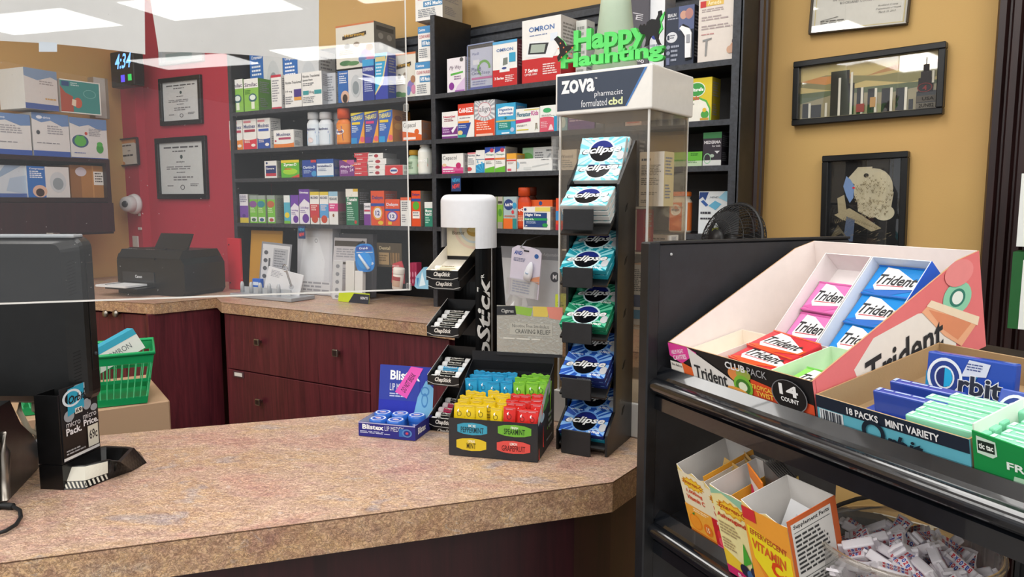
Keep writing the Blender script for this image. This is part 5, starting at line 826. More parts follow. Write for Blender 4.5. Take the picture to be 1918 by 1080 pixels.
for i in range(3):
    a = i * 2.094; vs = [];
    for u in range(7):
        for v, dz in ((0, -.014), (1, .014)):
            rr_ = .02 + .085 * u / 6; aa = a + (v - .5) * (.9 - .25 * u / 6); vs.append((rr_ * math.cos(aa), rr_ * math.sin(aa), dz))
    m.add(vs, [(2 * u, 2 * u + 1, 2 * u + 3, 2 * u + 2) for u in range(6)], '222428', True)
m.lathe([(.0001, .02), (.024, .018), (.026, -.02), (.0001, -.022)], 'black_metal', 20); m.build('blades', t)
m = MB(); m.T = T0; m.lathe([(.0001, -.12), (.035, -.118), (.042, -.07), (.03, -.06), (.0001, -.06)], 'black_metal', 24); m.build('motor', t)
m = MB(); m.tube([(0, .05, -.02), (0, .06, -.1), (0, .03, -(q.z - ZB) + .01)], .012, 'black_metal', 10); m.lathe([(.0001, -(q.z - ZB) + .03), (.07, -(q.z - ZB) + .02), (.08, -(q.z - ZB) + .001), (.0001, -(q.z - ZB) + .001)], 'black_metal', 28, cy=.03); m.build('stand', t)
# ------------------------------------------------------------------ things on the front counter
Z3 = Vector((0, 0, 1))
# --- mint gum rack
ORK = hz(1137, 857, ZN) - Vector((math.cos(R(10)), math.sin(R(10)), 0)) * .112; PE = Plane(ORK, 10); WE = .112
ze = lambda y, off=0: PE.loc(1095, y, off)[1] - ZN
t = empty('gum_rack', 'tall black rack of gum packs with tabs at each tier', 'rack', (ORK.x, ORK.y, ZN + .001), PE.a)
H = PE.loc(1195, 264, .15)[1] - ZN; zf = PE.loc(1158, 346, .045)[1] - ZN; zl = PE.loc(1154, 773, .045)[1] - ZN; zt0 = PE.loc(1139, 818, .0)[1] - ZN
prof = [(0, 0), (.15, 0), (.15, H), (.142, H), (.045, zf), (.045, zl), (0, zt0)]
for x in (0, WE - .005): MB().prism(prof, x, x + .005, 'black_plastic', axis='x').build('side_panel', t)
MB().box(.005, .145, .0, WE - .005, .15, H - .01, 'black_plastic').build('back_panel', t)
TB = [385, 505, 610, 705, 812]; tabs = [(392, 432), (502, 540), (606, 645), (711, 750), (809, 854)]
up = Vector((0, math.cos(R(37)), math.sin(R(37)))); nn = Vector((0, -math.sin(R(37)), math.cos(R(37))))
for i in range(5):
    z = ze(TB[i]) - (.056, .03, .026, .04, .028)[i]
    m = MB(); m.prism([(0, z), (.1, z + .075), (.1, z + .071), (.002, z - .004)], .006, WE - .006, 'black_plastic', axis='x'); m.build('tier_plate', t)
    z0, z1 = ze(tabs[i][1], -.012), ze(tabs[i][0], -.012)
    m = MB(); m.bevbox(.018, -.016, max(z0, 0), .082, -.0125, z1, 'black_metal', .001, 1); m.box(.03, -.0125, max(z0, 0) + .004, .07, .004, max(z0, 0) + .007, 'black_metal'); m.build('tab', t)
m = MB()
for z in (zf * .9, zf * .7, zf * .5, zf * .3, zf * .12): m.prism([(.085, z), (.09, z + .012), (.1, z + .018), (.096, z + .006)], WE, WE + .0008, '050506', axis='x')
m.build('slot_cutouts', t)
def gumpack(bg, ray_, edge_c, name='gum_pack'):
    m = MB(); w_, h_, d_ = .0985, .063, .0115
    m.bevbox(0, 0, -d_, w_, h_, 0, edge_c, .0012, 1); F = lambda u, v, li: (u, v, li)
    m.art(F, w_, h_, [r(.01, .01, .99, .99, bg), ('rays', .5, .5, .1, .62, 15, ray_), e(.5, .5, .30, .43, 'cfeef4' if bg != '2454b4g' else '6aa0e6'), e(.5, .49, .26, .38, '0b0d12g'), p([(.5 + .26 * math.cos(R(a)), .49 + .38 * math.sin(R(a))) for a in range(20, 161, 10)], '1f2a78g'), t_('eclipse', .065, .325, .94, .685, '1c2026', 'Bi', 4), t_('eclipse', .085, .35, .925, .67, 'f4f4f4g', 'Bi', 4), l(.1, .88, .4, .94, 1, 'e8f4f8'), l(.68, .18, .92, .22, 1, 'e8f4f8'), t_('18 PIECES', .66, .07, .9, .15, 'ffffff', 'B'), e(.93, .32, .08, .16, 'c2c4c8')])
    m.art(lambda u, v, li: (u, -li, v - d_), w_, d_, [t_('eclipse', .4, .25, .7, .75, 'd8dce4', 'bi')])
    return m.build(name)
protos = {}
cols = {'silver': ('bcd9e0g', '6fc4d2', 'cfd0ce'), 'teal': ('1a93a6g', '8fd8e0', '178a9c'), 'green': ('12805cg', '5cc49c', '0f7a56'), 'blue': ('2454b4g', '86b8f0', '182a70'), 'cyan': ('1b94b0g', '8fd8e0', '15809a')}
def put_pack(c, x, y, z, tilt, label, group=None, twist=0):
    if c not in protos: protos[c] = gumpack(*cols[c]); o = protos[c]
    else: o = protos[c].copy(); COL.objects.link(o)
    Rm = Matrix.Rotation(PE.a, 3, 'Z') @ Matrix.Rotation(R(twist), 3, 'Z') @ Matrix.Rotation(R(tilt), 3, 'X')
    o.rotation_euler = Rm.to_euler(); o.location = Vector((ORK.x, ORK.y, ZN)) + PE.d * x + PE.n * y + Z3 * z
    return tag(o, label, 'gum pack', group)
sp = .0128
def stack(c, tier, n, names, sx=0):
    for k in range(n):
        q = Vector((.005, -.002, ze(TB[tier]))) - nn * (sp * k); cc = 'cyan' if (tier == 4 and k == n - 1) else c
        put_pack(cc, q.x + sx * k, q.y + .001 * k, q.z, 37, names[k])
stack('silver', 0, 4, ['silver blue mint gum pack on top of the upper stack', 'silver blue gum pack second from top in the upper stack', 'silver blue gum pack third from top in the upper stack', 'silver blue gum pack at the bottom of the upper stack'], -.0005)
stack('teal', 1, 2, ['teal mint gum pack on top of the second tier', 'teal gum pack under the top one of the second tier'])
stack('green', 2, 2, ['green mint gum pack on top of the third tier', 'green gum pack under the top one of the third tier'])
stack('blue', 3, 3, ['blue mint gum pack on top of the fourth tier', 'blue gum pack second from top in the fourth tier', 'blue gum pack at the bottom of the fourth tier'])
stack('blue', 4, 2, ['blue mint gum pack on top of the lowest tier', 'bright cyan gum pack under the blue one on the lowest tier'])
put_pack('silver', .004, .064, ze(338, .06), 52, 'silver gum pack half covered in the middle of the upper display')
put_pack('silver', .004, .088, ze(309, .088), 66, 'silver gum pack standing highest at the rack top')
put_pack('silver', .006, .103, ze(309, .1), 66, 'silver gum pack just behind the highest one')
for c, tier, nm_ in (('teal', 1, 'second'), ('green', 2, 'third'), ('blue', 3, 'fourth'), ('blue', 4, 'lowest')):
    q = Vector((.006, -.002, ze(TB[tier]))) + up * .066 - nn * .004; put_pack(c, q.x, q.y, q.z, 37, '%s gum pack in shade at the back of the %s tier' % (c, nm_))
# --- acrylic case with white header
OZ = dp(1040, 140, 1.66); PZ = Plane(OZ, 1.5); WZ = PZ.loc(1222, 117)[0]; DZ = .215; z1 = OZ.z; z0 = PZ.loc(1040, 218)[1]
t = empty('acrylic_case', 'clear acrylic display case with white lit style header behind the gum rack', 'display case', (OZ.x, OZ.y, ZN + .001), PZ.a)
m = MB(); m.bevbox(0, 0, z0 - ZN, WZ, DZ, z1 - ZN, 'e9e6e1g', .004, 3)
m.art(lambda u, v, li: (u, -li, z0 - ZN + v), WZ, z1 - z0, [p([(.025, .1), (.745, .1), (.93, .93), (.025, .93)], '3d4657'), p([(.745, .1), (.76, .1), (.955, .93), (.93, .93)], '4a7ab8'), t_('zova', .07, .5, .43, .82, 'f0f0f2', 'B'), t_('TM', .43, .78, .455, .82, 'f0f0f2'), t_('pharmacist', .43, .34, .72, .5, 'e4e6ea', ''), t_('formulated', .29, .15, .56, .32, 'e4e6ea', ''), t_('cbd', .575, .15, .72, .32, 'dfe6b0', 'B')])
m.build('header', t)
a, b, hz_ = .008, .004, z0 - ZN
for nm_, bx in (('front_wall', (a, a, .075, WZ - a, a + b, hz_)), ('side_wall', (a, a + b, .075, a + b, DZ - a, hz_)), ('side_wall', (WZ - a - b, a + b, .075, WZ - a, DZ - a, hz_)), ('back_wall', (a, DZ - a - b, .075, WZ - a, DZ - a, hz_))): MB().box(*bx, 'acrylic').build(nm_, t)
m = MB(); m.box(a - .001, a - .001, .075, a + .003, a + .003, hz_, 'edge_light'); m.build('corner_edge', t)
m = MB(); m.box(WZ - a - .003, a - .001, .075, WZ - a + .001, a + .003, hz_, 'edge_light'); m.build('corner_edge', t)
m = MB(); m.box(WZ - a - .002, DZ - a - .002, .075, WZ - a + .001, DZ - a + .001, hz_, 'edge_light'); m.build('corner_edge', t)
m = MB(); m.bevbox(0, 0, 0, WZ, DZ, .075, 'e4e2de', .002); m.build('base', t)
shz = [PZ.loc(1200, 388, .03)[1] - ZN, PZ.loc(1200, 472, .03)[1] - ZN, .24]
for z in shz:
    m = MB(); m.box(a + b + .001, a + b + .001, z - .004, WZ - a - b - .001, DZ - a - b - .001, z, 'acrylic', dict(front='edge_light')); m.build('shelf', t)
m = MB(); m.bevbox(-.006, -.006, PZ.loc(1045, 300)[1] - ZN, .012, .004, PZ.loc(1045, 256)[1] - ZN, 'clear_plastic', .001); m.bevbox(-.002, -.008, PZ.loc(1045, 290)[1] - ZN, .008, -.006, PZ.loc(1045, 262)[1] - ZN, 'clear_plastic', .0005); m.build('hinge', t)
def inz(x0, x1, y0, k, off, dep, base, art, label, side, top=None, tw=0, name='carton'):
    A = PZ.loc(x0, y0 + 30, off); B = PZ.loc(x1, y0 + 30, off); zb = ZN + .001 + shz[k] + .001; h_ = PZ.loc((x0 + x1) / 2, y0, off)[1] - zb
    carton(name, label, 'carton', B[0] - A[0], dep, h_, base, art, side, None, None, top, PZ.P(A[0], off, zb), PZ.a + R(tw))
inz(1198, 1244, 284, 0, .06, .05, 'd8d0c4', [l(.08, .8, .5, .88, 1, '3a3630'), l(.08, .56, .9, .76, 7, '6a655c'), l(.08, .38, .85, .52, 4, '6a655c'), l(.08, .2, .8, .26, 2, '6a655c'), l(.08, .05, .5, .12, 2, '6a655c')], 'beige carton of small print on the upper acrylic shelf', 'c9b98e', 'd4c65a')
inz(1162, 1196, 250, 0, .09, .04, '3a3840', [l(.1, .5, .9, .9, 3, '7a788a')], 'dark carton behind the gum rack inside the acrylic case', '2c2a30')
inz(1180, 1205, 392, 1, .05, .05, 'b03050', [r(.3, 0, .5, 1, 'e0dcda')], 'crimson carton on the second acrylic shelf', 'a02a3a')
inz(1196, 1256, 440, 1, .12, .04, 'e2dfda', [l(.1, .2, .9, .8, 3, '8a8a8a')], 'low white carton at the back of the second acrylic shelf', 'd0ccc4')
inz(1178, 1206, 495, 2, .04, .06, 'd6d6d8', [l(.1, .55, .9, .92, 12, '7a7a80'), r(.0, .3, 1, .5, '2a3a70'), r(0, .1, 1, .25, '3a8ac0')], 'tall white and navy carton on the lowest acrylic shelf', 'c8a890')
# --- cone, green lettering on the header
t = MB().lathe([(.0001, 0), (.052, 0), (.054, .004), (.036, .16), (.030, .215), (.0001, .215)], 'a9b8a4', 40).build('paper_cone', None, PZ.P(PZ.loc(1152, 100, .14)[0], .14, z1 + .001)); tag(t, 'sage green blunt cone standing behind the green lettering', 'cone')
m = MB(); m.art(lambda u, v, li: ((.05 - v * .1) * math.cos(-2.2 + u * 8) * 1.01, (.05 - v * .1) * math.sin(-2.2 + u * 8) * 1.01, .02 + v), .1, .12, [l(.35, .3, .6, .9, 3, '94a890')]); m.build('faint_print', t)
t = empty('lettering_sign', 'green foam Happy Haunting lettering with black cat and hat', 'sign', PZ.P(0, .022, z1 + .001), PZ.a)
def L3(st, q, y0, y1, k='5fd86c', side='3fae50', grow=.0015, nm_='letters', rise=0, sty='B'):
    x0, zb, x1, zt = q; A = PZ.loc(x0, zb, .022); B = PZ.loc(x1, zt, .022); m = MB(); w_ = B[0] - A[0]; h_ = B[1] - A[1]
    m.text3(st, 0, 0, w_, h_, 0, .012, k, side, sty)
    m.v = [(v[0] + A[0], v[1] + y0, v[2] + A[1] - z1 - .001 + v[0] * rise) for v in m.v]; return m.build(nm_, t)
TXT_FAT = {}
_tg = text_geo
def fat(s):
    k = (s, 'F')
    if k in TXT: return
    cu = bpy.data.curves.new('t', 'FONT'); cu.body = s; cu.resolution_u = 3; cu.offset = .042; cu.space_character = 1.0; cu.fill_mode = 'FRONT'
    ob = bpy.data.objects.new('t', cu); me = ob.to_mesh(); vs = [(v.co.x, v.co.y) for v in me.vertices]; fs = [tuple(q.vertices) for q in me.polygons]; ob.to_mesh_clear(); bpy.data.objects.remove(ob); bpy.data.curves.remove(cu)
    x0 = min(v[0] for v in vs); x1 = max(v[0] for v in vs); y0 = min(v[1] for v in vs); y1 = max(v[1] for v in vs); vs = [((a - x0) / (x1 - x0), (b - y0) / (y1 - y0)) for a, b in vs]; out = []
    for f in fs: ar = sum(vs[f[i]][0] * vs[f[(i + 1) % len(f)]][1] - vs[f[(i + 1) % len(f)]][0] * vs[f[i]][1] for i in range(len(f))); out.append(f if ar > 0 else tuple(reversed(f)))
    TXT[k] = (vs, out)
fat('Haunting'); fat('Happy')
L3('Haunting', (1050, 136, 1243, 76), 0, .012, nm_='lower_word', sty='F'); L3('Happy', (1074, 108, 1212, 36), .0, .012, nm_='upper_word', sty='F')
def flat3(pts, k, side, nm_, y0=-.004, y1=0, extra=None):
    P = [PZ.loc(a, b, .022) for a, b in pts]; m = MB(); m.prism([(x, z - z1 - .001) for x, z in P], y0, y1, k, side); 
    if extra: extra(m)
    return m.build(nm_, t)
def dots(m):
    for x, y in ((1050, 82), (1056, 90), (1046, 92), (1061, 98), (1070, 102), (1064, 110), (1072, 90), (1052, 108)):
        a = PZ.loc(x, y, .018); m.art(lambda u, v, li: (a[0] + u - .0018, -.0042 - li, a[1] - z1 + v - .0018), .0036, .0036, [e(.5, .5, .5, .5, 'e0774a')])
hat = [(1039, 74), (1046, 68), (1058, 78), (1062, 86), (1078, 84), (1075, 90), (1062, 101), (1047, 116), (1045, 108), (1050, 100), (1049, 88), (1044, 80)]
flat3(hat, '1d1a18', '5fd86c', 'witch_hat', extra=dots)
cat = [(1199, 60), (1198, 52), (1201, 46), (1204, 49), (1208, 45), (1211, 50), (1213, 42), (1222, 36), (1230, 37), (1234, 28), (1234, 22), (1240, 20), (1241, 27), (1238, 36), (1240, 50), (1236, 62), (1234, 72), (1237, 80), (1240, 84), (1233, 84), (1229, 74), (1226, 66), (1221, 68), (1217, 76), (1216, 84), (1208, 88), (1210, 83), (1212, 72), (1209, 64), (1203, 64)]
flat3(cat, '131416', '131416', 'black_cat')
tl = [(1237, 36), (1246, 22), (1244, 34), (1240, 42), (1243, 54), (1236, 64), (1234, 60), (1238, 50)]
flat3(tl, '5fd86c', '3fae50', 'green_tail')
# --- lip balm tower
OC = hz(802, 806, ZN); PCs = Plane(OC, 16); zc = lambda x, y, off=0: PCs.loc(x, y, off)[1] - ZN
t = empty('lip_balm_tower', 'lip balm tower shaped like a black tube with a white dome cap', 'display', (OC.x, OC.y, ZN + .001), PCs.a)
cx, cy = PCs.loc(878, 400, .11)[0], .11; rr0 = (PCs.loc(925, 400, .11)[0] - PCs.loc(830, 400, .11)[0]) / 2
ztop, zw, zbtm = zc(877, 365, .1), zc(877, 427, .06), zc(915, 465, .1)
def shell(m, rad, th, z0_, z1_, a0, a1, k, seg=28):
    m.lathe([(rad, z0_), (rad, z1_), (rad - th, z1_), (rad - th, z0_), (rad, z0_)], k, seg, cx, cy, a0=a0, a1=a1, smooth=False)
m = MB(); rd = .016; m.lathe([(rr0, zw), (rr0, ztop - rd)] + [(rr0 - rd + rd * math.cos(a * math.pi / 12), ztop - rd + rd * math.sin(a * math.pi / 12)) for a in range(1, 7)] + [(.0001, ztop)], 'e6e7ec', 48, cx, cy)
shell(m, rr0, .002, zbtm, zw, -52, 205, 'e6e7ec'); m.build('dome_cap', t)
m = MB(); shell(m, rr0 * .97, .002, 0, zbtm + .002, -52, 150, 'black_plastic'); m.build('tube_body', t)
m = MB(); rq = rr0 * .97 + .0004
def FT(u, v, li): an = R(-11.5) - v / rq; return (cx + (rq + li) * math.cos(an), cy + (rq + li) * math.sin(an), u)
m.art(FT, zbtm, R(36) * rq, [t_('ChapStick', .12, -.12, .84, 1.06, 'e6e4e0', 'Bi'), t_('R', .84, .6, .86, .8, 'e6e4e0')])
m.v = [(v[0], v[1], v[2]) for v in m.v]; m.build('tube_lettering', t)
m = MB(); shell(m, rr0 * .985, .001, 0, zbtm, -11, -9.4, 'd8d8d8', 2); m.build('white_line', t)
m = MB(); m.prism([(cx + rr0 * .7, 0), (cx + rr0 + .035, 0), (cx + rr0 + .002, zbtm), (cx + rr0 * .7, zbtm)], cy + .03, cy + .034, 'black_plastic', axis='y'); m.build('easel_wing', t)
def art_card(): 
    m = MB(); m.box(cx - rr0 * .8, cy - .01, zbtm - .02, cx + rr0 * .62, cy - .008, zw + .004, 'e9dfc4'); ww = rr0 * 1.42; hh_ = zw - zbtm + .02
    m.art(lambda u, v, li: (cx - rr0 * .8 + u, cy - .0102 - li, zbtm - .02 + v), ww, hh_, [('o', .75, .95, .55, .7, .12, 'e8cdb8'), ('o', .75, .95, .4, .5, .15, 'cfd8d8'), e(.76, .86, .2, .18, 'c9a450'), e(.76, .9, .17, .08, 'e4cf8a'), t_('Batter', .16, .74, .5, .86, '6a604a', '')]); m.build('flavour_card', t)
art_card()
ty = [506, 611, 702, 781]; trays = []
for i in range(4):
    zf_ = max(zc(797, ty[i]), .026); hh_ = .022; sl = math.tan(R(20)); TW = .078; TL = .104
    m = MB(); inner = 'efe9de' if i == 0 else 'black_plastic'; m.T = Matrix.Translation((0, 0, zf_ - hh_))
    m.box(0, 0, 0, TW, .0012, hh_, 'black_plastic', dict(back=inner))
    for x in (0, TW - .0012):
        m.prism([(0, 0), (TL, TL * sl), (TL, TL * sl + hh_ * 1.5), (0, hh_)], x, x + .0012, 'black_plastic' if (x > 0 or i) else inner, axis='x')
    if i == 0: m.prism([(0.002, 0.003), (TL, TL * sl + .002), (TL, TL * sl + hh_ * 1.45), (0.002, hh_ * .97)], TW - .0018, TW - .00125, inner, axis='x')
    m.prism([(0.0012, 0), (TL, TL * sl), (TL, TL * sl + .001), (0.0012, .001)], .0012, TW - .0012, inner, axis='x')
    m.art(lambda u, v, li: (u, -li, v), TW, hh_, [('p', [(0, .35), (.2, .12), (.8, .1), (1, .3), (1, .36), (.8, .16), (.2, .18), (0, .41)], 'c8c6c2'), t_('ChapStick', .24, .3, .76, .86, 'e8e4de', 'Bi')])
    if i in (0, 3):
        m.T = Matrix.Translation((.002, .006, zf_ - hh_ - .021)); m.box(0, 0, 0, TW - .001, .0012, .021, 'black_plastic'); m.prism([(0, 0), (TL, TL * sl), (TL, TL * sl + .02), (0, .02)], TW - .003, TW - .001, 'black_plastic', axis='x')
        m.art(lambda u, v, li: (u, -li, v), TW, .021, [('p', [(0, .35), (.2, .12), (.8, .1), (1, .3), (1, .36), (.8, .16), (.2, .18), (0, .41)], 'c8c6c2'), t_('ChapStick', .24, .3, .76, .86, 'e8e4de', 'Bi')])
    m.T = Matrix.Identity(4)
    if i: m.prism([(0, zf_ - .0005), (TL, zf_ - .0005 + TL * sl + .011), (TL, zf_ + .001 + TL * sl + .011), (0, zf_ + .001)], -.0006, .0002, 'c8c8c8', axis='x')
    m.prism([(TL - .002, zf_ - hh_ + TL * sl - .05), (TL, zf_ - hh_ + TL * sl - .05), (TL, zf_ + TL * sl + .011), (TL - .002, zf_ + TL * sl + .011)], .0, TW, 'black_plastic', axis='x')
    m.build('tray', t)
def balm(kind):
    body, band, cap = {'classic': ('16171ag', 'd8d4c4', 'e8e8e8'), 'white': ('16171ag', 'd8d4c4', 'e8e8e8'), 'blue': ('4aa8d8g', '1c1d20', 'dceaf2'), 'cherry': ('c02a58g', '18181c', 'e8d8dc'), 'vanilla': ('e0d8c0', 'b8a88a', 'e6e2d8')}[kind]
    m = MB(); m.T = Matrix.Rotation(math.pi / 2, 4, 'Y'); m.lathe([(.0001, 0), (.0078, .0005), (.0083, .002), (.0083, .014), (.0079, .0142)], cap, 16); m.lathe([(.0079, .0142), (.0079, .052)], body, 16)
    m.lathe([(.0079, .052), (.0083, .0522), (.0083, .066), (.0078, .067), (.0001, .067)], cap, 16); m.T = Matrix.Identity(4)
    def Fb(u, v, li): an = R(20) + (v / .0079); q = .0079 + li; return (.0145 + u, -q * math.cos(an), q * math.sin(an))
    m.art(Fb, .037, .010, [r(0, .05, 1, .14, band), t_('ChapStick', .08, .3, .92, .9, 'e8e6e0' if kind != 'vanilla' else '8a7a5a', 'Bi')]); return m.build('lip_balm')
bp_ = {}
def put_balm(kind, tr, s_, dx, label, lift=.0, yaw=0):
    if kind not in bp_: o = bp_[kind] = balm(kind)
    else: o = bp_[kind].copy(); COL.objects.link(o)
    zf_ = max(zc(797, ty[tr]), .026) - .022; q = PCs.P(.005 + dx, .010 + s_, 0); sl = math.tan(R(20)); q.z = ZN + .001 + zf_ + (.010 + s_) * sl + .0098 + lift
    o.location = q; o.rotation_euler = (0, 0, PCs.a + R(yaw)); tag(o, label, 'lip balm')
put_balm('vanilla', 0, .004, .0, 'cream coloured lip balm lying at the front of the top tray'); put_balm('vanilla', 0, .022, .002, 'cream coloured lip balm just behind the first in the top tray')
nmr = ['nearest the front', 'second from the front', 'third from the front', 'fourth from the front', 'fifth from the front']
for i, k in enumerate(('classic',) * 5): put_balm(k, 1, .0 + i * .0178, (i % 2) * .002, 'black lip balm with white ends in the second tray, ' + nmr[i])
for i, k in enumerate(('classic', 'classic', 'blue', 'classic', 'classic')): put_balm(k, 2, .0 + i * .0178, (i % 2) * .002, '%s lip balm in the third tray, %s' % ({'classic': 'black', 'blue': 'light blue'}[k], nmr[i]))
for i, k in enumerate(('classic', 'classic', 'cherry', 'cherry', 'classic')): put_balm(k, 3, .0 + i * .0178, (i % 2) * .002, '%s lip balm in the lowest tray, %s' % ({'classic': 'black', 'cherry': 'crimson'}[k], nmr[i]))
# --- lip ointment jar box
OB = hz(672, 816, ZN); PBl = Plane(OB, 21.5); WB = PBl.loc(778, 826)[0]; DB = .095; zb_ = lambda y, off: PBl.loc(725, y, off)[1] - ZN
t = empty('ointment_display_box', 'low blue cardboard display box with a raised header, left on the counter', 'display box', (OB.x, OB.y, ZN + .001), PBl.a)
hf = PBl.loc(676, 790)[1] - ZN
m = MB(); m.box(0, 0, 0, WB, .0012, hf, '2c2c86', dict(back='cfd0d6')); m.art(fF(WB), WB, hf, [r(0, .93, 1, 1, 'b8b8d8'), t_('Blistex', .07, .52, .45, .86, 'ffffff', 'B'), t_('LIP MEDEX', .5 - .03, .52, .83 - .03, .84, 'e4e8f4', ''), l(.03, .2, .64, .4, 2, 'c8d0ec'), r(.72, .2, .86, .74, '2f6ab8'), e(.86, .47, .085, .28, '5a8ac8'), e(.86, .47, .06, .2, '2a3a8a'), e(.86, .47, .025, .08, 'c8405a')])
m.box(0, .0012, 0, .0012, DB, hf, '2c2c86', dict(right='cfd0d6')); m.box(WB - .0012, .0012, 0, WB, DB, hf, '2c2c86', dict(left='cfd0d6')); m.art(fR(WB), DB, hf, [t_('Blistex', .15, .3, .6, .75, 'ffffff', 'B')]); m.box(.0012, .0012, 0, WB - .0012, DB, .001, 'cfd0d6'); m.build('tray', t)
m = MB(); zh = PBl.loc(770, 690, DB)[1] - ZN; lean = .02
m.prism([(0, 0), (.0012, 0), (lean + .0012, zh), (lean, zh)], .001, WB - .001, '2f3fa8', axis='x'); m.v = [(v[0], v[1] + DB - .002, v[2]) for v in m.v]
m.art(lambda u, v, li: (u, DB - .0022 + lean * v / zh - li, v), WB, zh, [r(0, .0, 1, .45, '2a36b0'), r(0, .42, .75, 1, '3344a4'), p([(.62, .0), (1, 0), (1, .66), (.86, .78), (.72, .5)], '7ab8e0'), ('o', .85, .45, .06, .12, .3, '4a8ac4'), ('o', .85, .6, .08, .08, .3, '4a8ac4'), t_('Blistex', .2, .76, .75, .92, 'ffffff', 'B'), t_('LIP MEDEX', .2, .58, .58, .7, 'e4e8f4', ''), l(.2, .46, .56, .54, 2, 'c8d0ec'), p([(.3, .5 + .06), (.52, .46), (.8, .98), (.58, 1.0)], 'e85ab8'), t_('DO NOT BREAK', .36, .68, .72, .78, '5a2a4a', 'b', 58)])
m.build('header_card', t)
def jar():
    t2 = empty('ointment_jar', '', 'jar'); m = MB(); m.lathe([(.0001, 0), (.0175, 0), (.0185, .002), (.0185, .018)], '2a62c0g', 28); m.art(lambda u, v, li: (.0187 * math.cos(u / .0187 - 2.4) * 1.004, .0187 * math.sin(u / .0187 - 2.4) * 1.004, v), .035, .018, [t_('LIP MEDEX', .2, .3, .8, .7, 'e0e8f6')]); m.build('body', t2)
    m = MB(); m.lathe([(.0195, .017), (.0198, .018), (.0198, .027), (.0185, .0285), (.0001, .0288)], '2f6ac8g', 32); m.art(lambda u, v, li: (u - .0185, v - .0185, .0288 + li), .037, .037, [e(.5, .5, .46, .46, 'c8d4ec'), e(.5, .5, .36, .36, '2f5ab8'), e(.5, .5, .2, .14, 'e4e4ee'), t_('MEDEX', .34, .45, .66, .55, 'c8304a', 'B')]); m.build('lid', t2); return t2
J = jar()
for i, (x, y, la) in enumerate(((.030, .028, 'front left'), (.072, .028, 'front right'), (.022, .068, 'back left'), (.064, .070, 'back middle'), (.105, .068, 'back right'))):
    o = J if i == 0 else copy_tree(J); q = PBl.P(x + .004, y, ZN + .0025 + (.004 if i < 2 else .006)); o.location = q; o.rotation_euler = (0, 0, PBl.a + R(10 * i - 20)); tag(o, 'small blue ointment jar, %s in the low blue box' % la, 'jar')
for i in range(3): pass
# --- mint stick display
OM = hz(841, 852, ZN); PM = Plane(OM, 23.2); WM = PM.loc(1007, 866)[0]; DM = .16; hf = PM.loc(847, 783)[1] - ZN
t = empty('pouch_display_box', 'black display box with four coloured flavour ovals on its front', 'display box', (OM.x, OM.y, ZN + .001), PM.a)
m = MB(); m.box(0, 0, 0, WM, .0015, hf, '22262c', dict(front='22262cg'))
def oval(x0, y0, x1, y1, c, s1, s2, k2): 
    pts = [(x0, y0 + .03), (x0 + (x1 - x0) * .2, y0 - .02), (x0 + (x1 - x0) * .5, y0 - .04), (x0 + (x1 - x0) * .8, y0 - .02), (x1, y0 + .03), (x1, y1 - .03), (x0 + (x1 - x0) * .8, y1 + .02), (x0 + (x1 - x0) * .5, y1 + .04), (x0 + (x1 - x0) * .2, y1 + .02), (x0, y1 - .03)]
    return [p(pts, c), t_(s1, (x0 + x1) / 2 - .04, y1 - .08, (x0 + x1) / 2 + .04, y1 - .01, 'f0f0e8', 'b'), t_(s2, (x0 + x1) / 2 - .013 * len(s2), y0 + .02, (x0 + x1) / 2 + .013 * len(s2), y0 + .17, k2, 'b')]
m.art(fF(WM), WM, hf, oval(.1, .62, .44, .87, '3a9ab8', 'ICE', 'PEPPERMINT', '1f3a44') + oval(.56, .66, .93, .9, '6fb03a', 'FRESH', 'SPEARMINT', '1f3a1a') + oval(.09, .2, .43, .46, 'd8bc2c', 'CITRUS', 'MINT', '4a3a10') + oval(.55, .22, .92, .48, 'd8504a', 'LEMON', 'GRAPEFRUIT', '5a1a1a'))
m.build('front_panel', t)
hb = PM.loc(1047, 708, .12)[1] - ZN
for x in (0, WM - .0015):
    m = MB(); m.prism([(.0015, 0), (DM, 0), (DM, hb + .02), (.12, hb), (.0015, hf)], x, x + .0015, '1c1e22', axis='x')
    if x > 0: m.art(fR(WM), DM, hb, [p([(.02, .5), (.02, .62), (.45, .92), (.75, 1.0), (.75, .8), (.5, .7), (.3, .6)], 'dfe6e8'), p([(.25, .62), (.6, .9), (.65, .7), (.45, .62)], '5aa84a'), e(.25, .55, .12, .06, 'b8dcf0'), l(.62, .25, .66 + .25, .5, 3, 'c8ccd0'), l(.5, .1, .9, .15, 1, '9aa0a4')])
    m.build('side_panel', t)
m = MB(); m.box(.0015, .0015, 0, WM - .0015, DM, .0015, '1c1e22'); m.box(.0015, .085, .0015, WM - .0015, .0865, .036, '1c1e22'); m.box(.0015, .0865, .0345, WM - .0015, DM, .036, '1c1e22'); m.box(0, DM, 0, WM, DM + .0015, hb + .02, '1c1e22'); m.build('floor_step', t)
ya, yb = PM.loc(990, 662, DM)[1] - ZN, PM.loc(990, 574, DM)[1] - ZN
m = MB(); xa_, xb_ = PM.loc(931, 610, DM)[0], PM.loc(1054, 610, DM)[0]
m.box(0.0, DM, hb, WM, DM + .0015, ya, '1c1e22'); m.box(xa_, DM - .001, ya - .006, xb_, DM + .001, yb, 'c8c6bcf', dict(front='c8c6bcf'))
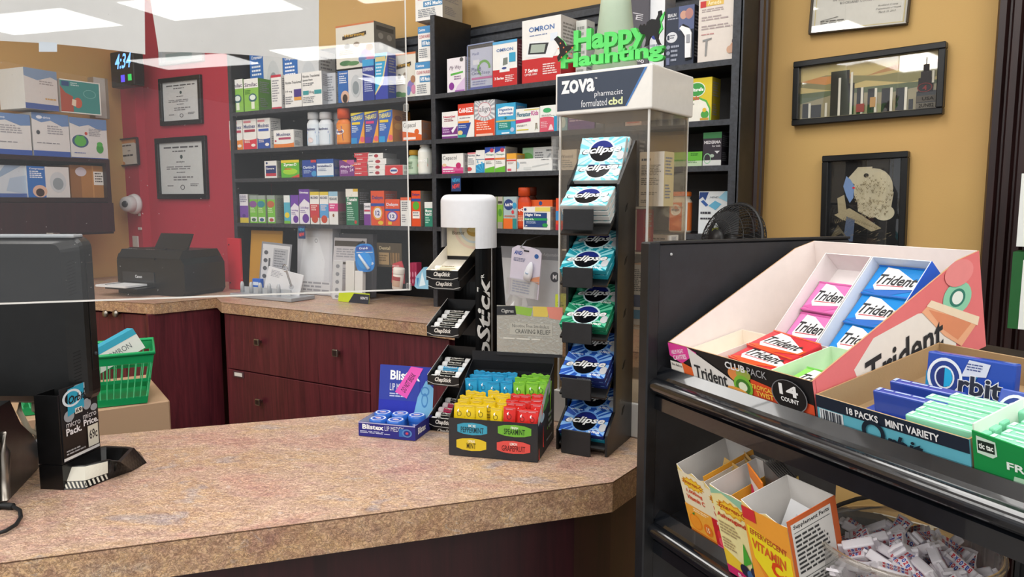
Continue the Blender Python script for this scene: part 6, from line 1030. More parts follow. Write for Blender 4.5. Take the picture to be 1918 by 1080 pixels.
m.art(lambda u, v, li: (xa_ + u, DM - .001 - li, ya - .006 + v), xb_ - xa_, yb - ya + .006, [p([(.28, 1), (.55, .96), (.52, .8), (.3, .84)], '8fb84a'), p([(.55, 1), (.78, 1), (.78, .8), (.56, .8)], 'd8c05a'), p([(.76, 1), (1, 1), (1, .74), (.8, .78)], 'dc8a7a'), p([(0, .98), (.28, 1), (.3, .82), (0, .8)], '2a2c30'), t_('Cigtrus', .07, .84, .26, .93, 'c8c8c4', 'b'), r(.2, .42, .85, .66, 'b8b6ac'), t_('Nicotine Free Smokeless', .24, .57, .8, .64, '5a5a58', ''), t_('CRAVING RELIEF', .28, .45, .82, .54, '4a4a48', ''), l(.1, .3, .95, .36, 1, 'd8d6cc'), r(.0, 0, 1, .06, '2a2c30')])
m.build('header_card', t)
def pouch(col, dark, ink):
    t2 = empty('pouch', '', 'pouch'); w_, h_ = .0245, .098; m = MB(); n = 14; vs = []; 
    for s_ in (-1, 1):
        for j in range(n + 1):
            v = j / n; wd = w_ * (1 if .06 < v < .94 else 1.04); th = .0042 * (math.sin(math.pi * min(max((v - .05) / .9, 0), 1)) ** .5 if .05 < v < .95 else 0) + .0004
            for i in range(5): u = i / 4; vs.append((wd * (u - .5), s_ * th * math.sin(math.pi * u) ** .6 * 1.0 + s_ * .0003, h_ * v + (.0012 * ((i % 2) * 2 - 1) if j in (0, n) else 0)))
    q = 5 * (n + 1); fs = []
    for j in range(n):
        for i in range(4): a = j * 5 + i; fs += [(a, a + 1, a + 6, a + 5), (a + q, a + q + 5, a + q + 6, a + q + 1)]
    m.add(vs, fs, col, True)
    def Fp(u, v, li): uu = u / w_; vv = v / h_; th = .0042 * max(math.sin(math.pi * min(max((vv - .05) / .9, .001), .999)), 0) ** .5; return (u - w_ / 2, -(th * math.sin(math.pi * min(max(uu, .02), .98)) ** .6 + .0009) - li, v)
    m.art(Fp, w_, h_, [('o', .5, .8, .2, .055, .22, ink), p([(.3, .86), (.45, .9), (.42, .82)], 'ffffff'), l(.3, .6, .72, .7, 2, ink), r(.1, .545, .9, .552, ink), l(.1, .51, .9, .535, 1, ink), r(.2, .94, .8, .95, dark), r(.0, .965, 1, .975, dark)])
    m.build('wrapper', t2)
    m = MB(); g = []
    for (u0, v0, u1, v1, k) in ((.12, .08, .88, .46, dark), (.5, .09, .8, .45, 'e8dc9a'), (.2, .09, .36, .45, 'd8d0c8')): g.append(('r', u0, v0, u1, v1, k))
    m.art(lambda u, v, li: (Fp(u, v, li)[0], Fp(u, v, li)[1] - .0003, v), w_, h_, g); m.build('window_with_stick', t2); return t2
pk = {'yellow': pouch('e8c81eg', 'd0b85a', '6a5a10'), 'red': pouch('dc2f2ag', 'c88a90', '6a1410'), 'blue': pouch('2a9fd0g', '1a80b0', '0f5a80'), 'green': pouch('86c83ag', '5fa828', '2f6a10')}
used = set(); rp = random.Random(11)
def put_pouch(c, x, y, z, la):
    o = pk[c] if c not in used else copy_tree(pk[c]); used.add(c)
    o.location = PM.P(x, y, ZN + .003 + z); o.rotation_euler = (R(rp.uniform(-7, -2)), R(rp.uniform(-3, 3)), PM.a + R(rp.uniform(-7, 7))); tag(o, la, 'pouch')
ordn = ['first', 'second', 'third', 'fourth', 'fifth']; rown = ['front row', 'second row', 'third row', 'back row']
for j in range(4):
    for i in range(4): put_pouch('yellow', .017 + i * .0262 + (j % 2) * .006 - .002, .010 + j * .0195, .004 + j * .0045 + rp.uniform(-.003, .003), 'yellow mint stick pouch, %s, %s from the left' % (rown[j], ordn[i]))
    for i in range(3): put_pouch('red', .122 + i * .0255 - (j % 2) * .004, .011 + j * .0195, .002 + j * .0045 + rp.uniform(-.003, .003), 'red grapefruit stick pouch, %s, %s from the left' % (rown[j], ordn[i]))
for j in range(3):
    for i in range(4):
        x = .02 + i * .0245; put_pouch('blue', x, .094 + j * .021, .036 + j * .0035 + rp.uniform(-.003, .003), 'cyan mint stick pouch, %s of the rear block, %s from the left' % (['front row', 'middle row', 'back row'][j], ordn[i]))
    for i in range(3): put_pouch('green', .125 + i * .0235, .094 + j * .021, .036 + j * .0035 + rp.uniform(-.003, .003), 'green mint stick pouch, %s of the rear block, %s from the left' % (['front row', 'middle row', 'back row'][j], ordn[i]))
# --- gum sample display with bowl
P2 = lambda q, z: hz(q[0], q[1], z)
base = [P2(q, ZN + .0005) for q in ((119, 917), (160, 915), (205, 897), (249, 881), (275, 866), (262, 846), (220, 838), (158, 846))]
top = [P2(q, ZN + .036) for q in ((110, 873), (160, 871), (204, 861), (226, 865), (251, 838), (238, 836), (200, 834), (156, 841))]
OO = hz(76, 915, ZN); ea = math.atan2(base[0].y - OO.y, base[0].x - OO.x); PO = Plane(OO, math.degrees(ea))
t = empty('counter_gum_display', 'black plastic gum display with an upright sign and a round dish', 'display', (OO.x, OO.y, ZN), 0)
L_ = lambda v: (v.x - OO.x, v.y - OO.y, v.z - ZN)
m = MB(); n = 8; cen_ = sum((v for v in top), Vector()) / 8
m.add([L_(v) for v in base], [tuple(reversed(range(n)))], 'black_plastic')
for i in range(n):
    j = (i + 1) % n; g6 = [[(base[i] * (1 - u / 6) + base[j] * (u / 6)) * (1 - w / 4) + (top[i] * (1 - u / 6) + top[j] * (u / 6)) * (w / 4) for u in range(7)] for w in range(5)]
    m.add([L_(v) for row in g6 for v in row], [(w * 7 + u, w * 7 + u + 1, w * 7 + u + 8, w * 7 + u + 7) for w in range(4) for u in range(6)], 'black_plastic')
inner = [cen_ + (v - cen_) * .84 for v in top]; N = 32; ringp = []
ec = [P2(q, ZN + .036) for q in ((120, 868), (232, 850))]
def ell(k_, dz): return [cen_ + Vector(((max(v.x for v in top) - min(v.x for v in top)) * 0, 0, 0)) for v in top]
# dish: an oval opening scaled into the top outline
def outline(s_, dz, nseg=32):
    out = []
    for i in range(nseg):
        f = i / nseg * 8; a = int(f); b = (a + 1) % 8; v = top[a] * (1 - (f - a)) + top[b] * (f - a); d = v - cen_; out.append(cen_ + d * s_ + Vector((0, 0, dz)))
    return out
rings = [outline(1, 0), outline(.84, 0), outline(.8, -.004), outline(.66, -.022), outline(.4, -.03), outline(.05, -.031)]
vs = [L_(v) for rg in rings for v in rg]; fs = [(j * 32 + i, j * 32 + (i + 1) % 32, (j + 1) * 32 + (i + 1) % 32, (j + 1) * 32 + i) for j in range(5) for i in range(32)]
m.add(vs, fs, 'black_plastic', False); m.build('dish', t)
# label and hazard stripes on the curved skirt
m = MB()
def FS(u, v, li):
    f = u * 2; a = min(int(f), 1); g_ = f - a; lo = base[a] * (1 - g_) + base[a + 1] * g_; hi = top[a] * (1 - g_) + top[a + 1] * g_; q = lo * (1 - v) + hi * v; out_ = (q - cen_); out_.z = 0; out_.normalize(); return L_(q + out_ * (.0006 + li))
vs = []; fs = []
us = [.04, .12, .2, .28, .36, .43, .5, .58, .66, .74, .82, .9, .97]
for u in us: vs += [FS(u, v, .0004) for v in (.36, .56, .76, .96)]
m.add(vs, [(4 * i + k, 4 * i + 4 + k, 4 * i + 5 + k, 4 * i + 1 + k) for i in range(12) for k in range(3)], 'd0cdc0')
for i in range(11):
    u0 = .04 + .94 * i / 11; q = len(m.v); m.add([FS(u0, .33, .0006), FS(min(u0 + .04, .97), .33, .0006), FS(min(u0 + .085, .97), .06, .0006), FS(u0 + .045, .06, .0006)], [(0, 1, 2, 3)], 'd0cdc0')
m.build('skirt_label', t)
hs = PO.loc(90, 741, .0)[1] - ZN; w_ = .046; dS = .10
m = MB(); ca = Matrix.Rotation(ea, 4, 'Z'); m.T = ca
m.box(0, 0, 0, w_, dS, .045, 'black_plastic'); 
for bx in ((0, 0, .046, w_, .002, hs), (0, dS - .002, .046, w_, dS, hs), (0, .002, .046, .002, dS - .002, hs), (w_ - .002, .002, .046, w_, dS - .002, hs)): m.box(*bx, 'black_plastic')
m.build('upright_holder', t)
m = MB(); m.T = ca; F = fR(w_ + .0004); hh_ = hs + .01 - .05
m.box(w_, .004, .048, w_ + .0012, dS - .004, hs + .01, '1b1c20')
F = fR(w_ + .0013); D_ = dS - .008
m.art(lambda u, v, li: (F(u, v, li)[0], .004 + u, .05 + v), D_, hh_, [r(0, .0, 1, .45, '241c18'), r(0, 0, 1, .04, 'e0e0e0'), e(.75, .86, .1, .06, '9aa0a8'), e(.9, .6, .1, .05, '9aa0a8'), e(.2, .6, .14, .08, '9aa0a8'), e(.55, .96, .2, .05, 'a8b4bc'), e(.7, .68, .12, .08, '9aa0a8'), p([(.16, .6), (.62, .66), (.64, 1.0), (.2, .97)], '2aa0c4'), ('o', .3, .84, .26, .12, .25, 'd8e4ee'), t_('Orbit', .2, .77, .66, .88, '14161c', 'Bi', 4), r(.36, .6, .56, .68, 'e0e0d8'), t_('69', .38, .61, .54, .67, '1c1c20', 'B'), t_('micro', .1, .45, .48, .53, 'd8d8dc', ''), t_('micro', .56, .48, .94, .56, 'd8d8dc', ''), t_('Pack.', .08, .34, .5, .44, 'e8e8ec', 'B'), t_('Price.', .56, .38, .98, .47, 'e8e8ec', 'B'), r(.66, .06, .96, .36, 'd8d6c8'), t_('69c', .7, .16, .93, .3, '1c1c1e', 'b'), l(.05, .06, .6, .14, 2, 'a8a8ac')])
m.build('sign_card', t)
# --- all-in-one terminal seen from behind
q0 = dp(170, 757, 1.38); am = YAW; q1 = dp(178, 455, 1.38)
hM = q1.z - q0.z + .012
t = empty('computer_monitor', 'black computer terminal seen from behind at the left of the counter', 'monitor', (q0.x, q0.y, ZN + .001), am)
zz0 = q0.z - ZN; WMn = .46
def rrect(x0, z0_, x1, z1_, rad, n=5):
    out = []
    for cx_, cz_, a0 in ((x1 - rad, z0_ + rad, -90), (x1 - rad, z1_ - rad, 0), (x0 + rad, z1_ - rad, 90), (x0 + rad, z0_ + rad, 180)):
        for i in range(n + 1): a = R(a0 + 90 * i / n); out.append((cx_ + rad * math.cos(a), cz_ + rad * math.sin(a)))
    return out
def loft(m, rings, k, caps=True):
    n = len(rings[0][0]); vs = []
    for pts, y in rings: vs += [(a, y, b) for a, b in pts]
    fs = [(j * n + i, (j + 1) * n + i, (j + 1) * n + (i + 1) % n, j * n + (i + 1) % n) for j in range(len(rings) - 1) for i in range(n)]
    if caps: fs += [tuple(range(n)), tuple(reversed(range((len(rings) - 1) * n, len(rings) * n)))]
    m.add(vs, fs, k)
m = MB(); A0 = rrect(-WMn, zz0, 0, zz0 + hM, .022); A1 = rrect(-WMn + .004, zz0 + .004, -.004, zz0 + hM - .004, .02); Bk = rrect(-WMn + .03, zz0 + .018, -.03, zz0 + hM - .012, .016)
loft(m, [(Bk, -.012), (A1, .004), (A0, .010), (A0, .036), (A1, .04)], 'monitor_black'); m.build('housing', t)
m = MB(); m.box(-WMn + .015, -.002, zz0 + hM - .006, -.02, .03, zz0 + hM - .0015, 'b4bac0g'); 
m = MB(); m.bevbox(-WMn + .02, .002, zz0 + hM - .002, -.012, .032, zz0 + hM + .004, 'aeb4bag', .002); m.build('top_strip', t)
m = MB()
for z_a, z_b in ((zz0 + .03, zz0 + .1), (zz0 + .2, zz0 + .265)):
    n = 11
    for i in range(n): z = z_a + (z_b - z_a) * i / n; m.prism([(-.026, z), (-.012, z + .006), (-.012, z + .0075), (-.026, z + .0018)], -.0115, -.0035, '040405')
m.v = [(v[0], v[1] + (v[0] + .03) * .55, v[2]) for v in m.v]; m.build('vents', t)
m = MB(); m.bevbox(.0, .014, zz0 + .06, .0012, .034, zz0 + .26, 'monitor_black', .0005, 1); m.ball((.0015, .024, zz0 + .09), .004, '2a2c30', 6); m.build('side_door', t)
m = MB(); m.prism([(-.42, zz0 + .06), (-.3, zz0 + .06), (-.3, .17), (-.42, .17)], .0, .08, 'monitor_black'); m.build('stand_neck', t)
s0 = hz(12, 942, ZN); s1 = hz(73, 876, ZN); sd = (s1 - s0); sl_ = sd.length; sa_ = math.atan2(sd.y, sd.x)
m = MB(); m.T = Matrix.Translation((0, 0, 0)); m.prism([(-.03, 0), (sl_, 0), (sl_, .05), (sl_ * .85, .075), (sl_ * .55, .11), (sl_ * .3, .165), (-.03, .168)], 0, .26, 'monitor_black')
o = m.build('terminal_base', None, (s0.x, s0.y, ZN + .001), sa_); tag(o, 'black base unit under the computer terminal', 'terminal base')
m = MB(); m.T = Matrix.Identity(4); m.tube([(-.018, -.004, .012), (-.015, -.005, .05), (-.008, -.007, .09), (-.014, -.005, .125)], .008, 'nickel', 10)
tag(m.build('metal_strip', None, (s0.x, s0.y, ZN + .001), sa_), 'curved grey metal strip on the base unit at the left frame edge', 'strip')
# cables and connectors behind the display
q = dp(62, 722, 1.42); m = MB(); m.bevbox(-.028, -.01, -.018, .03, .012, .012, 'b0a48e', .002); m.bevbox(-.018, -.006, -.032, .02, .008, -.018, 'a89c86', .002); m.bevbox(-.004, -.005, -.05, .01, .008, -.032, '9c917c', .002)
m.tube([(.003, 0, -.05), (.004, .0, -.075), (-.01, .01, -.11), (.005, .02, -.16)], .005, 'a89c88', 8); m.tube([(-.024, 0, -.01), (-.03, 0, -.05), (-.015, .0, -.085), (.01, .0, -.1)], .005, 'b4a994', 8)
tag(m.build('cable_plug', None, q, am), 'beige cable plug and cord hanging under the terminal', 'cable')
m = MB(); m.bevbox(0, 0, 0, .03, .0012, .03, 'dcdcde', .0004, 1); o = m.build('paper_slip', None, dp(50, 842, 1.44), am); o.rotation_euler = (0, R(35), am); tag(o, 'small white paper slip between the terminal and the black display', 'paper')
m = MB(); pts = [hz(*q_, ZN + .006) for q_ in ((-30, 952), (5, 946), (24, 948), (37, 955), (39, 968), (30, 982), (10, 994), (-30, 1006))]
o0 = pts[0].copy(); m.tube([v - o0 for v in pts], .0032, '1d1e20', 8); m.tube([v - o0 for v in pts[0:3]], .006, '161719', 8)
tag(m.build('power_cable', None, o0), 'looped dark cable lying on the counter at the left frame edge', 'cable')
m = MB(); m.lathe([(.0001, 0), (.01, 0), (.011, .002), (.011, .006), (.0001, .007)], '18191b', 16); tag(m.build('rubber_disc', None, hz(1203, 819, ZN) + Vector((.0, 0, .0005))), 'small flat black cap on the counter beside the case', 'cap')
# ------------------------------------------------------------------ candy rack at the right
OR = dp(1261, 701, 1.08); HR = R(62.5 - 90)                 # tray corner on the upper shelf, rack heading
ax = Vector((math.cos(HR), math.sin(HR), 0)); av = Vector((-math.sin(HR), math.cos(HR), 0))
G0 = Vector((OR.x, OR.y, 0))
def tl(deg): return ax, av * math.cos(R(deg)) + Z3 * math.sin(R(deg)), -av * math.sin(R(deg)) + Z3 * math.cos(R(deg))
def rloc(q): d = q - G0; return d.dot(ax), d.dot(av), q.z
yp0 = rloc(hp(1212, 650, G0 - ax * .022, ax))[1]; ypE = rloc(hp(1568, 900, G0 - ax * .02, ax))[1]; yp1 = rloc(hp(1226, 650, G0 - ax * .02, ax))[1]
ztp = rloc(hp(1240, 457, G0 - ax * .02, ax))[2]
OLw = dp(1299, 1000, 1.06); l2 = rloc(OLw)
rk = empty('display_rack', 'black metal candy rack with sloping shelves and rounded front rails', 'rack', (G0.x, G0.y, 0), HR)
m = MB(); m.bevbox(-.034, yp0, 0, -.02, ypE, ztp, 'black_panel', .002, 1); m.build('side_panel', rk)
m = MB(); m.bevbox(-.038, yp0 - .004, 0, -.016, yp0 + .016, ztp + .003, 'black_metal', .002, 1); m.bevbox(-.036, yp0 + .016, ztp, -.018, ypE, ztp + .004, 'black_metal', .001, 1); m.build('corner_post', rk)
LX = 1.05
def shelf(z, y, deg, D, fx0=-.014):
    c, s_ = math.cos(R(deg)), math.sin(R(deg))
    m = MB(); m.prism([(y - .002, z - .003), (y + D * c, z - .003 + D * s_), (y + D * c, z - .016 + D * s_), (y - .002, z - .02)], fx0, LX, 'black_metal', axis='x'); s1_ = m.build('shelf_board', rk)
    m = MB(); P = [(y - .0005, z + .009), (y - .006, z + .0095), (y - .016, z - .002), (y - .018, z - .006)]
    for a in range(0, 181, 10): P.append((y - .017 - .014 * math.sin(R(a)), z - .0175 + .0115 * math.cos(R(a))))
    P += [(y - .014, z - .030), (y - .020, z - .033), (y - .020, z - .052), (y - .004, z - .056), (y - .0005, z - .02)]
    m.prism(P, fx0 - .012, LX, 'rail_black', axis='x'); m.build('front_rail', rk)
shelf(OR.z, 0, 12.5, .31); shelf(OLw.z, l2[1], 15, .125)
qs = rloc(hp(1257, 476, G0 - ax * .02, ax)); MB().ball((-.0198, qs[1], qs[2]), .0022, 'b8b8ba', 6).build('screw', rk)
WQ = PC.loc(1570, 950)[0]
t = empty('black_shape', 'black bag with a curved strap low against the yellow wall behind the jar', 'bag', PC.P(0, -.01), PC.a)  # dark form of unknown kind, built as a simple low shape
def wq(x, y): a_, b_ = PC.loc(x, y, -.01); return a_, b_
m = MB(); m.prism([wq(*q) for q in ((1555, 1040), (1555, 950), (1585, 950), (1612, 957), (1650, 962), (1690, 985), (1730, 1012), (1760, 1040))], -.05, 0, '1c1a18'); m.build('body', t)
m = MB(); m.tube([(wq(*q)[0], -.03, wq(*q)[1]) for q in ((1560, 948), (1582, 938), (1612, 928), (1650, 922), (1690, 920))], .006, '1c1a18', 8); m.tube([(wq(*q)[0], -.02, wq(*q)[1]) for q in ((1585, 955), (1620, 948), (1660, 944), (1700, 944))], .003, '2a2622', 8); m.build('strap', t)
m = MB(); P_ = [PC.loc(*q, -.006) for q in ((1636, 960), (1665, 966), (1700, 975), (1740, 985), (1790, 994), (1860, 1004))]; m.tube([(a_, 0, b_) for a_, b_ in P_], .0022, 'e8dec8', 6); m.box(P_[3][0], -.002, P_[3][1] - .03, P_[3][0] + .012, .002, P_[3][1] + .004, 'e0d2b4')
tag(m.build('white_string', None, PC.P(0, -.006), PC.a), 'thin off white cord stuck low on the yellow wall behind the jar', 'cord')
def seat(o, base, deg, x=0, y=0, z=0, extra=None, twist=0):
    A, B, C_ = tl(deg); q = base + A * x + B * y + C_ * z
    if twist: A2 = A * math.cos(R(twist)) + B * math.sin(R(twist)); B = -A * math.sin(R(twist)) + B * math.cos(R(twist)); A = A2
    return frame(o, q, A, B, C_)
W_, D_, H_, hF = .263, .297, .126, .050
def carded(bx, art_in=None): pass
cr = 'e8787cn' if False else 'e4787a'
t = empty('gum_display_tray', 'coral red display tray with high sides holding gum packs', 'display tray'); seat(t, OR, 12.5)
prf = [(0.0015, 0), (D_, 0), (D_, H_), (D_ - .04, H_ - .002), (.0015, hF)]
th = .002
m = MB(); m.prism(prf, 0, th, 'eee2de', 'b8946a', axis='x'); m.build('side_wall', t)
m = MB(); m.prism(prf, W_ - th, W_ - .0003, 'eee2de', 'b8946a', axis='x'); m.prism(prf, W_ - .0003, W_, cr, 'b8946a', axis='x')
def Fs(u, v, li): return (W_ + li, u, v)
m.art(Fs, D_, H_, [p([(.02, .05), (.3, .05), (.72, .7), (.98, .96), (.98, .98), (.85, .97), (.02, .4)], 'e4787a'), p([(.26, .05), (.8, .05), (.84, .5), (.6, .62), (.34, .56), (.22, .34)], 'e9e2da'), e(.84, .62, .09, .16, '8fcfae'), e(.84, .62, .05, .09, '2f7a6a'), e(.84, .62, .035, .065, 'e9efe8'), p([(.62, .62), (.68, .68), (.96, .3), (.84, .12), (.74, .3)], 'eeb08a'), p([(.66, .62), (.92, .32), (.82, .2), (.74, .36)], 'e0906a'), p([(.65, .66), (.68, .7), (.965, .34), (.95, .26)], 'f0dcc0'), e(.86, .86, .09, .13, 'e88c8c'), t_('Trident', .28, .14, .74, .44, '2a2c30', 'bi', 8), p([(.36, .08), (.56, .12), (.7, .2), (.56, .09), (.4, .04)], 'c83a4a')])
m.build('side_wall', t)
m = MB(); m.box(th, D_ - th, 0, W_ - th, D_, H_, 'eee2de'); m.build('back_wall', t)
m = MB(); m.box(th, th, 0, W_ - th, D_ - th, .0015, 'e4d8cc'); m.build('floor_card', t)
m = MB(); m.box(0, 0, 0, W_, .0016, hF, '1a191b', dict(back='eee2de', top='b8946a'))
m.art(fF(W_), W_, hF, [p([(.62, 0), (1, 0), (1, .42), (.8, .52), (.62, .62)], 'd8502c'), p([(.0, .6), (.0, .98), (.05, 1), (.16, 1), (.24, .9), (.1, .45)], 'e0409a'), t_('HELPS FIGHT', .02, .72, .13, .84, 'f6dcec', 'B', 14), t_('CAVITIES', .03, .56, .15, .7, 'f6dcec', 'B', 14), r(.0, 0, .12, .45, 'e6e0d6'), t_('Best Before:', .01, .32, .1, .4, '3a3836', 'b'), p([(.1, .5), (.19, .42), (.19, 0), (.12, 0)], 'e0642c'), p([(.17, 1.0), (.5, .42), (.52, .2), (.46, 0), (.2, 0), (.19, .3)], 'e2dfdb'), e(.54, .62, .07, .2, 'e08a4a'), e(.58, .68, .05, .16, '9aa84a'), e(.57, .35, .065, .3, '7ab83a'), e(.57, .35, .05, .2, '3f7a2a'), e(.57, .35, .03, .12, 'e4ecd0'), e(.52, .12, .09, .16, 'e8a04a'), t_('Trident', .21, .2, .46, .56, '26282c', 'b'), t_('CLUB', .46, .74, .6, .93, 'e8e8ea', 'B'), t_('PACK', .615, .74, .74, .93, 'a8a8ac', ''), t_('TROPICAL', .63, .4, .77, .52, 'f0c84a', 'b'), t_('TWIST', .66, .24, .77, .37, 'f0c84a', 'b'), l(.64, .12, .76, .2, 1, 'f0d8b8'), e(.87, .5, .105, .4, '141416'), ('o', .87, .5, .105, .4, .05, '7a7a7e'), t_('14', .815, .5, .925, .78, 'f0f0f0', 'B'), t_('COUNT', .82, .34, .925, .45, 'f0f0f0', 'B')])
m.build('front_wall', t)
def tpack(c, c2, nm='gum_pack', w_=.073, h_=.052, text='Trident', glare=False):
    m = MB(); m.bevbox(0, 0, -.010, w_, h_, 0, c, .002, 2)
    m.art(lambda u, v, li: (u, v, li), w_, h_, [p([(.0, .1), (.5, .02), (1, .3), (1, .5), (.3, .3)], c2), r(0, .0, 1, .05, c2), r(0, .95, 1, 1, c2), p([(.2, .94), (.42, .9), (.96, .46), (.94, .3), (.22, .16), (.14, .3)], 'eceaeag'), t_('Trident', .16, .36, .88, .7, '1f2024', 'Bi'), p([(.2, .3), (.7, .34), (.7, .36), (.2, .33)], 'c03a4a')])
    return m.build(nm)
TP = {}
def putt(key, c, c2, base, deg, x, y, z, label, twist=0, **kw):
    if key not in TP: o = TP[key] = tpack(c, c2, **kw)
    else: o = TP[key].copy(); COL.objects.link(o)
    seat(o, base, deg, x, y, z, twist=twist); return tag(o, label, 'gum pack')
def subtray(label, base, deg, x, y, z, w_, d_, h_, kin, kout, hf=None, name='inner_tray', front=True):
    t = empty(name, label, 'tray'); A, B, C_ = tl(deg); seat(t, base, deg, x, y, z)
    hf = h_ if hf is None else hf
    m = MB(); m.box(0, 0, 0, w_, d_, .001, kin); m.build('floor_card', t)
    for a_, k1 in ((0, kin), (w_ - .001, kout)): m = MB(); m.prism([(0, .001), (d_, .001), (d_, h_), (0, hf)], a_, a_ + .001, kin, axis='x'); m.build('side_wall', t)
    if kout != kin: m = MB(); m.prism([(0, .001), (d_, .001), (d_, h_), (0, hf)], w_ + .0001, w_ + .0006, kout, axis='x'); m.build('outer_face', t)
    m = MB(); m.box(0.001, d_ - .001, .001, w_ - .001, d_, h_, kin); m.build('back_wall', t)
    if front: m = MB(); m.box(0.001, 0, .001, w_ - .001, .001, hf * .8, kin); m.build('front_wall', t)
    return t
# front row
A, B, C_ = tl(12.5)
def PT(x, y, z): return OR + A * x + B * y + C_ * z
subtray('red edged inner tray of red gum packs at the front of the coral tray', OR, 12.5, .062, .006, .0025, .104, .125, .030, 'e8dcd4', 'd8604a')
subtray('pale green inner tray at the front right of the coral tray', OR, 12.5, .170, .006, .0025, .086, .125, .032, 'cfe8c8', 'cfe8c8')
subtray('empty cream inner tray at the front left of the coral tray', OR, 12.5, .004, .006, .0025, .055, .125, .028, 'efe4d6', 'efe4d6')
for k_, (y, z, la) in enumerate(((.012, .020, 'lowest of the three red gum packs, by the front wall'), (.046, .027, 'middle one of the three red gum packs'), (.080, .034, 'highest of the three red gum packs'))):
    putt('red', 'c8323cg', 'e2562cg', PT(.068, y, z), 12.5 + 8, 0, 0, 0, la, twist=-6, w_=.094, h_=.05)
putt('lime', '86d05ag', '5fb83a', PT(.176, .030, .016), 20, 0, 0, 0, 'green gum pack in the pale green inner tray')
# back row, steeper
SB = 47
b0 = PT(.072, .140, .010)
subtray('white inner tray of pink gum packs at the back left of the coral tray', b0, SB, .0, 0, 0, .078, .150, .036, 'ece6e4', 'ece6e4', .030, front=False)
subtray('inner tray with a blue outer side at the back right of the coral tray', b0, SB, .080, 0, 0, .086, .150, .036, 'dfe4ee', '1f5ac8', .030, front=False)
putt('pink', 'e07ab8g', 'c8569a', b0, SB, .003, .006, .013, 'lower of the two pink gum packs')
putt('pink', 'e07ab8g', 'c8569a', b0, SB, .003, .060, .017, 'upper of the two pink gum packs')
for i, (y, la) in enumerate(((.002, 'lowest of the three bright blue gum packs'), (.050, 'middle one of the three bright blue gum packs'), (.098, 'topmost of the three bright blue gum packs'))):
    putt('blue', '1a86d4g', '1560b8', b0, SB, .084, y, .015 + i * .003, la, w_=.078, h_=.05)
# ---- second tray, brown kraft inside
X2 = W_ + .004; D2, W2_, h2 = .205, .176, .036
t = empty('mint_variety_tray', 'kraft board display tray with a light blue and navy front', 'display tray'); seat(t, OR, 12.5, X2)
pr2 = [(.0015, 0), (D2, 0), (D2, .034), (D2 - .03, .034), (.0015, h2)]
m = MB(); m.prism(pr2, 0, .002, 'kraft_inside', 'b8946a', axis='x'); m.build('side_wall', t)
m = MB(); m.prism(pr2, W2_ - .002, W2_, 'kraft_inside', 'b8946a', axis='x'); m.build('side_wall', t)
m = MB(); m.box(.002, D2 - .002, 0, W2_ - .002, D2, .034, 'kraft_inside'); m.build('back_wall', t)
m = MB(); m.box(.002, .0016, 0, W2_ - .002, D2 - .002, .0015, 'kraft_inside'); m.build('floor_card', t)
m = MB(); m.box(0, 0, 0, W2_, .0016, h2, '5fb0c4', dict(back='kraft_inside', top='b8946a'))
m.art(fF(W2_), W2_, h2, [r(0, .6, 1, 1, '1a2434'), r(.02, .0, .2, .58, 'e0e4e8')] + [r(.03 + i * .018, .02, .03 + i * .018 + (.006 + .004 * (i % 3)), .56, '3a3e48') for i in range(9)] + [t_('18 PACKS', .24, .68, .46, .9, 'e8e8ea', 'B'), t_('MINT VARIETY', .51, .68, .84, .9, 'e8e8ea', 'B'), ('o', .42, .36, .08, .36, .35, '12202e'), t_('rbit', .5, .04, .74, .48, '12202e', 'Bi')]); m.build('front_wall', t)
A, B, C_ = tl(12.5); O2 = OR + A * X2
def orbit():
    m = MB(); m.bevbox(0, -.011, 0, .078, 0, .048, '2a4fb0g', .0015, 2)
    m.art(lambda u, v, li: (u, -.011 - li, v), .078, .048, [p([(.0, .0), (.3, .0), (.1, .5), (0, .6)], '1f8ac0'), p([(.6, 0), (1, 0), (1, .3)], '1f7ab8'), p([(.5, .5), (.62, .9), (.7, .9), (.56, .5)], '3aa0d0'), p([(.42, .6), (.5, .95), (.74, .92), (.7, .66)], 'd4dcec'), l(.48, .72, .66, .88, 3, '4a5a90'), ('o', .23, .52, .21, .4, .16, 'e4ecf4'), e(.23, .52, .17, .33, '26408c'), e(.23, .52, .12, .24, 'dfe8f0'), e(.23, .52, .10, .2, '24306a'), p([(.23, .72), (.3, .68), (.33, .52), (.3, .36), (.23, .32)], '22a8dc'), t_('rbit', .39, .24, .9, .66, 'e8ecf2', 'F'), t_('rbit', .4, .26, .89, .64, '2a3040', 'B'), t_('PEPPERMINT GUM', .46, .1, .94, .17, 'b8d4f0', 'b')]); return m.build('gum_pack')
o = orbit(); seat(o, O2, 6, .046, .122, .016, twist=6); o.scale = (1.16, 1.1, 1.12); o.matrix_basis = o.matrix_basis @ Matrix.Rotation(R(-8), 4, 'X'); tag(o, 'dark blue peppermint gum pack standing upright in the kraft tray', 'gum pack')
o2 = o.copy(); COL.objects.link(o2); seat(o2, O2, 6, .140, .088, .006, twist=2); o2.matrix_basis = o2.matrix_basis @ Matrix.Rotation(R(-24), 4, 'X'); tag(o2, 'dark blue gum pack leaning at the right frame edge in the kraft tray', 'gum pack')
def bar(c, c2): m = MB(); m.bevbox(0, -.006, -.012, .078, .006, .027, c, .0018, 2); m.art(lambda u, v, li: (u, v - .006, .027 + li), .078, .012, [l(.12, .3, .95, .7, 1, c2), r(.03, .2, .08, .8, c2)]); return m.build('gum_pack')
bb, bg = bar('2f4aa4g', 'a8b8e0'), bar('8fdcb8g', 'c8f2e0')
TPb = [0, 0]
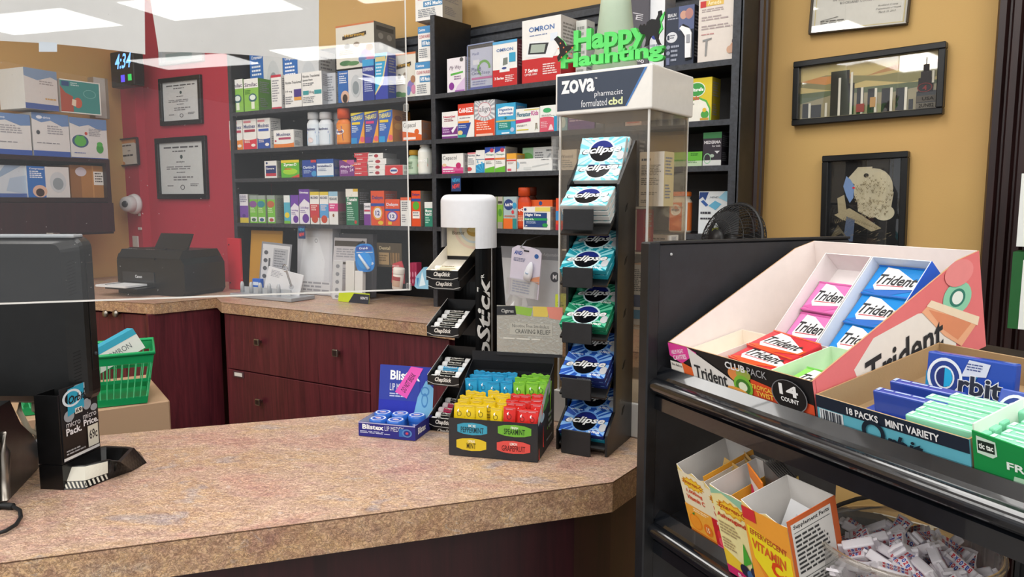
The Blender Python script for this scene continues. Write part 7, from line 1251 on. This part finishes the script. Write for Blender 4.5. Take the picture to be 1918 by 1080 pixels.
def putbar(kind, x, y, z, la, tw=0, rollx=0):
    src = (bb, bg)[kind]; o = src if TPb[kind] == 0 else src.copy()
    if TPb[kind]: COL.objects.link(o)
    TPb[kind] += 1; seat(o, O2, 12.5, x, y, z, twist=tw); o.matrix_basis = o.matrix_basis @ Matrix.Rotation(R(rollx), 4, 'X'); tag(o, la, 'gum pack')
nb = ['nearest the front wall', 'second from the front wall', 'third from the front wall', 'fourth from the front wall', 'fifth from the front wall', 'sixth from the front wall']
putbar(0, .043, .070, .0138, 'blue gum pack lying on edge, farthest of the blue ones', 3); putbar(0, .046, .040, .0138, 'blue gum pack lying on edge, middle of the blue ones', 3)
m = MB(); m.bevbox(0, 0, 0, .078, .05, .011, '2f4aa4g', .0015, 2); m.art(lambda u, v, li: (u, v, .011 + li), .078, .05, [r(.04, .1, .7, .5, 'd8d4d0'), l(.08, .14, .66, .46, 4, '6a6a80'), r(.75, .3, .95, .7, 'c8ccd8')]); o = m.build('gum_pack'); seat(o, O2, 14, .030, .004, .003, twist=-2); tag(o, 'blue gum pack lying flat with white print panel in the kraft tray', 'gum pack')
for i in range(5): putbar(1, .108 + (0, .0, -.002, -.01, .006)[i], .010 + i * .0142, .0138 + i * .0004, 'mint green foil gum pack on edge, left of its pair, ' + nb[i], 2)
for i in range(5): putbar(1, .188 + (i % 2) * .004, .010 + i * .0142, .0138 + i * .0004, 'mint green foil gum pack on edge, right of its pair, ' + nb[i], 1)
# ---- green mint box at the right frame edge
X3 = X2 + W2_ + .003; 
t = empty('fresh_mint_tray', 'bright green mint display box at the lower right of the upper shelf', 'display tray'); seat(t, OR, 12.5, X3)
m = MB(); m.prism([(0, 0), (.2, 0), (.2, .03), (.06, .03), (.05, .042), (0, .046)], 0, .0016, '128a44', axis='y'); m.art(fF(.2), .2, .046, [p([(.02, .56), (.02, .92), (.105, .88), (.11, .6), (.09, .53)], 'c8e0d0'), r(.025, .62, .1, .84, '1a2a22'), t_('tic tac', .03, .67, .095, .79, 'e8f0ea', 'B'), t_('FRESHMINT', .15, .4, .52, .56, 'e4f0e8', 'B'), p([(.17, .1), (.3, .06), (.36, .16), (.32, .32), (.18, .3)], 'a8d0b4')]); m.build('front_wall', t)
m = MB(); m.box(0, .0016, 0, .0016, .17, .052, 'e2f0e2'); m.build('side_wall', t); m = MB(); m.box(.0016, .168, 0, .2, .17, .06, 'e2f0e2'); m.build('back_wall', t); m = MB(); m.box(.0016, .0016, 0, .2, .168, .0015, 'e2f0e2'); m.build('floor_card', t)
for i in range(4):
    m = MB(); m.bevbox(0, 0, 0, .038, .014, .022, 'd4efdcg', .002, 2); m.box(.0, -.0005, .004, .038, 0, .015, '3aa85a'); o = m.build('mint_box'); seat(o, OR, 12.5, X3 + .03 + (i % 2) * .045, .012 + (i // 2) * .03, .004, twist=12 * i - 14); tag(o, 'small clear and green mint box inside the green display box, %s' % ['front left', 'front right', 'rear left', 'rear right'][i], 'mint box')
# ------------------------------------------------------------------ lower shelf: vitamin powder boxes
OLz = OLw; TL_ = 17
def obox(x, y, w_, d_, h_, label, front, right, left_cut=0, deg=TL_, side_k='e8a83a', twist=0, z=.0015):
    t = empty('powder_packet_box', label, 'box'); seat(t, OLz, deg, x, y, z, twist=twist); th = .0008
    m = MB(); pts = [(0, 0), (w_, 0), (w_, h_ - .006), (w_ * .8, h_ - .010 * left_cut), (w_ * .55, h_ - .004 * left_cut), (w_ * .3, h_ - .012 * left_cut), (0, h_)]
    m.prism(pts, 0, th * .5, 'eed48a', 'dcd6ce'); m.prism(pts, th * .5, th, 'd8d4d0'); m.art(fF(w_), w_, h_ - .008 * left_cut, front); m.build('front_wall', t)
    m = MB(); m.box(0, th, 0, th, d_, h_, 'd8d4d0', dict(left=side_k)); m.build('side_wall', t)
    m = MB(); m.box(w_ - th, th, 0, w_, d_, h_, side_k, dict(left='d8d4d0')); m.art(fR(w_), d_, h_, right); m.build('side_wall', t)
    m = MB(); m.box(th, d_ - th, 0, w_ - th, d_, h_, 'd8d4d0'); m.build('back_wall', t); m = MB(); m.box(th, th, 0, w_ - th, d_ - th, th, 'd8d4d0'); m.build('floor_card', t); return t
def star(cx_, cy_, rx, ry, k, n=14): return p([(cx_ + rx * (1 if i % 2 else .82) * math.cos(2 * math.pi * i / (2 * n)), cy_ + ry * (1 if i % 2 else .7) * math.sin(2 * math.pi * i / (2 * n))) for i in range(2 * n)], k)
ec_ = lambda flav, fk, extra: [r(0, 0, 1, 1, 'f0e4c4'), r(0, 0, 1, .12, fk), star(.5, .86, .44, .1, 'e0a02c'), star(.5, .86, .4, .08, 'f4c83a'), t_('Emergen-C', .14, .82, .86, .9, 'b84a1a', 'Bi'), t_('1,000mg', .2, .69, .8, .76, 'd8502c', 'B'), t_('Vitamin C', .16, .6, .84, .67, 'd8502c', 'B')] + extra
obox(0, 0, .056, .088, .112, 'yellow and orange vitamin packet box at the left end of the lower shelf', ec_('', 'e8862c', [r(0, .12, 1, .5, 'f0a83a'), l(.3, .42, .9, .48, 2, 'fbe8c0'), e(.3, .26, .24, .12, 'f08a1c'), e(.3, .26, .2, .1, 'f49a2c'), p([(.22, .38), (.34, .42), (.3, .36)], '3f8a34'), e(.76, .24, .16, .09, 'e87820'), t_('15', .7, .2, .82, .28, 'fbe8c0', 'B')]), [l(.1, .1, .9, .8, 8, 'b87a2c')], 1)
obox(.0575, -.001, .052, .086, .106, 'vitamin packet box with a red raspberry panel', ec_('', 'e8609a', [r(0, .12, 1, .54, 'c8202c'), t_('Raspberry', .2, .45, .8, .52, 'f8dcdc', 'B'), e(.3, .28, .2, .12, 'e03a3a'), e(.24, .2, .12, .07, 'f0506a'), p([(.22, .4), (.36, .44), (.3, .36)], '3f8a34'), e(.72, .24, .18, .1, 'e8507a')]), [l(.1, .1, .9, .8, 8, 'b87a2c')], 1)
obox(.0975, -.020, .071, .078, .128, 'taller ashwagandha packet box with berries and green leaves', [r(0, 0, 1, 1, 'f2e6a8'), p([(0, .3), (1, .1), (1, .0), (0, 0)], 'f0cc3a'), p([(0, .92), (.3, .98), (1, .86), (1, 1), (0, 1)], '9ac8a8'), r(0, 0, 1, .1, 'd02a6a'), star(.5, .83, .42, .09, 'e0a02c'), star(.5, .83, .38, .07, 'f4c83a'), t_('Emergen-C', .16, .79, .84, .87, 'b84a1a', 'Bi'), t_('Ashwagandha', .06, .67, .94, .74, 'c8402c', 'B'), l(.06, .48, .6, .63, 4, 'b09a70'), l(.06, .3, .4, .44, 4, 'b09a70'), p([(.5, .2), (.62, .5), (.74, .3)], '4fae3a'), p([(.7, .2), (.85, .48), (.92, .24)], '3f9a34'), e(.52, .16, .12, .07, '2a2840'), e(.68, .13, .12, .07, '4a6a9a'), e(.86, .14, .13, .08, '26243a'), e(.78, .2, .1, .06, '2f2d48'), t_('Berry', .3, .02, .7, .08, 'f4d8e4', 'B')], [r(0, 0, 1, 1, 'f0cc6a'), l(.2, .2, .8, .8, 7, 'd8902c')], .3, side_k='ecc86a')
obox(.170, -.036, .070, .072, .140, 'orange and yellow vitamin C packet box with a white facts panel', [r(0, 0, 1, 1, 'f0a23a'), r(0, .02, .5, .1, 'd8602c'), p([(.04, .82), (.3, .8), (.96, .7), (.96, .3), (.6, .26), (.1, .5)], 'f2dc2a'), p([(.1, .5), (.5, .3), (.96, .3), (.9, .22), (.4, .24)], 'e88a2c'), t_('EFFERVESCENT', .1, .72, .9, .78, 'b8502c', 'B', -6), t_('C', .48, .42, .74, .58, 'd8481c', 'F'), t_('VITAMIN', .1, .58, .84, .68, 'd8602c', 'B', -8), l(.78, .44, .92, .5, 2, 'd8602c'), r(0, .88, .3, 1, 'd0343a'), p([(.2, .25), (.5, .22), (.8, .16), (.7, .24)], 'f6e8b0'), t_('1,000mg', .1, .03, .46, .08, 'f8ecd0', 'B'), l(.2, .12, .9, .2, 2, 'fbe8c0')], [r(0, 0, 1, 1, 'c8602c'), r(.06, .0, .88, .96, 'dcd9d4'), t_('Supplement Facts', .1, .9, .84, .945, '2a2a2a', 'B'), r(.1, .875, .84, .88, '2a2a2a'), l(.1, .5, .84, .85, 9, '3a3a3a'), r(.1, .47, .84, .475, '2a2a2a'), l(.1, .02, .84, .45, 14, '4a4a4a')], .8, side_k='c8602c', deg=15)
def packet(x, y, z, w_, h_, k, k2, label, tw=0, lean=0, roll=0):
    m = MB(); n = 6; vs = []
    for s_ in (-1, 1):
        for j in range(n + 1):
            for i in range(5): u, v = i / 4, j / n; vs.append((w_ * (u - .5), s_ * (.0022 * math.sin(math.pi * u) * math.sin(math.pi * v) + .0002), h_ * v))
    q = 5 * (n + 1); fs = []
    for j in range(n):
        for i in range(4): a = j * 5 + i; fs += [(a, a + 1, a + 6, a + 5), (a + q, a + q + 5, a + q + 6, a + q + 1)]
    m.add(vs, fs, k, True); m.art(lambda u, v, li: (u - w_ / 2, -.0027 - li, v), w_, h_, k2); o = m.build('powder_packet'); seat(o, OLz, TL_, x, y, z, twist=tw); o.matrix_basis = o.matrix_basis @ Matrix.Rotation(R(lean), 4, 'X') @ Matrix.Rotation(R(roll), 4, 'Y'); return tag(o, label, 'packet')
pkx = [r(.1, .8, .9, .95, 'b89a60'), ('o', .5, .5, .25, .2, .3, 'd8b87a')]
packet(.036, .035, .03, .04, .085, 'c8a464g', pkx, 'golden powder packet standing highest in the leftmost box', 10, -8, 20)
packet(.052, .066, .03, .036, .085, 'd2b074g', pkx, 'golden powder packet at the back of the leftmost box', -14, -6, 12)
packet(.036, .02, .02, .04, .075, 'b8905ag', pkx, 'golden powder packet nearest the front of the leftmost box', 4, -14, 8)
packet(.085, .03, .02, .04, .078, 'c09458g', pkx, 'golden brown powder packet in the raspberry box', 4, -10, -10)
packet(.084, .055, .03, .04, .078, 'caa060g', pkx, 'golden brown powder packet at the back of the raspberry box', -8, -6, 10)
packet(.118, .022, .05, .022, .06, 'c8305ag', [], 'crimson powder packet inside the ashwagandha box', 0, -8, 6)
m = MB(); m.bevbox(0, 0, 0, .052, .002, .10, 'e8842c', .0005, 1); m.art(fF(.052), .052, .1, [r(.04, .0, 1, .8, 'e6e0e2'), r(.04, .78, .9, .82, 'f0e0d0')]); o = m.build('orange_card'); seat(o, OLz, TL_, .110, .033, .038, twist=-24); tag(o, 'orange edged white card inside the ashwagandha box', 'card')
for i in range(8):
    packet(.137 + i * .0016, .037 + i * .0022, .045, .046, .092, '6a6664g', [], 'grey foil packet in the grey row of the ashwagandha box, %s from the front' % ['first', 'second', 'third', 'fourth', 'fifth', 'sixth', 'seventh', 'last'][i], -20, -4, 2)
packet(.190, .006, .06, .040, .066, 'e2e2e4', [r(.3, .1, .5, .8, 'cfd0d4')], 'white folded packet standing in the vitamin C box', 24, -10, 24)
packet(.206, .012, .052, .046, .058, 'dadadc', [], 'second white packet lying lower in the vitamin C box', -20, -24, -18)
# ------------------------------------------------------------------ clear jar of wrapped gum
CJ = dp(1697, 1018, .83); zj = CJ.z; rj = .092; hj = .14
t = empty('gum_jar', 'round clear plastic jar full of wrapped gum pieces', 'jar', (CJ.x, CJ.y, zj - hj), 0)
m = MB(); m.lathe([(.0001, 0), (rj * .8, 0), (rj * .84, .004), (rj, hj), (rj + .0025, hj + .001), (rj + .0025, hj + .004), (rj - .001, hj + .004), (rj - .002, hj), (rj * .82, .006), (.0001, .004)], 'clear_plastic', 64); m.build('body', t)
m = MB(); m.lathe([(rj + .003, hj - .001), (rj + .004, hj + .002), (rj + .003, hj + .005), (rj - .001, hj + .005), (rj - .0015, hj + .002)], 'acrylic', 64); m.build('rim', t)
m = MB(); m.bevbox(-.12, -.12, -.012, .12, .12, 0, 'black_metal', .002, 1); o = m.build('jar_stand', None, (CJ.x, CJ.y, zj - hj - .0005), HR); tag(o, 'black bracket board carrying the jar on the lower shelf', 'bracket')
def piece():
    m = MB(); n = 8; L = .036; m.bevbox(-L / 2, -.0085, -.0045, L / 2, .0085, .0045, 'e2dde2', .0018, 2)
    cs = ['c8303c', '2f4fa8']
    for s_ in (-1, 1): 
        for (fz, sg) in ((.0045, 1), (-.0045, -1)):
            for i, ch in enumerate('Bazooka'):
                x0 = -.0135 + i * .0039
                m.art(lambda u, v, li: (x0 + u * 1, (-.0005 if s_ < 0 else .0075) - .0068 + v if sg > 0 else (.0005 if s_ < 0 else -.0075) + .0068 - v, fz + sg * li), .0034, .0062, [t_(ch, .0, .05, 1, .95, cs[i % 2], 'B')], .0002, .00005)
    for sx in (-1, 1): m.prism([(sx * L / 2, -.008), (sx * (L / 2 + .0045), -.0095), (sx * (L / 2 + .006), 0), (sx * (L / 2 + .0045), .0095), (sx * L / 2, .008)][::sx], -.0012, .0012, 'e2dde2', axis='z')
    return m.build('wrapped_gum')
PG = piece(); rg_ = random.Random(5); npc = 0
layers = [(-.036, .080, 24, 'low'), (-.025, .081, 28, 'middle'), (-.014, .080, 32, 'upper'), (-.004, .074, 30, 'rim level'), (.006, .060, 18, 'heaped')]
k_all = 0
for li_, (dz, rad, cnt, nm_) in enumerate(layers):
    for i in range(cnt):
        o = PG if k_all == 0 else PG.copy()
        if k_all: COL.objects.link(o)
        k_all += 1; a = 2.399963 * i + li_; q = rad * math.sqrt((i + .5) / cnt)
        o.scale = (.92, .95, 1.25); o.location = (CJ.x + q * math.cos(a), CJ.y + q * math.sin(a), zj - .014 + dz + rg_.uniform(-.005, .006) + (.008 if q < .04 and li_ > 2 else 0)); o.rotation_euler = (R(rg_.uniform(-60, 60)), R(rg_.uniform(-38, 38)), rg_.uniform(0, 6.28))
        tag(o, 'white wrapped gum piece with red and blue letters in the clear jar', 'wrapped gum', 'wrapped gum pieces in the clear jar')
